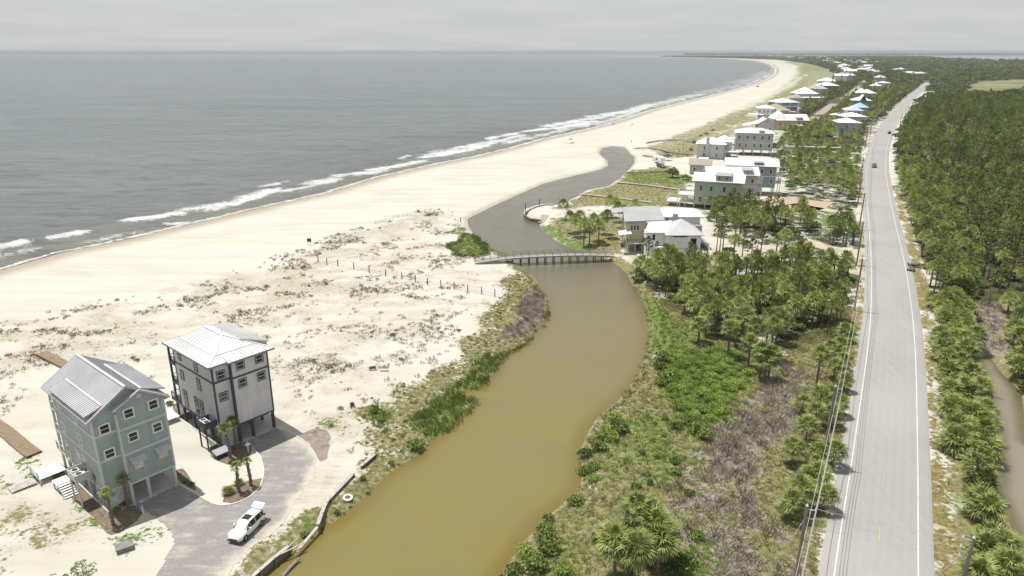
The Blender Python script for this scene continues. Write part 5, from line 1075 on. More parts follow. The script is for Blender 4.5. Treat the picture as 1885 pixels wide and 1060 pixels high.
def bush_mesh(seed, R=1.0, balls=9, n=42, s=.15, m=None, tall=.75):
    rng = np.random.default_rng(seed); T = TM()
    for k in range(balls):
        a = k * 2.4; rr = R * .62 * math.sqrt((k + .3) / balls); z = R * tall * (.25 + .6 * (1 - (rr / R) ** 1.6)) * rng.uniform(.75, 1.15)
        leafball(T, rng, np.array([math.cos(a) * rr, math.sin(a) * rr, z]), R * rng.uniform(.30, .46), n, s * R)
    return T.mesh('bush_crown', m or bush_leaf)
def tuft_mesh(name, seed, n, h, sp, w, m, flop=.3):
    rng = np.random.default_rng(seed); T = TM()
    for _ in range(n):
        a = rng.uniform(0, 6.28); r = sp * math.sqrt(rng.uniform(0, 1)); p = np.array([math.cos(a) * r, math.sin(a) * r, -.03]); d = unit(np.array([rng.normal(0, flop), rng.normal(0, flop), 1])); L = h * rng.uniform(.5, 1.15)
        s = unit(np.cross(d, rng.normal(0, 1, 3))) * w; T.quad(p - s, p + s, p + d * L * .6 + s * .8, p + d * L + np.array([d[0], d[1], -.2]) * L * .3)
    return T.mesh(name, m)

PALM_C = [palm_crown_mesh(10 + k, 30, 9, 1.0) for k in range(5)]; PALM_T = trunk_mesh('palm_trunk', 1.0, .19, .16, ptrunk_m, 0, 7)
FROND = [frond_mesh(40 + k) for k in range(4)]; FROND_DRY = frond_mesh(50, 11, 1.0, palm_dry)
PINES = [pine_meshes(60 + k, 9.0, s, nb, 4, 7, b) for k, (s, nb, b) in enumerate([(2.4, 17, .48), (2.1, 15, .55), (2.8, 19, .42), (1.8, 14, .6)])]; PINE_T = [trunk_mesh('pine_trunk', 8.8, .20, .05, bark_m, l, 6) for l in (0, .25, -.2, .1)]
BUSH = [bush_mesh(80 + k) for k in range(4)]; BRIGHT = [bush_mesh(90 + k, n=64, m=bright_leaf, s=.095, tall=.6) for k in range(3)]; GREYB = [bush_mesh(100 + k, m=grey_leaf, s=.10, n=36, tall=.5) for k in range(2)]; OAK = [bush_mesh(110 + k, balls=14, n=40, s=.12, m=oak_leaf, tall=.95) for k in range(3)]
BUSH_S = trunk_mesh('bush_stem', .6, .07, .05, bark_m, 0, 5)

# ------------------------------------------------------------------ where they grow
TREES = []                                             # kind, x, y, height (of crown centre or scale), size, zone
KEEP_OFF = [(o.matrix_basis.translation.xy.copy(), 8.0) for o in ()]
def poly_pts(px, spacing, jit=.42, seed=1):
    pl = PXY(px); lo, hi = pl.min(0), pl.max(0); r = np.random.default_rng(seed)
    nx, ny = int((hi[0] - lo[0]) / spacing) + 1, int((hi[1] - lo[1]) / spacing) + 1
    g = np.stack(np.meshgrid(np.arange(nx), np.arange(ny), indexing='ij'), -1).reshape(-1, 2) * spacing + lo + r.uniform(-jit, jit, (nx * ny, 2)) * spacing
    return g[inside(g, pl)]
LANES = [(PXY(pl), w) for pl, w in (([(1492,222),(1512,207),(1530,194),(1548,184),(1566,172),(1590,151)], 6.5), ([(1400,383),(1450,378),(1475,366)], 12), ([(1290,440),(1330,455),(1390,470),(1430,455),(1475,440)], 4.0), ([(1475,440),(1510,452),(1560,465),(1600,460)], 3.5), ([(1545,492),(1600,502)], 5), ([(1460,375),(1590,394)], 3), ([(1500,400),(1535,395),(1538,420)], 5), ([(1485,560),(1520,568)], 3.5), ([(1425,268),(1500,270),(1588,272)], 4), ([(1430,287),(1520,289),(1590,291)], 3.5), ([(1440,249),(1500,251),(1548,252)], 4), ([(1425,310),(1500,316),(1588,318)], 2.5))]
HOUSE_BOX = []
bpy.context.view_layer.update()
for o in list(COL.objects):
    if o.parent is None and o.get('category') == 'house':
        xs = [(o.matrix_world @ c.matrix_local @ Vector(v)).xy for c in o.children if c.name.split('.')[0] in ('wall', 'side_wing', 'rear_wing', 'cream_wing', 'tower_wall') for v in c.bound_box]
        HOUSE_BOX.append((Vector((sum(p.x for p in xs) / len(xs), sum(p.y for p in xs) / len(xs))), o, [c for c in o.children if c.name.split('.')[0] in ('wall', 'side_wing', 'rear_wing', 'cream_wing', 'deck')]))
def clear_of_houses(p, mg=1.3):
    far = p[:, 1] > 430
    ok = np.ones(len(p), bool)
    for c0, o, parts in HOUSE_BOX:
        k = np.where(ok & (np.hypot(p[:, 0] - c0.x, p[:, 1] - c0.y) < 45))[0]
        if len(k) == 0: continue
        inv = o.matrix_world.inverted(); q = np.c_[p[k], np.zeros(len(k))]; M = np.array(inv); q = q @ M[:3, :3].T + M[:3, 3]
        for c in parts:
            s = c.matrix_local; bb = np.array([list(s @ Vector(v)) for v in c.bound_box]); lo, hi = bb.min(0), bb.max(0)
            g = np.where(far[k], mg + 2.5, mg); g2 = np.where(far[k], mg + 11, mg); ok[k] &= ~((q[:, 0] > lo[0] - g) & (q[:, 0] < hi[0] + g) & (q[:, 1] > lo[1] - g2) & (q[:, 1] < hi[1] + mg))
    return ok
def usable(p, road=7.6, lane=True):
    ok = seg_dist(p, ROAD_C) > road; ok &= ~inside(p, LAGOON) & ~inside(p, DITCH)
    if lane:
        for l, w in LANES: ok &= seg_dist(p, l) > w
    return ok & clear_of_houses(p)
def zone(px, spacing, mix, name, hp=(3, 6), hs=(.8, 1.15), bs=(1.2, 2.2), seed=1, road=7.6):
    p = poly_pts(px, spacing, seed=seed); p = p[usable(p, road)]; r = np.random.default_rng(seed + 100); ks = list(mix); pr = np.array([mix[k] for k in ks]); pr = pr / pr.sum()
    for q in p:
        k = ks[r.choice(len(ks), p=pr)]
        if k == 'palm': TREES.append([k, q[0], q[1], r.uniform(*hp), r.uniform(1.75, 2.25) * (1.12 if name == 'roadside strip' else 1.06), name])
        elif k == 'pine': TREES.append([k, q[0], q[1], r.uniform(*hs), 1.0, name])
        else: TREES.append([k, q[0], q[1], 0, r.uniform(*bs), name])
def palm_at(cx, cy, h, R, name, kind='palm'):
    if name == 'power line side': R *= .86; h *= .72
    c = P(cx, cy, h); TREES.append([kind, c.x, c.y, h, R, name])
def bush_at(px, py, R, name, kind='bush'): c = P(px, py, R * .45); TREES.append([kind, c.x, c.y, 0, R, name])
# along the road, both sides
zone([(1800,1240),(1768,1090),(1762,990),(1754,925),(1728,880),(1720,800),(1716,730),(1717,660),(1712,600),(1700,555),(1785,545),(1788,610),(1794,665),(1802,720),(1812,790),(1816,850),(1806,905),(1824,960),(1842,1010),(1872,1090),(1930,1240)], 2.75, {'palm': .84, 'bush': .16}, 'roadside strip', (1.3, 2.6), bs=(1.1, 1.7), seed=3, road=7.4)
zone([(1850,575),(1900,560),(2100,640),(2250,900),(2160,960),(1990,860),(1895,770),(1878,720),(1850,665)], 3.0, {'palm': .5, 'bush': .5}, 'far bank of the ditch', (2.0, 4), seed=4)
zone([(1688,520),(1676,455),(1664,405),(1655,350),(1650,310),(1720,300),(1760,420),(1790,545),(1705,560)], 2.8, {'palm': .58, 'pine': .22, 'bush': .2}, 'forest edge right of the road', (2.5, 5.5), (.6, .95), seed=5)
zone([(1790,545),(1760,420),(1720,300),(2300,300),(2700,560),(2300,640),(1900,560)], 4.3, {'palm': .2, 'pine': .50, 'bush': .08, 'oak': .22}, 'forest right of the road', (3.5, 7), (.7, 1.45), (1.8, 3.4), seed=6)
zone([(1649,310),(1650,262),(1664,232),(1690,196),(1780,190),(2100,190),(2700,220),(2300,300),(1720,300)], 5.2, {'palm': .18, 'pine': .40, 'oak': .42}, 'forest right of the road', (3.0, 7.0), (.7, 1.5), (2.2, 4.8), seed=7)
for cx, cy, h, R in [(1462,826,3.2,2.2),(1507,832,2.6,1.9),(1536,832,3.0,2.1),(1486,786,3.2,2.2),(1503,760,3.0,2.1),(1532,762,2.8,2.0),(1512,728,3.4,2.1),(1546,742,2.8,1.9),(1556,700,2.6,1.8),(1538,674,3.0,2.0),(1548,634,3.0,2.0),(1474,900,3.6,2.3),(1505,872,3.0,2.1),(1520,912,2.8,2.0),(1460,925,3.0,2.1),(1556,608,3,2),(1530,640,2.6,1.9),(1478,742,2.6,1.9),(1552,662,2.4,1.8),(1490,880,2.6,1.9)]: palm_at(cx, cy, h, R, 'power line side')
palm_at(1511, 654, 5.6, 1.9, 'lone tall palm')
for cx, cy, h, R in [(1176,940,5.0,2.2),(1134,1000,4.4,2.3),(1172,1012,4.6,2.2),(1205,972,4.6,2.2),(1214,1000,4.0,2.1),(1222,985,3.6,2.0),(1150,985,3.0,1.8),(1198,950,4.4,2.1)]: palm_at(cx, cy, h, R, 'lagoon bank clump')
for cx, cy, h in [(1345,604,5.2),(1425,602,6.0),(1371,580,6.4),(1404,646,4.8),(1420,652,4.4),(1412,662,3.6),(1382,632,4.4),(1303,574,4.6),(1279,560,4.4),(1322,566,5.5),(1340,568,5.6),(1392,600,5.5),(1358,592,4.6),(1262,540,4.2),(1288,600,3.2)]: palm_at(cx, cy, h, 2.05, 'front of the palm grove')
# grove between the lagoon and the road
zone([(1165,505),(1215,484),(1290,500),(1312,500),(1350,505),(1420,505),(1480,478),(1562,482),(1570,520),(1572,590),(1562,625),(1535,625),(1500,600),(1440,632),(1380,640),(1330,620),(1295,600),(1255,570),(1215,540),(1180,530)], 2.75, {'palm': .60, 'pine': .24, 'bush': .16}, 'grove left of the road', (2.6, 5.2), (.62, 1.0), (1.2, 2.2), seed=8)
zone([(1300,445),(1320,400),(1400,402),(1480,430),(1440,490),(1340,500)], 4.6, {'palm': .3, 'pine': .62, 'bush': .08}, 'pines on the sandy lot', (4, 6.5), (.75, 1.1), seed=9)
zone([(1284,392),(1380,402),(1440,408),(1500,400),(1520,412),(1480,445),(1400,425),(1310,412)], 3.4, {'palm': .55, 'pine': .27, 'bush': .18}, 'palms by the parking court', (3.5, 6), (.6, .9), seed=10)
zone([(1425,300),(1582,290),(1585,388),(1548,398),(1482,372),(1462,358),(1435,330)], 4.3, {'palm': .66, 'bush': .28, 'pine': .06}, 'palms behind the parking court', (3.5, 6.0), (.6, .9), (1.3, 2.4), seed=11)
zone([(1540,392),(1584,388),(1580,480),(1525,455),(1518,425),(1540,425)], 2.9, {'palm': .5, 'pine': .36, 'bush': .14}, 'trees along the power line', (3.5, 6.0), (.6, .95), seed=12)
zone([(1432,262),(1592,248),(1592,292),(1428,300)], 6.2, {'palm': .6, 'bright': .12, 'bush': .18, 'pine': .10}, 'trees before the light blue house', (4, 6.5), (.65, 1.0), (2.0, 3.6), seed=13)
zone([(1500,232),(1548,232),(1592,246),(1560,256),(1440,262),(1445,240)], 4.6, {'palm': .5, 'bush': .35, 'pine': .15}, 'trees before the light blue house', (4, 6.5), (.65, 1.0), (1.8, 3.0), seed=14)
zone([(1472,210),(1488,188),(1528,172),(1520,188),(1502,208),(1488,218)], 4.4, {'oak': .8, 'palm': .2}, 'dark trees by the side road', (4, 6), (.6, .9), (2.6, 4.2), seed=15)
zone([(1524,222),(1552,192),(1604,154),(1650,166),(1694,156),(1664,182),(1622,218),(1592,240),(1535,236)], 4.8, {'oak': .55, 'palm': .25, 'pine': .2}, 'trees between the houses and the road', (4, 7), (.7, 1.0), (2.4, 4.0), seed=16)
for cx, cy, h in [(1037,376,4.4),(1050,400,4.2),(1060,404,4.6),(1076,414,5.6),(1093,404,5.6),(1103,416,4.6),(1118,397,6.0),(1123,368,5.2),(1133,373,5.6),(1138,382,5.6),(1148,387,5.4),(1158,391,5),(1170,376,4),(1086,420,4.2),(1068,398,4.0),(1110,402,4.2)]: palm_at(cx, cy, h + .4, 2.4, 'sandy point by the footbridge')
for q in [(1183,478,.62),(1192,482,.72),(1208,476,.5),(1228,500,.66),(1150,462,.3)]: c = P(q[0], q[1]); TREES.append(['pine', c.x, c.y, q[2], 1, 'pines by the bridge house'])
c = P(1788, 905); TREES.append(['pine', c.x, c.y, .72, 1.7, 'big roadside pine'])
# bushes picked out one by one
for px, py, R in [(1221,655,1.7),(1214,672,1.3),(1226,688,1.7),(1216,702,1.2),(1238,700,1.2)]: bush_at(px, py, R, 'dark bushes on the right bank')
for px, py, R in [(1130,766,1.5),(1114,788,1.2),(1142,786,1.6),(1106,800,1.1),(1126,800,1.5),(1078,828,1.2),(1102,820,1.3),(1076,856,1.2),(1092,852,1.2),(1092,876,1.0),(1058,918,1.1),(1010,948,.9),(1006,975,1.4),(968,1012,1.5),(948,1045,1.2),(928,1066,1.2),(1010,1005,1.5),(985,1035,1.6),(1040,1048,1.2),(1100,990,1.0)]: bush_at(px, py, R, 'green bushes along the right bank', 'bright' if (px + py) % 3 == 0 else 'bush')
for px, py, R in [(1266,772,1.3),(1244,782,1.0),(1284,786,1.6),(1224,768,.7),(1284,984,1.0),(1262,1030,1.3),(1250,1046,1.5),(1242,846,.9),(1244,866,.9),(1182,832,.6),(1172,894,.8),(1196,888,.6),(1210,840,.5),(1205,776,.5),(1222,800,.5),(1190,870,.7),(1300,800,1.4),(1270,905,.8)]: bush_at(px, py, R, 'small bushes scattered on the meadow', 'bright' if px % 2 else 'bush')
bush_at(765, 812, 1.35, 'dark bush at the water edge')
for px, py, R in [(340,884,.55),(228,924,.85),(215,938,.6),(352,890,.45),(462,775,.5),(300,728,.8),(312,742,.7),(100,858,.6),(115,872,.7),(132,885,.6)]: bush_at(px, py, R, 'garden shrubs by the stilt houses')
bush_at(1238, 320, 3.4, 'big dark bush on the lagoon lot', 'oak'); bush_at(1262, 326, 2.4, 'big dark bush on the lagoon lot', 'bush')
for px, py in [(1290,250),(1300,246),(1313,240),(1278,262),(1272,276),(1176,452),(1296,290)]: bush_at(px, py, 1.7, 'bushes between the houses', 'bush')
for px, py, R in [(668,878,.5),(620,935,.5),(560,975,.6),(510,1015,.6),(530,1000,.45),(595,935,.45),(720,846,.55),(700,772,.8),(690,758,.7)]: bush_at(px, py, R, 'low bushes along the left bank', 'bush')

# ------------------------------------------------------------------ individual trees and the mass behind them
def on_frame(x, y, z=2.0, m=0):
    fw = y * CP - (z - CAM_H) * SP
    if fw < 5: return False
    px = 942.5 + F_PX * x / fw; py = 530 - F_PX * (y * SP + (z - CAM_H) * CP) / fw
    return -20 - m < px < 1905 + m and 80 < py < 1090 + m
NEAR_LABEL = {
 'palm': ('cabbage palm', 'palm'), 'pine': ('pine tree', 'tree'), 'bush': ('green bush', 'bush'), 'bright': ('bright green bush', 'bush'), 'oak': ('dark round crowned tree', 'tree')}
ZLAB = {
 'roadside strip': 'in the strip between road and ditch', 'far bank of the ditch': 'beyond the ditch', 'forest edge right of the road': 'at the forest edge right of the road', 'forest right of the road': 'inside the right hand forest',
 'power line side': 'under the power line', 'lone tall palm': 'standing alone with its trunk showing left of the power line', 'lagoon bank clump': 'in the clump by the lagoon bottom', 'front of the palm grove': 'in the grove front by the thicket',
 'grove left of the road': 'in the grove between lagoon and road', 'pines on the sandy lot': 'on the sandy lot by the bridge house', 'palms by the parking court': 'before the tan parking court', 'palms behind the parking court': 'between parking court and road', 'trees along the power line': 'by the lawn along the power line',
 'trees before the light blue house': 'before the light blue box house', 'dark trees by the side road': 'left of the side road', 'trees between the houses and the road': 'between far houses and road', 'sandy point by the footbridge': 'on the sandy point by the footbridge', 'pines by the bridge house': 'in front of the bridge house',
 'big roadside pine': 'with a broad crown leaning over the ditch on the right', 'dark bushes on the right bank': 'in the dark cluster at the lagoon bend', 'green bushes along the right bank': 'along the right lagoon bank', 'small bushes scattered on the meadow': 'standing apart on the meadow', 'dark bush at the water edge': 'round and dark at the left water edge',
 'garden shrubs by the stilt houses': 'in mulch by the stilt houses', 'big dark bush on the lagoon lot': 'on the green lot by the lagoon mouth', 'bushes between the houses': 'among the lagoon side houses', 'low bushes along the left bank': 'low on the left bank'}
def tree_object(kind, x, y, h, s, zn, near, k, lab):
    z = ground_z(x, y) - .04; rz = RNG.uniform(0, 6.28)
    nm = {'palm': 'cabbage_palm', 'pine': 'pine_tree', 'bush': 'bush', 'bright': 'bush', 'oak': 'round_tree'}[kind]
    o = empty(nm, (x, y, z), rz); a, c = NEAR_LABEL[kind]
    tag(o, lab, c, f'{a}s {ZLAB[zn]}')
    if kind == 'palm':
        t = link('trunk', PALM_T, o, None, None, (1, 1, h + .1))
        if near:
            n = 24
            for i in range(n):
                u = i / n; el = math.radians(80 - 108 * u ** .85) + RNG.normal(0, .08); q = link('frond', FROND[i % 4] if not (i > 21 and k % 3 == 0) else FROND_DRY, o, (0, 0, h + .08 * (1 - u)), (0, -el, i * 2.39996 + RNG.normal(0, .12)), (s * RNG.uniform(.9, 1.08),) * 3)
        else: link('crown', PALM_C[k % 5], o, (0, 0, h), None, (s,) * 3)
    elif kind == 'pine':
        j = k % 4; w = s if s > 1.2 else 1.0
        link('trunk', PINE_T[j], o, None, None, (h * w, h * w, h)); cr = link('crown', PINES[j][0], o, None, None, (h * w, h * w, h)); link('limb', PINES[j][1], cr)
    else:
        link('stem', BUSH_S, o, None, None, (s,) * 3); m = {'bush': BUSH, 'bright': BRIGHT, 'oak': OAK}[kind]
        link('crown', m[k % len(m)], o, None, None, (s, s, s * (1.0 if kind != 'oak' else 1.15)))
    return o
REST = []; PROTO = {}
order = sorted(TREES, key=lambda t: (t[2] if on_frame(t[1], t[2]) else 1e6 + t[2])); cnt = {}; LIM = {'palm': 280, 'pine': 260, 'bush': 170, 'bright': 60, 'oak': 140}
_sel, _c = {}, {}
for i, (kind, x, y, h, s, zn) in enumerate(order):                      # which ones are built singly, and what tells each apart: its row and its place in the row
    if on_frame(x, y, h if kind == 'palm' else 2) and _c.get(kind, 0) < LIM[kind]: _c[kind] = _c.get(kind, 0) + 1; _sel.setdefault((kind, zn), []).append((y, x, i))
LAB = {}
for (kind, zn), lst in _sel.items():
    lst.sort(); n = len(lst); a = {'palm': 'cabbage palm', 'pine': 'pine', 'bush': 'green bush', 'bright': 'bright green bush', 'oak': 'dark round tree'}[kind]; per = max(3, -(-n // 20))
    if n == 1: LAB[lst[0][2]] = f'{a} {ZLAB[zn]}'; continue
    for b0 in range(0, n, per):
        row = sorted(lst[b0:b0 + per], key=lambda t: t[1] / t[0])
        for q, (yy, xx, i) in enumerate(row):
            place = 'leftmost' if q == 0 else ('rightmost' if q == len(row) - 1 else f'{ORD[q]} from left')
            if len(row) == 1: place = 'alone'
            LAB[i] = f'{a} {ZLAB[zn]}, {ORD[b0 // per]} row back, {place}' if n > per else f'{a} {ZLAB[zn]}, {place}'
for i, (kind, x, y, h, s, zn) in enumerate(order):
    c_ = cnt.get(kind, 0)
    if on_frame(x, y, h if kind == 'palm' else 2) and c_ < LIM[kind]:
        d = 0.9476 * 50
        near = kind == 'palm' and y < 118
        o = tree_object(kind, x, y, h, s, zn, near, i, LAB[i]); cnt[kind] = c_ + 1
        if not near: PROTO.setdefault((kind, i % {'palm': 5, 'pine': 4, 'bush': 4, 'bright': 3, 'oak': 3}[kind]), o)
    elif y > 20: REST.append((kind, x, y, h, s))
# tall dark snags in the forest
SNAG = trunk_mesh('snag_trunk', 8.0, .16, .04, mat('dead_bark', (0.20, 0.175, 0.15), 0.95, 0.1), .5, 5)
for i, (px, py, h) in enumerate([(1692,372,8),(1728,420,7),(1810,540,7.5),(1820,560,5),(1740,300,9)]):
    c = P(px, py); tag(link('dead_tree', SNAG, None, (c.x, c.y, 0), (0.08 * (i % 3 - 1), .06, i), (1, 1, h / 8)), ['bare pale dead trunk among palms near the forest edge', 'bare leaning dead trunk behind the forest edge', 'dark bare trunk beside the clearing on the right', 'shorter dark bare trunk in the right clearing', 'bare dead trunk far back in the right forest'][i], 'dead tree')

def scatter(name, pts, rz, sc, ix, protos, kind='stuff'):
    """one object: points that carry instances of visible plants (protos: index -> list of objects)"""
    me = bpy.data.meshes.new(name); me.vertices.add(len(pts)); me.vertices.foreach_set('co', np.asarray(pts, np.float32).ravel())
    for nm, ty, v in (('rz', 'FLOAT', rz), ('sc', 'FLOAT', sc), ('ix', 'INT', ix)):
        a = me.attributes.new(nm, ty, 'POINT'); a.data.foreach_set('value', np.asarray(v, np.float32 if ty == 'FLOAT' else np.int32))
    o = link(name, me); g = bpy.data.node_groups.new(name, 'GeometryNodeTree'); g.interface.new_socket('Geometry', in_out='INPUT', socket_type='NodeSocketGeometry'); g.interface.new_socket('Geometry', in_out='OUTPUT', socket_type='NodeSocketGeometry')
    N = g.nodes; L = g.links; gi = N.new('NodeGroupInput'); go = N.new('NodeGroupOutput'); jn = N.new('GeometryNodeJoinGeometry')
    def named(n, t):
        a = N.new('GeometryNodeInputNamedAttribute'); a.data_type = t; a.inputs[0].default_value = n; return a.outputs[0]
    r_, s_, i_ = named('rz', 'FLOAT'), named('sc', 'FLOAT'), named('ix', 'INT'); cx = N.new('ShaderNodeCombineXYZ'); L.new(r_, cx.inputs[2])
    for k, objs in protos.items():
        cmp = N.new('FunctionNodeCompare'); cmp.data_type = 'INT'; cmp.operation = 'EQUAL'; L.new(i_, cmp.inputs[2]); cmp.inputs[3].default_value = k
        for ob in objs:
            oi = N.new('GeometryNodeObjectInfo'); oi.inputs['Object'].default_value = ob; oi.inputs['As Instance'].default_value = True; oi.transform_space = 'ORIGINAL'
            ip = N.new('GeometryNodeInstanceOnPoints'); L.new(gi.outputs[0], ip.inputs['Points']); L.new(cmp.outputs[0], ip.inputs['Selection']); L.new(oi.outputs['Geometry'], ip.inputs['Instance']); L.new(cx.outputs[0], ip.inputs['Rotation']); L.new(s_, ip.inputs['Scale']); L.new(ip.outputs[0], jn.inputs[0])
    L.new(jn.outputs[0], go.inputs[0]); md = o.modifiers.new('scatter', 'NODES'); md.node_group = g
    return tag(o, kind=kind)
def child(o, nm): return next(c for c in o.children if c.name.split('.')[0] == nm)
KN = ['palm', 'pine', 'bush', 'bright', 'oak']
protos = {}
for (kind, j), o in PROTO.items():
    protos[KN.index(kind) * 10 + j] = [child(o, 'crown')] + ([child(o, 'trunk')] if kind == 'pine' else [])
have = {k: [j for (kk, j) in PROTO if kk == k] for k in KN}
def push(lst, kind, x, y, z, s, r):
    j = have[kind][r.integers(len(have[kind]))]; lst.append((x, y, z, r.uniform(0, 6.28), s, KN.index(kind) * 10 + j))
bulk = []; r = np.random.default_rng(77)
for kind, x, y, h, s in REST: push(bulk, kind, x, y, h if kind == 'palm' else 0, s if kind in ('palm', 'bush', 'bright', 'oak') else h, r)
# the woods further up the coast, thinning out in size with distance
pts = []; R_ = 560.0
while R_ < 9000:
    sp = max(5.6, R_ * .0092); n = int(.62 * R_ / sp)
    a = np.linspace(.06, .68, n) + r.uniform(-.5, .5, n) * .62 / n; rr = R_ + r.uniform(-.5, .5, n) * sp
    pts.append(np.c_[rr * np.sin(a), rr * np.cos(a), np.full(n, sp)]); R_ += sp
pts = np.vstack(pts); cv = cover_at(pts[:, :2]); ok = (cv['lit'] > .40) & (cv['mar'] < .4) & (sdist(pts[:, :2], LAND) > 25) & (sdist(pts[:, :2], BAY) < -20) & (seg_dist(pts[:, :2], ROAD_C) > 9)
far_ok = pts[:, 1] > 760
ok &= (far_ok | (pts[:, 0] > 330)) 
ok &= r.random(len(pts)) < np.where(cv['lit'] > .7, .97, .5)
pts = pts[ok]; pts = pts[usable(pts[:, :2], 9)]
for x, y, sp in pts:
    k = r.choice(['oak', 'pine', 'palm', 'bush'], p=[.55, .27, .08, .10]) if sp < 8 else r.choice(['oak', 'pine'], p=[.8, .2]); m = sp / 5.0
    if k == 'palm': push(bulk, k, x, y, 4.5, 2.3, r)
    elif k == 'pine': push(bulk, k, x, y, 0, min(1.0 * max(1, m * .62), 1.5) * r.uniform(.7, 1.1), r)
    else: push(bulk, k, x, y, (-.4 if m < 2 else -.5 * m) + r.uniform(-1.2, 2.2), min(3.3 * m ** .9, 20) * r.uniform(.6, 1.25) * (1 if m < 2 else .8), r) if not (x < .0 + np.interp(y, ROAD_C[:, 1], ROAD_C[:, 0]) and y < 3200) else push(bulk, k, x, y, -.5 - .45 * m, min(2.2 * m ** .8, 9) * r.uniform(.6, 1.1), r)
b = np.array(bulk); scatter('woodland', b[:, :3], b[:, 3], b[:, 4], b[:, 5], protos)

# ------------------------------------------------------------------ grasses and scrub
def grass_thing(name, me, px, py, label, cat):
    c = P(px, py); o = link(name, me, None, (c.x, c.y, ground_z(c.x, c.y))); tag(o, label, cat); return o
T_REED = grass_thing('reed_clump', tuft_mesh('reed_clump', 1, 26, 1.1, .55, .030, reed_leaf, .22), 868, 741, 'green reed clump at the tip of the narrow spit', 'reeds')
T_STRAW = grass_thing('grass_clump', tuft_mesh('straw_clump', 2, 24, .55, .42, .032, straw_leaf, .55), 1150, 820, 'straw coloured grass clump on the meadow near the water', 'grass')
T_MEAD = grass_thing('grass_clump', tuft_mesh('meadow_clump', 3, 26, .50, .42, .036, meadow_leaf, .60), 1200, 812, 'yellow green grass clump in the middle of the meadow', 'grass')
T_DUNE = grass_thing('grass_clump', tuft_mesh('dune_clump', 4, 20, .55, .42, .022, dune_leaf, .55), 790, 386, 'dune grass clump on the crest by the lagoon mouth', 'grass')
T_TWIG = grass_thing('dead_reed_clump', tuft_mesh('twig_clump', 5, 24, 1.05, .65, .024, twig_leaf, .35), 1400, 800, 'grey brown dead reed clump in the reed bed', 'reeds')
T_FORB = grass_thing('grass_clump', bush_mesh(130, .5, 6, 20, .16, bush_leaf, .55), 610, 785, 'low green plant on sand beside the gravel patch', 'plant')
T_BR = grass_thing('bush', BRIGHT[0], 1262, 700, 'bright green bush at the left end of the thicket', 'bush'); T_GB = grass_thing('bush', GREYB[0], 1252, 690, 'greyish bush beside the bright green thicket', 'bush')
def field(name, region_px, spacing, choose, seed):
    p = poly_pts(region_px, spacing, .5, seed); p = p[seg_dist(p, ROAD_C) > 5.6]; p = p[~inside(p, DRV)]; p = p[clear_of_houses(p, .2)]
    r = np.random.default_rng(seed + 9); cv = cover_at(p); nz = VN(p @ np.array([[.85, -.5], [.5, .85]]) * np.array([1, 1.5]), .16 if name == 'dune_grass' else .35, 4 if name == 'dune_grass' else 3); sd = -sdist(p, LAGOON); out = []
    for i in range(len(p)):
        q = choose({k: v[i] for k, v in cv.items()}, nz[i], sd[i], r)
        if q: out.append((p[i, 0], p[i, 1], ground_z(*p[i]) - .03, r.uniform(0, 6.28), q[1], q[0]))
    out = np.array(out); print(name, len(out))
    return scatter(name, out[:, :3], out[:, 3], out[:, 4], out[:, 5], {0: [T_REED], 1: [T_STRAW], 2: [T_MEAD], 3: [T_DUNE], 4: [T_TWIG], 5: [T_FORB], 6: [T_BR], 7: [T_GB]})
def right_bank(c, n, sd, r):
    if sd < -.2: return None
    u = r.random()
    if c['twg'] > .45 and c['grn'] < .45:
        k = c['twg'] > .8 or n < .56; return ((4, r.uniform(.5, 1.15)) if u < .62 else ((1, r.uniform(.7, 1.3)) if u < .72 else None)) if k else ((1, r.uniform(.7, 1.3)) if u < .45 else ((2, r.uniform(.6, 1.1)) if u < .7 else ((6, r.uniform(.4, .7)) if u < .72 else None)))
    if c['ver'] > .5: return (1, r.uniform(.3, .6)) if u < .3 else None
    if c['grn'] > .45: return (2, r.uniform(.6, 1.1)) if u < .45 else ((0, r.uniform(.3, .65)) if u < .8 else ((6, r.uniform(.25, .5)) if u < .83 else None))
    if sd < 1.6 and u < .5: return (0 if u < .3 else 4, r.uniform(.4, .8))
    if c['dry'] > .4: return ((1 if n + r.normal(0, .08) > .5 else 2), r.uniform(.55, 1.1)) if u < .75 else None
    return None
field('meadow_grass', [(860,1240),(920,1065),(1000,955),(1068,905),(1068,840),(1095,775),(1140,735),(1188,660),(1195,600),(1165,520),(1300,560),(1420,640),(1560,580),(1590,600),(1585,660),(1540,900),(1515,1240)], .62, right_bank, 21)
def left_bank(c, n, sd, r):
    u = r.random()
    if sd < -1.2 or (sd < -.3 and c['grn'] < .3): return None
    if c['grn'] > .8 and c['dry'] < .62: return (2, r.uniform(.5, .9)) if u < .6 else ((0, r.uniform(.3, .6)) if u < .8 else None)
    if c['grn'] > .5: return (0, r.uniform(.5, 1.05)) if u < .62 else ((2, r.uniform(.6, 1)) if u < .8 else None)
    if c['twg'] > .5: return (4, r.uniform(.4, .9)) if u < .7 else None
    if c['dry'] > .4: return ((1 if n > .5 else 2), r.uniform(.4, .8)) if u < .6 else ((5, r.uniform(.5, 1)) if u < .65 else None)
    return None
field('bank_grass', [(470,1100),(560,985),(600,920),(640,870),(660,760),(700,730),(830,655),(915,555),(925,500),(815,470),(840,400),(870,410),(940,475),(1012,540),(1016,590),(930,670),(890,740),(800,815),(700,900),(610,980),(545,1100)], .55, left_bank, 22)
def dunes(c, n, sd, r):
    if sd < 2 or c['tuft'] < .05: return None
    u = r.random(); k = c['tuft'] * (1.9 * sstep(np.array([n]), .51, .65)[0] + .012)
    return (3 if u > .04 * k else 5, r.uniform(.5, 1.35)) if u < k * .62 else ((4, r.uniform(.3, .5)) if u > .992 else None)
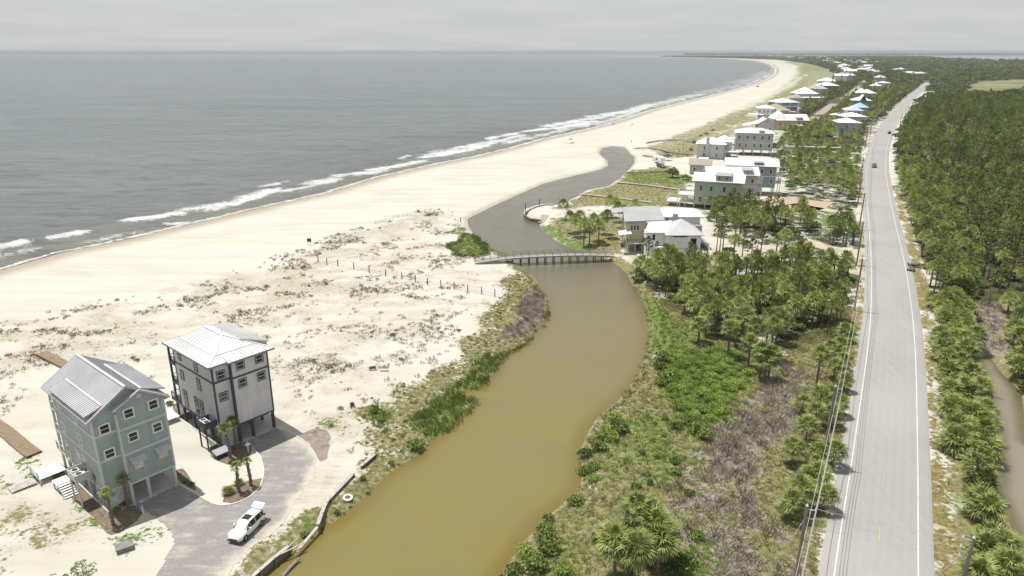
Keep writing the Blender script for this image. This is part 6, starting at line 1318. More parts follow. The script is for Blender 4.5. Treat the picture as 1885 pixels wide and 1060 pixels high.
field('dune_grass', [(-200,620),(120,570),(480,480),(640,425),(790,380),(840,388),(860,425),(930,490),(930,545),(800,690),(690,745),(640,860),(570,790),(540,720),(480,640),(300,600),(280,700),(60,690),(0,860),(-200,900)], .85, dunes, 23)
def lots(c, n, sd, r):
    u = r.random()
    if sd < .2: return None
    if c['grn'] > .5: return (2, r.uniform(.6, 1.2)) if u < .6 else None
    if c['dry'] > .5: return (1 if n > .52 else 2, r.uniform(.5, 1.0)) if u < .45 else None
    return (3, r.uniform(.5, 1)) if c['tuft'] > .3 and u < .3 * c['tuft'] * (n > .48) else None
field('lot_grass', [(993,404),(1035,385),(1068,358),(1125,342),(1160,312),(1200,285),(1290,250),(1300,280),(1280,345),(1215,385),(1160,470),(1130,472),(1085,472),(1045,456),(1010,432)], 1.1, lots, 24)
def verge(c, n, sd, r):
    u = r.random(); return (1 if u < .12 else 2, r.uniform(.3, .75)) if u < .3 and c['ver'] + c['dry'] > .4 else ((4, r.uniform(.5, .9)) if c['twg'] > .5 and u < .8 else None)
field('verge_grass', [(1708,1240),(1705,830),(1696,640),(1684,540),(1700,520),(1870,540),(1870,650),(1800,660),(1810,740),(1750,900),(1775,1060),(1810,1240)], .8, verge, 25)
def thick(c, n, sd, r):
    u = r.random(); return (6, r.uniform(.45, 1.4)) if c['grn'] > .6 and u < .88 else ((7, r.uniform(.5, .9)) if u < .25 else None)
field('bush_thicket', [(1228,648),(1300,628),(1340,640),(1395,692),(1382,732),(1342,772),(1272,784),(1212,738),(1235,690)], 1.15, thick, 26)
# ------------------------------------------------------------------ timber structures
def boardwalk(name, label, pl, w, z, cat='boardwalk', rails=False, px=True, zend=None, mt=None):
    """planked walk on posts along photo points pl (or world points)"""
    c = [P(x, y, z) for x, y in pl] if px else [Vector(p) for p in pl]; root = empty(name, (c[0].x, c[0].y, 0)); tag(root, label, cat); o = c[0].copy(); o.z = 0; mt = mt or wood_grey
    pts = spline([(p.x, p.y) for p in c], .9); n = len(pts); zz = np.linspace(z, z if zend is None else zend, n); b = MB(); s = MB(); ps = MB()
    L = offset_line(pts, -w / 2); R = offset_line(pts, w / 2)
    for i in range(n - 1):
        for k in range(3):
            t0, t1 = k / 3 + .02, (k + 1) / 3 - .02; q = [L[i] + (L[i + 1] - L[i]) * t0, R[i] + (R[i + 1] - R[i]) * t0, R[i] + (R[i + 1] - R[i]) * t1, L[i] + (L[i + 1] - L[i]) * t1]
            b.slab([(a[0] - o.x, a[1] - o.y, zz[i] + (zz[i + 1] - zz[i]) * k / 3) for a in q], .05)
        for E_ in (L, R): s.bar((E_[i][0] - o.x, E_[i][1] - o.y, zz[i] - .15), (E_[i + 1][0] - o.x, E_[i + 1][1] - o.y, zz[i + 1] - .15), .08, .19)
        if i % 3 == 0:
            for E_ in (L, R): ps.box(E_[i][0] - o.x - .07, E_[i][0] - o.x + .07, E_[i][1] - o.y - .07, E_[i][1] - o.y + .07, -.4, zz[i] - .06)
    tag(b.build('deck_boards', mt, root), kind='stuff'); s.build('beam', mt, root); ps.build('posts', mt, root)
    if rails:
        for E_ in (L, R): railing(root, [(E_[i][0] - o.x, E_[i][1] - o.y, zz[i]) for i in range(0, n, 2)], mt, 1.0, 5)
    return root
boardwalk('boardwalk', 'brown timber boardwalk crossing the dune behind the blue green house', [(76, 648), (100, 660), (126, 674), (140, 690)], 1.7, .55, mt=wood_tan)
boardwalk('boardwalk', 'timber boardwalk at the left edge leading to the blue green house', [(-30, 765), (10, 792), (44, 820), (62, 833)], 1.8, .5, mt=wood_tan, zend=.35)
boardwalk('boardwalk', 'long thin boardwalk over the grass lot, lower of two by the lagoon mouth', [(1067, 356), (1130, 363), (1200, 372)], 1.2, .5, mt=mat('pale_timber', (0.36, 0.345, 0.32), 0.85, 0.2))
boardwalk('boardwalk', 'long thin boardwalk over the grass lot, upper of two by the lagoon mouth', [(1137, 335), (1190, 340), (1250, 348)], 1.2, .5, mt=MATS['pale_timber'])
boardwalk('boardwalk', 'dark thin walkway by the bright green lagoon lot', [(1152, 316), (1185, 315.5), (1226, 314)], .9, .5)
boardwalk('boardwalk', 'weathered walkway curving over the dune in front of the chimney house', [(1190, 262), (1215, 258), (1250, 257), (1283, 262)], 1.4, .6, mt=wood_grey)
boardwalk('boardwalk', 'weathered walkway from the camper lot up over the dune', [(1168, 272), (1200, 272), (1240, 280), (1278, 284)], 1.4, .6, mt=wood_grey)
boardwalk('boardwalk', 'weathered walkway above the camper and its pickup', [(1184, 285), (1200, 287), (1214, 289)], 1.3, .6)
boardwalk('boardwalk', 'small pale ramp down to the lagoon at the curved seawall', [(1003, 395), (997, 406)], 2.2, .35, mt=MATS['pale_timber'], zend=-.3)
# entry decks beside the stilt houses
def entry_deck(label, Bp, Cp, quads):
    B, Cc = P(*Bp), P(*Cp); root = empty('entry_deck', B, frame_of(B, Cc)); tag(root, label, 'deck')
    for x0, x1, y0, y1, z in quads:
        d = MB(); k = x0
        while k < x1: d.box(k, min(k + .27, x1), y0, y1, z - .06, z); k += .29
        tag(d.build('deck_boards', white_m if z > .5 else MATS['pale_timber'], root), kind='stuff'); posts(root, [(x0 + .15, y0 + .15), (x0 + .15, y1 - .15), (x1 - .15, y0 + .15), (x1 - .15, y1 - .15)], -.2, z - .06, .16, white_m)
        if z > .5: railing(root, [(x0, y0, z), (x0, y1, z)], white_m, .95, .3)
    return root
entry_deck('white beach side deck and steps behind the blue green house', (245.3, 928.3), (328.3, 890.6), [(-5.6, -2.6, 12.6, 15.4, .75), (-8.4, -5.7, 13.0, 14.6, .30)])
entry_deck('white beach side deck between the houses behind the pale grey house', (443, 814), (508, 786), [(-5.2, -2.5, 12.0, 15.0, .75), (-8.0, -5.3, 12.4, 14.6, .30)])

def footbridge():
    a, b = P(874, 482, .25), P(1126, 472, .35); root = empty('footbridge', (a.x, a.y, 0)); tag(root, 'grey timber footbridge with railings arched low over the brown lagoon', 'bridge')
    d = Vector((b.x - a.x, b.y - a.y, 0)); Lg = d.length; u = d / Lg; v = Vector((-u.y, u.x, 0)); w = 1.1; mt = mat('bridge_timber', (0.30, 0.295, 0.285), 0.85, 0.2, var=.12, scale=2)
    N = 112; zf = lambda t: .25 + 1.15 * (1 - (2 * abs(t - .56) / 1.12) ** 2.6) - .05 * t
    pt = lambda t, s, h=0: u * (Lg * t) + v * s + Vector((0, 0, zf(t) + h))
    dk = MB(); st = MB()
    for i in range(N):
        t0, t1 = i / N, (i + .86) / N; dk.slab([pt(t0, -w), pt(t1, -w), pt(t1, w), pt(t0, w)], .06)
    for i in range(28):
        for s in (-w + .1, w - .1): st.bar(pt(i / 28, s, -.22), pt((i + 1) / 28, s, -.22), .12, .3)
    tag(dk.build('deck_boards', mt, root), kind='stuff'); st.build('beam', mt, root)
    for s in (-w, w):
        for h, th in ((1.05, .11), (.72, .08), (.38, .08)):
            m = MB()
            for i in range(28): m.bar(pt(i / 28, s, h), pt((i + 1) / 28, s, h), .07, th)
            m.build('rail', mt, root)
        pm_ = MB().box(-.06, .06, -.06, .06, 0, 1.1).mesh('rail_post', mt)
        for i in range(19): link('rail_post', pm_, root, pt(i / 18, s * 1.0))
    pm2 = MB().tube([(0, 0, 0), (0, 0, 3.4)], .15, 8).mesh('pile', wood_grey)
    for i in range(12):
        t = .27 + .66 * i / 11
        for s in (-w + .12, w - .12): p = pt(t, s); link('pile', pm2, root, (p.x, p.y, p.z - 3.75))
footbridge()

def seawall(name, label, pl, z0, z1, w=.28, px=True, cat='seawall', capw=.42, mt=None, cap=None):
    c = [P(x, y, z1) for x, y in pl]; root = empty(name, (c[0].x, c[0].y, 0)); tag(root, label, cat); o = Vector((c[0].x, c[0].y, 0)); pts = resample(np.array([(p.x, p.y) for p in c]), max(4, int(sum((c[i + 1] - c[i]).length for i in range(len(c) - 1)) / w)))
    mt = mt or wood_grey; pm_ = MB().box(-w * .47, w * .47, -.035, .035, 0, z1 - z0).mesh('plank', mt)
    for i in range(len(pts) - 1):
        d = pts[i + 1] - pts[i]; m = (pts[i] + pts[i + 1]) / 2; link('plank', pm_, root, (m[0] - o.x, m[1] - o.y, z0 + RNG.uniform(-.05, .03)), (0, 0, math.atan2(d[1], d[0])), (np.linalg.norm(d) / w, 1, 1))
    b = MB()
    for i in range(0, len(pts) - 1, 4):
        q = pts[min(i + 4, len(pts) - 1)]; b.bar((pts[i][0] - o.x, pts[i][1] - o.y, z1 + .03), (q[0] - o.x, q[1] - o.y, z1 + .03), capw, .08)
    b.build('cap_board', cap or MATS['pale_timber'], root); f = MB().tube([(0, 0, z0 - .2), (0, 0, z1 + .1)], .12, 7).mesh('wall_post', mt)
    for i in range(0, len(pts), 7): link('wall_post', f, root, (pts[i][0] - o.x + .12, pts[i][1] - o.y - .12, 0))
    return root
seawall('seawall', 'short upper run of timber seawall sunk in grass, right of the gravel patch', [(690, 836), (664, 858)], -.3, .45)
seawall('seawall', 'broken grey timber seawall with a kink above the lagoon, middle run', [(650, 872), (600, 924), (585, 965)], -.9, .35)
seawall('seawall', 'broken timber seawall at the bottom edge with plank face over dark water', [(532, 1005), (500, 1030), (468, 1058), (440, 1085)], -1.3, .25)
seawall('seawall', 'dark curved seawall round the sandy point with mooring posts', [(1018, 377), (1006, 376), (990, 379), (975, 385), (964, 394), (975, 402), (996, 405)], -1.4, .25, cap=wood_grey)
for i, (px, py, h, lb) in enumerate([(967, 392, 3.4, 'tall dark mooring post at the outer corner of the curved seawall'), (993, 378, 2.4, 'shorter mooring post midway along the curved seawall'), (848, 411, 1.8, 'leaning dark post where the beach meets the lagoon')]):
    c = P(px, py, -.2); b = MB(); b.tube([(0, 0, -1.5), (0, 0, h * .5), (.08, 0, h)], [.13, .13, .11], 8); b.add([(-.1, -.1, h), (.2, -.1, h), (.2, .1, h), (-.1, .1, h), (.05, 0, h + .15)], [(0, 1, 4), (1, 2, 4), (2, 3, 4), (3, 0, 4)])
    tag(b.build('mooring_post', dark_void if i < 2 else wood_grey, None, loc=(c.x, c.y, -.2)), lb, 'post')
def fallen(name, label, a, b, z, w, h, mt, cat, tilt=0.0):
    p, q = P(*a, z), P(*b, z); m = MB(); n = 5
    o = p.copy(); pr = None
    for i in range(n):
        s, e = (q - p) * (i / n), (q - p) * ((i + 1) / n); m.bar(s + Vector((0, 0, tilt * i / n)), e + Vector((0, 0, tilt * (i + 1) / n)), w, h)
    return tag(m.build(name, mt, None, loc=o), label, cat)
fallen('fallen_plank', 'long grey cap board sagging from the broken seawall over the water', (586, 968), (545, 1012), .12, .34, .07, MATS['pale_timber'], 'plank', -.25)
fallen('fallen_plank', 'pale splintered board lying across the seawall gap', (512, 1022), (560, 1000), .25, .16, .06, MATS['pale_timber'], 'plank', .1)
fallen('fallen_plank', 'narrow pale board poking out of the grass behind the seawall gap', (525, 1012), (548, 990), .28, .10, .05, MATS['pale_timber'], 'plank')
_lg = MB(); p0 = P(520, 1062, -.55); _lg.tube([P(520, 1062, -.6) - p0, P(533, 1046, -.5) - p0, P(545, 1034, -.45) - p0, P(553, 1027, -.3) - p0], [.20, .18, .17, .10], 7); tag(_lg.build('driftwood_log', wood_grey, None, loc=p0), 'grey log floating in the dark water below the broken seawall', 'log')
for a, b, lb in [((1816, 726), (1850, 735), 'thin dead trunk lying across the ditch water'), ((1715, 812), (1735, 822), 'pale fallen stick on the right verge by the big pine')]:
    m = MB(); p, q = P(*a, -.5 if 'ditch' in lb else .1), P(*b, -.45 if 'ditch' in lb else .1); m.tube([p - p, (q - p) * .5 + Vector((0, 0, .1)), q - p], [.11, .08, .04], 6)
    for k in (.4, .6, .75): m.tube([(q - p) * k, (q - p) * k + Vector((.3 * (k - .5), .8, .35))], [.03, .01], 4)
    tag(m.build('driftwood', mat('dead_bark', (0.2, .175, .15)), None, loc=p), lb, 'log')
# life ring of foam by the seawall
_t = MB(); n, k = 18, 8
_vs = [((.46 + .15 * math.cos(2 * PI * j / k)) * math.cos(2 * PI * i / n), (.46 + .15 * math.cos(2 * PI * j / k)) * math.sin(2 * PI * i / n), .15 * math.sin(2 * PI * j / k)) for i in range(n) for j in range(k)]
_t.add(_vs, [(i * k + j, ((i + 1) % n) * k + j, ((i + 1) % n) * k + (j + 1) % k, i * k + (j + 1) % k) for i in range(n) for j in range(k)])
c = P(640, 911, .2); tag(_t.build('float_ring', white_m, None, True, loc=(c.x, c.y, ground_z(c.x, c.y) + .16), rot=(.12, .1, 0)), 'white foam float ring lying in the bank grass below the seawall', 'ring')

# ------------------------------------------------------------------ post line across the dunes
def post_line():
    pl = [(586, 481), (602, 487), (622, 491), (652, 497), (680, 503), (710, 509), (740, 514), (765, 519), (787, 523), (812, 528), (836, 533), (861, 539), (887, 544), (911, 548), (935, 553)]
    pw = [P(*p) for p in pl]; o = pw[0]; root = empty('post_fence', (o.x, o.y, 0)); tag(root, 'line of thin grey posts with sagging rope across the white dunes', 'fence')
    for i, p in enumerate(pw):
        z = ground_z(p.x, p.y); MB().tube([(0, 0, -.4), (.05 * (i % 3 - 1), .02, 1.7)], [.12, .10], 6).build('post', mat('dark_timber', (.085, .075, .065), .95, .1), root, loc=(p.x - o.x, p.y - o.y, z))
    for a, b in zip(pw[:-1], pw[1:]):
        m = MB(); a, b = a - o, b - o
        for hh in (1.0, .5): m.tube([Vector((a.x, a.y, a.z + hh)).lerp(Vector((b.x, b.y, b.z + hh)), t) - Vector((0, 0, .5 * t * (1 - t))) for t in (0, .25, .5, .75, 1)], .018, 4)
        m.build('rope', mat('dark_timber', (.085, .075, .065)), root)
post_line()
def old_fence():
    pl = [(688, 412), (700, 409), (715, 405), (730, 402), (745, 399), (760, 395), (775, 391), (790, 387), (806, 386)]
    pw = [P(*p) for p in pl]; o = pw[0]; root = empty('sand_fence', (o.x, o.y, 0)); tag(root, 'broken sand fence along the dune crest near the lagoon mouth', 'fence')
    for a, b in zip(pw[:-1], pw[1:]):
        m = MB()
        for k in range(9):
            if RNG.random() < .25: continue
            p = a.lerp(b, k / 9) - o; z = ground_z(p.x + o.x, p.y + o.y); m.bar((p.x, p.y, z - .2), (p.x + RNG.normal(0, .08), p.y + RNG.normal(0, .1), z + RNG.uniform(.5, 1.1)), .06, .04)
        tag(m.build('slats', wood_grey, root), kind='stuff')
old_fence()
for px, py, lb in [(570, 451, 'dark notice board on two posts on the dune crest')]:
    c = P(px, py); root = empty('notice_board', (c.x, c.y, ground_z(c.x, c.y))); tag(root, lb, 'sign'); posts(root, [(-.35, 0), (.35, 0)], -.3, 1.9, .10, wood_grey); MB().box(-.55, .55, -.05, .03, 1.0, 1.95).build('board', dark_void, root)
# dune debris
for px, py, lb, s in [(686, 680, 'dark wooden crate half buried in the white sand', (1.1, .8, .5)), (649, 752, 'small grey plastic chair shape left on the sand near the bank', (.6, .6, .7))]:
    c = P(px, py); root = empty('beach_crate', (c.x, c.y, ground_z(c.x, c.y)), .4); tag(root, lb, 'crate')
    MB().box(-s[0] / 2, s[0] / 2, -s[1] / 2, s[1] / 2, 0, .07).build('bottom', wood_grey, root)
    for x in (-s[0] / 2, s[0] / 2 - .06): MB().box(x, x + .06, -s[1] / 2, s[1] / 2, .071, s[2]).build('side', wood_grey, root)
    MB().box(-s[0] / 2 + .061, s[0] / 2 - .061, s[1] / 2 - .06, s[1] / 2, .071, s[2]).build('back', wood_grey, root)
fallen('fallen_plank', 'single grey plank on the white sand beside the crate', (700, 682), (716, 682), .1, .22, .06, wood_grey, 'plank')
c = P(230, 1011); root = empty('utility_box', (c.x, c.y, 0), .6); tag(root, 'low grey utility box on the white yard left of the driveway', 'box'); bm_ = mat('box_grey', (.17, .17, .165)); MB().box(-.8, .8, -.55, .55, 0, .45).build('base', bm_, root); MB().box(-.86, .86, -.6, .6, .451, .56).build('lid', bm_, root)
for px, py, lb in [(264, 944, 'blue mailbox on a white post by the blue green house'), (457.5, 832, 'white mailbox on a post by the pale grey house')]:
    c = P(px, py); root = empty('mailbox', (c.x, c.y, 0), .7); tag(root, lb, 'mailbox'); MB().box(-.06, .06, -.06, .06, 0, 1.05).build('post', white_m, root)
    b = MB(); b.add([(x, .22 * math.sin(a) * .9, 1.10 + .0 + (.22 * math.cos(a) if abs(a) < 1.6 else -.02)) for x in (-.3, .3) for a in (-1.57, -.9, -.3, .3, .9, 1.57)], [tuple(range(5, -1, -1)), tuple(range(6, 12))] + [(i, i + 1, i + 7, i + 6) for i in range(5)] + [(5, 0, 6, 11)])
    b.build('box', mat('mailbox_blue', (.12, .14, .26), .5) if 'blue m' in lb else white_m, root); MB().box(-.04, .18, .23, .26, 1.15, 1.4).build('flag', white_m, root)

# ------------------------------------------------------------------ garden palms
def planted(px, py, h, R, label, lean=0.0):
    c = P(px, py); root = empty('cabbage_palm', (c.x, c.y, 0), RNG.uniform(0, 6)); tag(root, label, 'palm')
    link('trunk', trunk_mesh('planted_trunk', h, .20, .15, ptrunk_m, lean, 9, 16), root)
    for i in range(15):
        u = i / 15; el = math.radians(85 - 100 * u); link('frond', FROND[i % 4], root, (lean, 0, h), (0, -el, i * 2.39996), (R * RNG.uniform(.85, 1.1),) * 3)
planted(440.5, 905, 3.3, .85, 'planted palm with thin crown in the island bed, left of two', .12); planted(462, 893, 3.3, .75, 'planted palm with thin crown in the island bed, right of two', -.1)
planted(209, 966, 3.9, .95, 'short palm at the left front corner of the blue green house', .1); planted(237, 934, 3.7, .9, 'short palm against the front wall left of the garage', 0)
planted(424, 842, 4.2, 1.15, 'palm with leaning crown before the pale grey house wall', -.2); planted(436, 826, 4.0, 1.1, 'palm nearest the garage post of the pale grey house', .1)
def dwarf(px, py, R, label):
    c = P(px, py); root = empty('palmetto', (c.x, c.y, 0)); tag(root, label, 'palmetto')
    for i in range(22): link('frond', FROND[i % 4], root, (0, 0, .12), (0, -math.radians(80 - 62 * i / 22), i * 2.39996), (R * RNG.uniform(.8, 1.1),) * 3)
dwarf(420, 908, .95, 'low fan palm clump at the left end of the island bed'); dwarf(440, 892, .75, 'low fan palm clump between the two island palms'); dwarf(406, 832, .7, 'low fan palm clump by the grey box lid'); dwarf(413, 836, .55, 'smallest fan palm clump at the pale grey house corner')
def sapling():
    c = P(150, 1105); root = empty('small_tree', (c.x, c.y, 0)); tag(root, 'thin open branched small tree at the bottom left edge', 'tree'); rng = np.random.default_rng(4); tr = MB(); T = TM(); tips = []
    for k in range(6):
        a = k * 1.05; e = np.array([math.cos(a) * rng.uniform(.7, 1.5), math.sin(a) * rng.uniform(.7, 1.5), rng.uniform(2.2, 3.4)]); m = e * .45 + np.array([0, 0, .3]); tr.tube([(0, 0, 0), tuple(m), tuple(e)], [.07, .05, .02], 5)
        for j in range(4):
            f = e + rng.normal(0, .5, 3) * np.array([1, 1, .5]); tr.tube([tuple(m + (e - m) * rng.uniform(.3, .9)), tuple(f)], [.025, .01], 4); leafball(T, rng, f, rng.uniform(.28, .5), 34, .10)
    tr.build('trunk', bark_m, root); link('crown', T.mesh('small_tree_crown', bush_leaf), root)
sapling()

# ------------------------------------------------------------------ power line
galv = mat('insulator_grey', (.5, .5, .49), .4, .5); pole_m = mat('pole_timber', (.185, .165, .14), .9, .15, var=.15, scale=3, streak=(6, 6, .5)); wire_m = mat('wire_metal', (.42, .42, .42), .45, .5, .3)
PH = 11.0; POLES = []
def power_pole(x, y, label, arms=1, z=PH, group=None, rz=0.0):
    root = empty('power_pole', (x, y, ground_z(x, y)), rz); tag(root, label, 'utility pole', group)
    b = MB(); b.tube([(0, 0, -.3), (0, 0, z * .5), (0, 0, z)], [.21, .18, .14], 9); b.build('pole', pole_m, root)
    for k in range(3):
        h = z - .35 - .95 * k; m = MB().bar((.1, 0, h), (.75, 0, h + .05), .06); m.build('bracket', galv, root); i_ = MB(); i_.tube([(.75, 0, h), (.75, 0, h + .12), (.75, 0, h + .22), (.75, 0, h + .34)], [.05, .10, .07, .04], 8); i_.build('insulator', galv, root)
    c = MB(); c.tube([(0, 0, z + .001), (0, 0, z + .05), (0, 0, z + .22)], [.15, .13, .03], 8); c.build('pole_cap', galv, root); return root
line_px = [(1486, 931), (1538.5, 711), (1588, 476), (1589.5, 408), (1592, 355), (1588, 318), (1590, 290), (1598, 236), (1607, 215), (1617, 201), (1630, 188)]
for i, (px, py) in enumerate(line_px):
    c = P(px, py, PH); POLES.append(c); power_pole(c.x, c.y, f'timber power pole left of the road, {ORD[i]} from the near end', group='poles along the left of the road', rz=-.4)
nearP = POLES[0] + (POLES[0] - POLES[1]) * .9
rp = P(1793, 990, 9.6); power_pole(rp.x, rp.y, 'timber power pole at the bottom right beside the ditch palms', z=9.6, rz=2.6)
_rr_ = [(1661, 207), (1668, 201), (1673, 196), (1680, 189), (1687, 183), (1694, 176), (1702, 168), (1710, 160)]
for i, (px, py) in enumerate(_rr_):
    c = P(px, py, 10.0); power_pole(c.x, c.y, f'far power pole on the right of the road, {ORD[i]} from the near end', z=10.0, group='far poles on the right of the road', rz=-.5)
def wire(label, pts, sag=.35, r=.022, grp=None):
    m = MB(); o = Vector(pts[0])
    for a, b in zip(pts[:-1], pts[1:]):
        a, b = Vector(a) - o, Vector(b) - o; m.tube([a.lerp(b, t) - Vector((0, 0, 4 * sag * t * (1 - t))) for t in np.linspace(0, 1, 13)], r, 4, False)
    return tag(m.build('power_wire', wire_m, None, loc=o), label, 'wire', grp)
dirx = Vector((math.cos(-.4), math.sin(-.4), 0)) * .75
for k, nm in enumerate(('top', 'middle', 'lowest')): wire(f'{nm} power wire strung along the left poles', [nearP + dirx + Vector((0, 0, -.05 - .95 * k))] + [p + dirx + Vector((0, 0, -.05 - .95 * k)) for p in POLES], .5, .024, 'wires along the left poles')
wire('single low cable slung below the wires on the left poles', [nearP + Vector((.2, 0, -3.6))] + [p + Vector((.2, 0, -3.6)) for p in POLES], .6, .03)
d2 = Vector((math.cos(2.6), math.sin(2.6), 0)) * .75
for k, nm in enumerate(('top', 'middle', 'lowest')): wire(f'{nm} wire crossing the road to the bottom right pole', [POLES[0] + dirx + Vector((0, 0, -.1 - .95 * k)), Vector((rp.x, rp.y, 9.3 - .95 * k)) + d2], .25, .022, 'wires crossing the road')
gm = MB(); a_, b_ = Vector((rp.x, rp.y, 8.8)), Vector((rp.x - 4.6, rp.y + 1.5, 0)); gm.tube([a_ - b_, Vector((0, 0, 0))], .03, 5); tag(gm.build('guy_wire', wire_m, None, loc=b_), 'guy wire leaning down from the bottom right pole', 'wire')
gm = MB(); a_, b_ = POLES[0] - Vector((0, 0, 1.2)), Vector((POLES[0].x - 3.4, POLES[0].y + .5, 0)); gm.tube([a_ - b_, Vector((0, 0, 0))], .03, 5); tag(gm.build('guy_wire', wire_m, None, loc=b_), 'guy wire leaning down from the nearest left pole', 'wire')

# ------------------------------------------------------------------ vehicles
tyre_m = mat('tyre_rubber', (.018, .018, .019), .85, .2); rim_m = mat('alloy_rim', (.30, .30, .31), .35, .6, .6)
def car_paint(name, col):
    N = NT(name); N.set(N.b.inputs['Coat Weight'], .6); N.set(N.b.inputs['Coat Roughness'], .08); n = N.noise(N.obj(), 2.0, 4); return N.done(N.mix(N.ramp(n, .3, .7), tuple(c * .94 for c in col), col), .35, .5)
def suv(name, label, c, rz, paint, open_gate=False, L=4.65, cat='car', fine=True):
    """front is local +x"""
    root = empty(name, (c.x, c.y, c.z), rz); tag(root, label, cat); k = L / 4.65
    ST = [(-2.30, .42, .92, .80, .95, .70), (-2.22, .32, 1.02, .89, 1.30, .68), (-2.05, .30, 1.04, .91, 1.58, .66), (-1.6, .28, 1.04, .925, 1.66, .66), (-.6, .27, 1.03, .93, 1.69, .67), (.25, .27, 1.02, .93, 1.66, .66), (.62, .27, 1.02, .93, 1.50, .67), (1.18, .28, 1.00, .92, 1.07, .74), (1.75, .29, .96, .90, 1.00, .72), (2.12, .32, .84, .86, .88, .66), (2.30, .40, .66, .74, .74, .60)]
    V, Fc = [], []
    for x, zb, zs, ws, zt, wt in ST:
        ring = [(-ws * .90, zb), (-ws, zb + .22), (-ws * 1.0, zs - .10), (-ws * .965, zs), (-wt, zt - .07), (-wt * .82, zt), (0, zt + .015), (wt * .82, zt), (wt, zt - .07), (ws * .965, zs), (ws, zs - .10), (ws, zb + .22), (ws * .90, zb)]
        V += [(x * k, y, z) for y, z in ring]
    n = 13
    for i in range(len(ST) - 1):
        for j in range(n - 1): Fc.append((i * n + j, (i + 1) * n + j, (i + 1) * n + j + 1, i * n + j + 1))
        Fc.append((i * n + n - 1, (i + 1) * n + n - 1, (i + 1) * n, i * n))
    Fc += [tuple(range(n)), tuple((len(ST) - 1) * n + j for j in range(n - 1, -1, -1))]
    MB().add(V, Fc).build('body', paint, root, True)
    g = MB(); A = np.array(V).reshape(len(ST), n, 3)
    def panel(i0, i1, j0, j1, ins=.06, off=.012):
        a, b, c2, d = [Vector(A[i, j]) for i, j in ((i0, j0), (i1, j0), (i1, j1), (i0, j1))]; m = (a + b + c2 + d) / 4; nr = (b - a).cross(d - a).normalized()
        if nr.dot(m - Vector((0, 0, .9))) < 0: nr = -nr
        q = [p.lerp(m, ins) + nr * off for p in (a, b, c2, d)]; q2 = [p - nr * off * 1.5 for p in q]; g.add(q + q2, [(0, 1, 2, 3), (0, 4, 5, 1), (1, 5, 6, 2), (2, 6, 7, 3), (3, 7, 4, 0)])
    for j in (3, 8):
        for i0, i1 in ((2, 3), (3, 4), (4, 5), (5, 6)): panel(i0, i1, j, j + 1, .07)
        panel(6, 7, j, j + 1, .16)
    g.build('side_windows', glass_m, root); g = MB()
    for j0, j1 in ((4, 8),):
        a, b, c2, d = Vector(A[6, 4]), Vector(A[7, 4]), Vector(A[7, 8]), Vector(A[6, 8]); m = (a + b + c2 + d) / 4; q = [p.lerp(m, .05) + Vector((.02, 0, .035)) for p in (a, b, c2, d)]; g.add(q + [p - Vector((.02, 0, .06)) for p in q], [(0, 1, 2, 3), (0, 4, 5, 1), (1, 5, 6, 2), (2, 6, 7, 3), (3, 7, 4, 0)])
    g.build('windscreen', glass_m, root)
    if fine: MB().box(-.75 * k, .12 * k, -.46, .46, 1.69, 1.708).build('sunroof', glass_m, root)
    for s in (-1, 1):
        for x in (-1.36, 1.40):
            w = MB(); ring = [(-.12, .22), (-.12, .35), (.0, .365), (.12, .35), (.12, .22)]; m = 18
            for y, r in ring: w.v += [(r * math.cos(2 * PI * t / m), y, r * math.sin(2 * PI * t / m)) for t in range(m)]
            w.f += [(a * m + t, a * m + (t + 1) % m, (a + 1) * m + (t + 1) % m, (a + 1) * m + t) for a in range(4) for t in range(m)]; wo = w.build('wheel', tyre_m, root, True, loc=(x * k, s * .835, .365))
            rm_ = MB(); rm_.tube([(0, -.10, 0), (0, .10, 0)], .225, 14); rm_.build('rim', rim_m, wo)
            a = MB(); a.tube([(x * k, s * .60, .40), (x * k, s * .905, .40)], .42, 16); a.build('wheel_arch', dark_void, root)
        MB().add([(2.02 * k, s * .62, .72), (2.27 * k, s * .52, .70), (2.20 * k, s * .80, .76), (2.02 * k, s * .885, .80), (2.0 * k, s * .6, .82), (2.24 * k, s * .5, .76), (2.16 * k, s * .8, .85), (2.0 * k, s * .875, .88)], [(0, 1, 2, 3), (4, 7, 6, 5), (0, 4, 5, 1), (1, 5, 6, 2), (2, 6, 7, 3), (3, 7, 4, 0)]).build('headlight', mat('lamp_lens', (.42, .43, .44), .15, .6), root)
        MB().box(-2.27 * k, -2.02 * k, s * .84 - .08, s * .84 + .08, .86, 1.06).build('tail_light', mat('tail_lens', (.22, .012, .012), .25, .6), root)
        mr = MB(); mr.box(.52 * k, .70 * k, s * 1.02 - .10, s * 1.02 + .10, 1.02, 1.18); mr.build('mirror', paint, root)
    MB().box(2.20 * k, 2.315 * k, -.48, .48, .46, .66).build('grille', dark_void, root); MB().box(2.1 * k, 2.33 * k, -.80, .80, .30, .42).build('bumper', dark_void, root); MB().box(-2.33 * k, -2.15 * k, -.80, .80, .36, .52).build('rear_bumper', dark_void, root)
    if open_gate:
        MB().box(-2.30 * k, -2.20 * k, -.62, .62, .70, 1.42).build('cargo_shade_panel', dark_void, root)  # dark panel on the closed body stands in for the shaded cargo space
        tg = MB(); tg.slab([(-2.02 * k, -.72, 1.74), (-2.02 * k, .72, 1.74), (-2.72 * k, .68, 2.02), (-2.72 * k, -.68, 2.02)], .07); tg.slab([(-2.72 * k, -.68, 2.02), (-2.72 * k, .68, 2.02), (-2.94 * k, .62, 1.66), (-2.94 * k, -.62, 1.66)], .07); t_ = tg.build('tailgate', paint, root)
        MB().slab([(-2.12 * k, -.58, 1.672), (-2.12 * k, .58, 1.672), (-2.64 * k, .56, 1.88), (-2.64 * k, -.56, 1.88)], .02).build('rear_window', glass_m, t_)
    else:
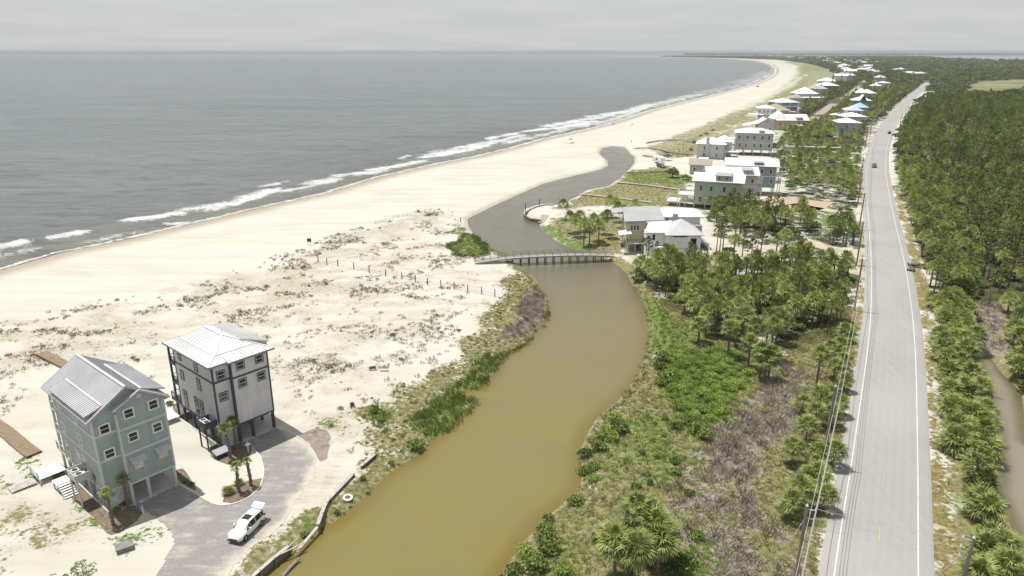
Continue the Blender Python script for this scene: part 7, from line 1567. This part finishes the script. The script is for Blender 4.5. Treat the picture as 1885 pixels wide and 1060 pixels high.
        a, b, c2, d = Vector(A[2, 4]), Vector(A[1, 4]), Vector(A[1, 8]), Vector(A[2, 8]); MB().add([p + Vector((-.03, 0, .01)) for p in (a, b, c2, d)] + [p + Vector((.03, 0, -.03)) for p in (a, b, c2, d)], [(0, 1, 2, 3), (0, 4, 5, 1), (1, 5, 6, 2), (2, 6, 7, 3), (3, 7, 4, 0)]).build('rear_window', glass_m, root)
    return root
wf, wr = P(456.5, 993), P(479, 970.5); hd = (wf - wr); rz = math.atan2(hd.y, hd.x)
cen = (wf + wr) / 2 - Vector((-math.sin(rz), math.cos(rz), 0)) * .9; cen.z = .04
suv('parked_car', 'white car with open tailgate and dark sunroof parked on the paver driveway', cen, rz, car_paint('white_paint', (.70, .70, .69)), True, 4.5)
def road_dir(p):
    i = int(np.argmin(np.hypot(ROAD_C[:, 0] - p.x, ROAD_C[:, 1] - p.y))); d = ROAD_C[min(i + 1, len(ROAD_C) - 1)] - ROAD_C[max(i - 1, 0)]; return math.atan2(d[1], d[0])
pd = car_paint('dark_blue_paint', (.035, .04, .06)); c = P(1609, 308); c.z = .11; suv('car', 'dark blue car driving on the road, nearer of two', c, road_dir(c) + PI, pd, False, 4.8, fine=False)
pk = car_paint('black_paint', (.022, .022, .025)); c = P(1637, 246); c.z = .11; suv('car', 'dark car driving on the road, farther of two', c, road_dir(c), pk, False, 4.8, fine=False)
c = P(1217, 308); suv('pickup_truck', 'dark grey pickup parked in front of the white camper', c, -1.1, car_paint('graphite_paint', (.07, .075, .085)), False, 5.4, 'pickup', fine=False)
def camper():
    c = P(1212, 300); root = empty('camper_trailer', (c.x, c.y, 0), math.radians(115)); tag(root, 'white camper trailer parked on the sandy lagoon lot behind a pickup', 'camper'); pr = [(-3.4, .6), (-3.5, 1.4), (-3.2, 2.9), (-2.6, 3.1), (2.9, 3.1), (3.5, 2.4), (3.5, 1.2), (3.1, .6)]
    b = MB(); n = len(pr); b.add([(x, -1.2, z) for x, z in pr] + [(x, 1.2, z) for x, z in pr], [tuple(range(n)), tuple(range(2 * n - 1, n - 1, -1))] + [(i, i + n, (i + 1) % n + n, (i + 1) % n) for i in range(n)]); b.build('body', wht, root)
    for s in (-1, 1):
        MB().box(-.8, .8, s * 1.2 - .03, s * 1.2 + .03, 1.6, 2.3).build('window', glass_m, root); MB().box(-3.2, 3.2, s * 1.215 - .01, s * 1.215 + .01, 1.0, 1.16).build('stripe', gry, root)
        for x in (-.5, .4): MB().tube([(x, s * .9, .36), (x, s * 1.18, .36)], .36, 14).build('wheel', tyre_m, root)
    MB().box(1.6, 2.3, -1.24, -1.18, .7, 2.5).build('door', gry, root); MB().bar((3.3, 0, .55), (4.6, 0, .5), .14).build('hitch', dark_void, root); MB().box(-1, -.2, -.4, .4, 3.101, 3.35).build('roof_unit', white_m, root)
camper()
def dumped(label, px, py, rz, m, w):
    c = P(px, py); root = empty('trailer', (c.x, c.y, 0), rz); tag(root, label, 'trailer'); MB().box(-w, w, -.6, .6, .45, .62).build('bed', m, root)
    for s in (-1, 1): MB().tube([(-.1, s * .62, .32), (-.1, s * .82, .32)], .32, 12).build('wheel', tyre_m, root)
    MB().bar((w, 0, .5), (w + 1.1, 0, .45), .12).build('drawbar', m, root)
    for x in (-w, w - .06): MB().box(x, x + .06, -.6, .6, .621, .95).build('end_board', m, root)
dumped('small dark trailer left on the right verge near the forest', 1681, 491, -.3, dark_void, 1.3); dumped('small pale trailer beside the dark one on the right verge', 1676.5, 498.5, 1.2, conc_m, .7)
# shed between the trees left of the road
c = P(1503, 577); root = empty('garden_shed', (c.x, c.y, 0), -.35); tag(root, 'small dark shed with pale metal roof among trees left of the road', 'shed'); MB().box(-1.9, 1.9, -1.4, 1.4, 0, 2.3).build('wall', mat('dark_shed', (.06, .062, .065)), root); MB().slab([(-2.2, -1.7, 2.42), (2.2, -1.7, 2.42), (2.2, 1.7, 2.75), (-2.2, 1.7, 2.75)], .1).build('roof', rf_silver, root); MB().box(-.5, .5, -1.44, -1.401, .05, 2.05).build('door', wood_grey, root)
for px, py, lb in [(1398, 271, 'dark timber shed right of the wide grey house'), (1520, 237, 'low long grey wall before the light blue house')]:
    c = P(px, py); root = empty('shed', (c.x, c.y, 0), -.3); tag(root, lb, 'shed'); MB().box(0, 9, 0, 5, 0, 2.6).build('wall', wood_grey if 'wall' not in lb else lgry, root); MB().slab([(-.4, -.5, 2.7), (9.4, -.5, 2.7), (9.4, 5.5, 3.3), (-.4, 5.5, 3.3)], .15).build('roof', rf_grey, root)
c = P(1228.5, 295); root = empty('tarp_cover', (c.x, c.y, 0), .4); tag(root, 'dark blue canopy beside the camper', 'canopy'); posts(root, [(-1.3, -1.3), (1.3, -1.3), (-1.3, 1.3), (1.3, 1.3)], 0, 2.3, .06, galv); m = MB(); hip(m, -1.5, 1.5, -1.5, 1.51, 2.3, .9, .3); m.build('cover', mat('navy_cloth', (.03, .04, .14), .8), root)

# ------------------------------------------------------------------ people on the beach
skin_m = mat('skin', (.36, .22, .15), .6)
def person(px, py, label, cloth, rz=0.0, h=1.72, stride=.18, grp=None):
    c = P(px, py, -.1); root = empty('person', (c.x, c.y, ground_z(c.x, c.y)), rz); tag(root, label, 'person', grp)
    def skinned(name, vs, es, rs, m):
        me = bpy.data.meshes.new(name); me.from_pydata([tuple(v) for v in vs], es, []); me.update(); o = link(name, me, root, None, None, (h / 1.72,) * 3); md = o.modifiers.new('skin', 'SKIN'); md.use_smooth_shade = True
        for i, r in enumerate(rs): me.skin_vertices[0].data[i].radius = (r, r)
        me.skin_vertices[0].data[0].use_root = True; o.modifiers.new('sub', 'SUBSURF').levels = 1; o.modifiers['sub'].render_levels = 1; me.materials.append(m); return o
    s = stride
    vs = [(0, 0, .95), (0, 0, 1.15), (.01, 0, 1.38), (.0, 0, 1.48), (.02, 0, 1.56), (.03, 0, 1.66), (0, .09, .90), (s * .5, .10, .50), (s, .10, .08), (s + .14, .11, .04), (0, -.09, .90), (-s * .2, -.10, .50), (-s, -.10, .08), (-s + .14, -.11, .04), (0, .19, 1.38), (-.04, .24, 1.12), (.05, .25, .88), (.07, .25, .80), (0, -.19, 1.38), (.04, -.24, 1.12), (.12, -.25, .90), (.15, -.25, .82)]
    es = [(0, 1), (1, 2), (2, 3), (3, 4), (4, 5), (0, 6), (6, 7), (7, 8), (8, 9), (0, 10), (10, 11), (11, 12), (12, 13), (2, 14), (14, 15), (15, 16), (16, 17), (2, 18), (18, 19), (19, 20), (20, 21)]
    rs = [.14, .12, .15, .06, .09, .10, .095, .065, .045, .04, .095, .065, .045, .04, .06, .045, .035, .035, .06, .045, .035, .035]
    skinned('body', vs, es, rs, skin_m)
    skinned('clothing', [(0, 0, .95), (0, 0, 1.15), (.01, 0, 1.40), (0, .1, .88), (s * .4, .105, .62), (0, -.1, .88), (-s * .15, -.105, .62)], [(0, 1), (1, 2), (0, 3), (3, 4), (0, 5), (5, 6)], [.165, .145, .165, .115, .095, .115, .095], cloth)
    hr = MB(); hr.tube([(.015, 0, 1.62), (.01, 0, 1.70), (.01, 0, 1.76), (.01, 0, 1.775)], [.112, .115, .08, .02], 8); hr.build('hair', dark_void, root, True, scale=(h / 1.72,) * 3)
for px, py, lb, col, rz in [(1127.5, 230.5, 'person in dark clothes standing at the water edge, left of a pair', (.05, .05, .07), 1), (1130.5, 230.5, 'person in dark red clothes at the water edge, right of a pair', (.20, .04, .04), 2.2), (1162.5, 263.5, 'lone dark clad person walking on the sand above the lagoon mouth', (.05, .05, .05), .5)]:
    person(px, py, lb, mat('cloth_' + lb[10:18].replace(' ', '_'), col, .85), rz)
def beach_set(px, py, label):
    c = P(px, py); root = empty('beach_umbrella', (c.x, c.y, ground_z(c.x, c.y))); tag(root, label, 'umbrella'); MB().tube([(0, 0, -.2), (.1, 0, 2.2)], .03, 6).build('pole', white_m, root); m = MB(); n = 10
    m.add([(.1 + 1.25 * math.cos(2 * PI * i / n), 1.25 * math.sin(2 * PI * i / n), 1.85) for i in range(n)] + [(.1, 0, 2.3)], [(i, (i + 1) % n, n) for i in range(n)]); m.build('canopy', mat('navy_cloth', (.03, .04, .14), .8), root)
beach_set(1050, 262, 'dark beach umbrella on the open sand by the sea')
for px, py, lb, m in [(1045.5, 264, 'white lounge chair left of the beach umbrella', white_m), (1052.5, 264.5, 'grey lounge chair right of the beach umbrella', wood_grey), (1163, 230, 'dark lounge chair higher up the beach', dark_void)]:
    c = P(px, py); root = empty('beach_chair', (c.x, c.y, ground_z(c.x, c.y)), .6); tag(root, lb, 'chair'); MB().box(-.9, .9, -.35, .35, .38, .46).build('seat', m, root); MB().slab([(.9, -.35, .47), (.9, .35, .47), (1.5, .35, .95), (1.5, -.35, .95)], .08).build('backrest', m, root); posts(root, [(-.8, -.3), (-.8, .3), (.8, -.3), (.8, .3)], 0, .38, .06, m)
for px, py, lb, rz in [(1394.5, 160, 'dark beach vehicle parked on the far sand', .8), (1453.5, 123.5, 'tiny dark vehicle at the far beach bend', .9)]:
    c = P(px, py); c.z = ground_z(c.x, c.y); suv('beach_vehicle', lb, c, rz, pk, False, 4.4, 'vehicle', fine=False)

# ------------------------------------------------------------------ the air
hz = MB().box(-17200, 15800, -400, 17400, -4.5, 56.0).mesh('haze', None); HM = bpy.data.materials.new('haze_air'); HM.use_nodes = True; t = HM.node_tree; t.nodes.clear(); o_ = t.nodes.new('ShaderNodeOutputMaterial'); pv = t.nodes.new('ShaderNodeVolumePrincipled'); pv.inputs['Color'].default_value = (.40, .44, .49, 1); pv.inputs['Density'].default_value = 9.0e-5; pv.inputs['Anisotropy'].default_value = 0.0; t.links.new(pv.outputs[0], o_.inputs[1]); hz.materials.append(HM); tag(link('haze', hz), kind='stuff')
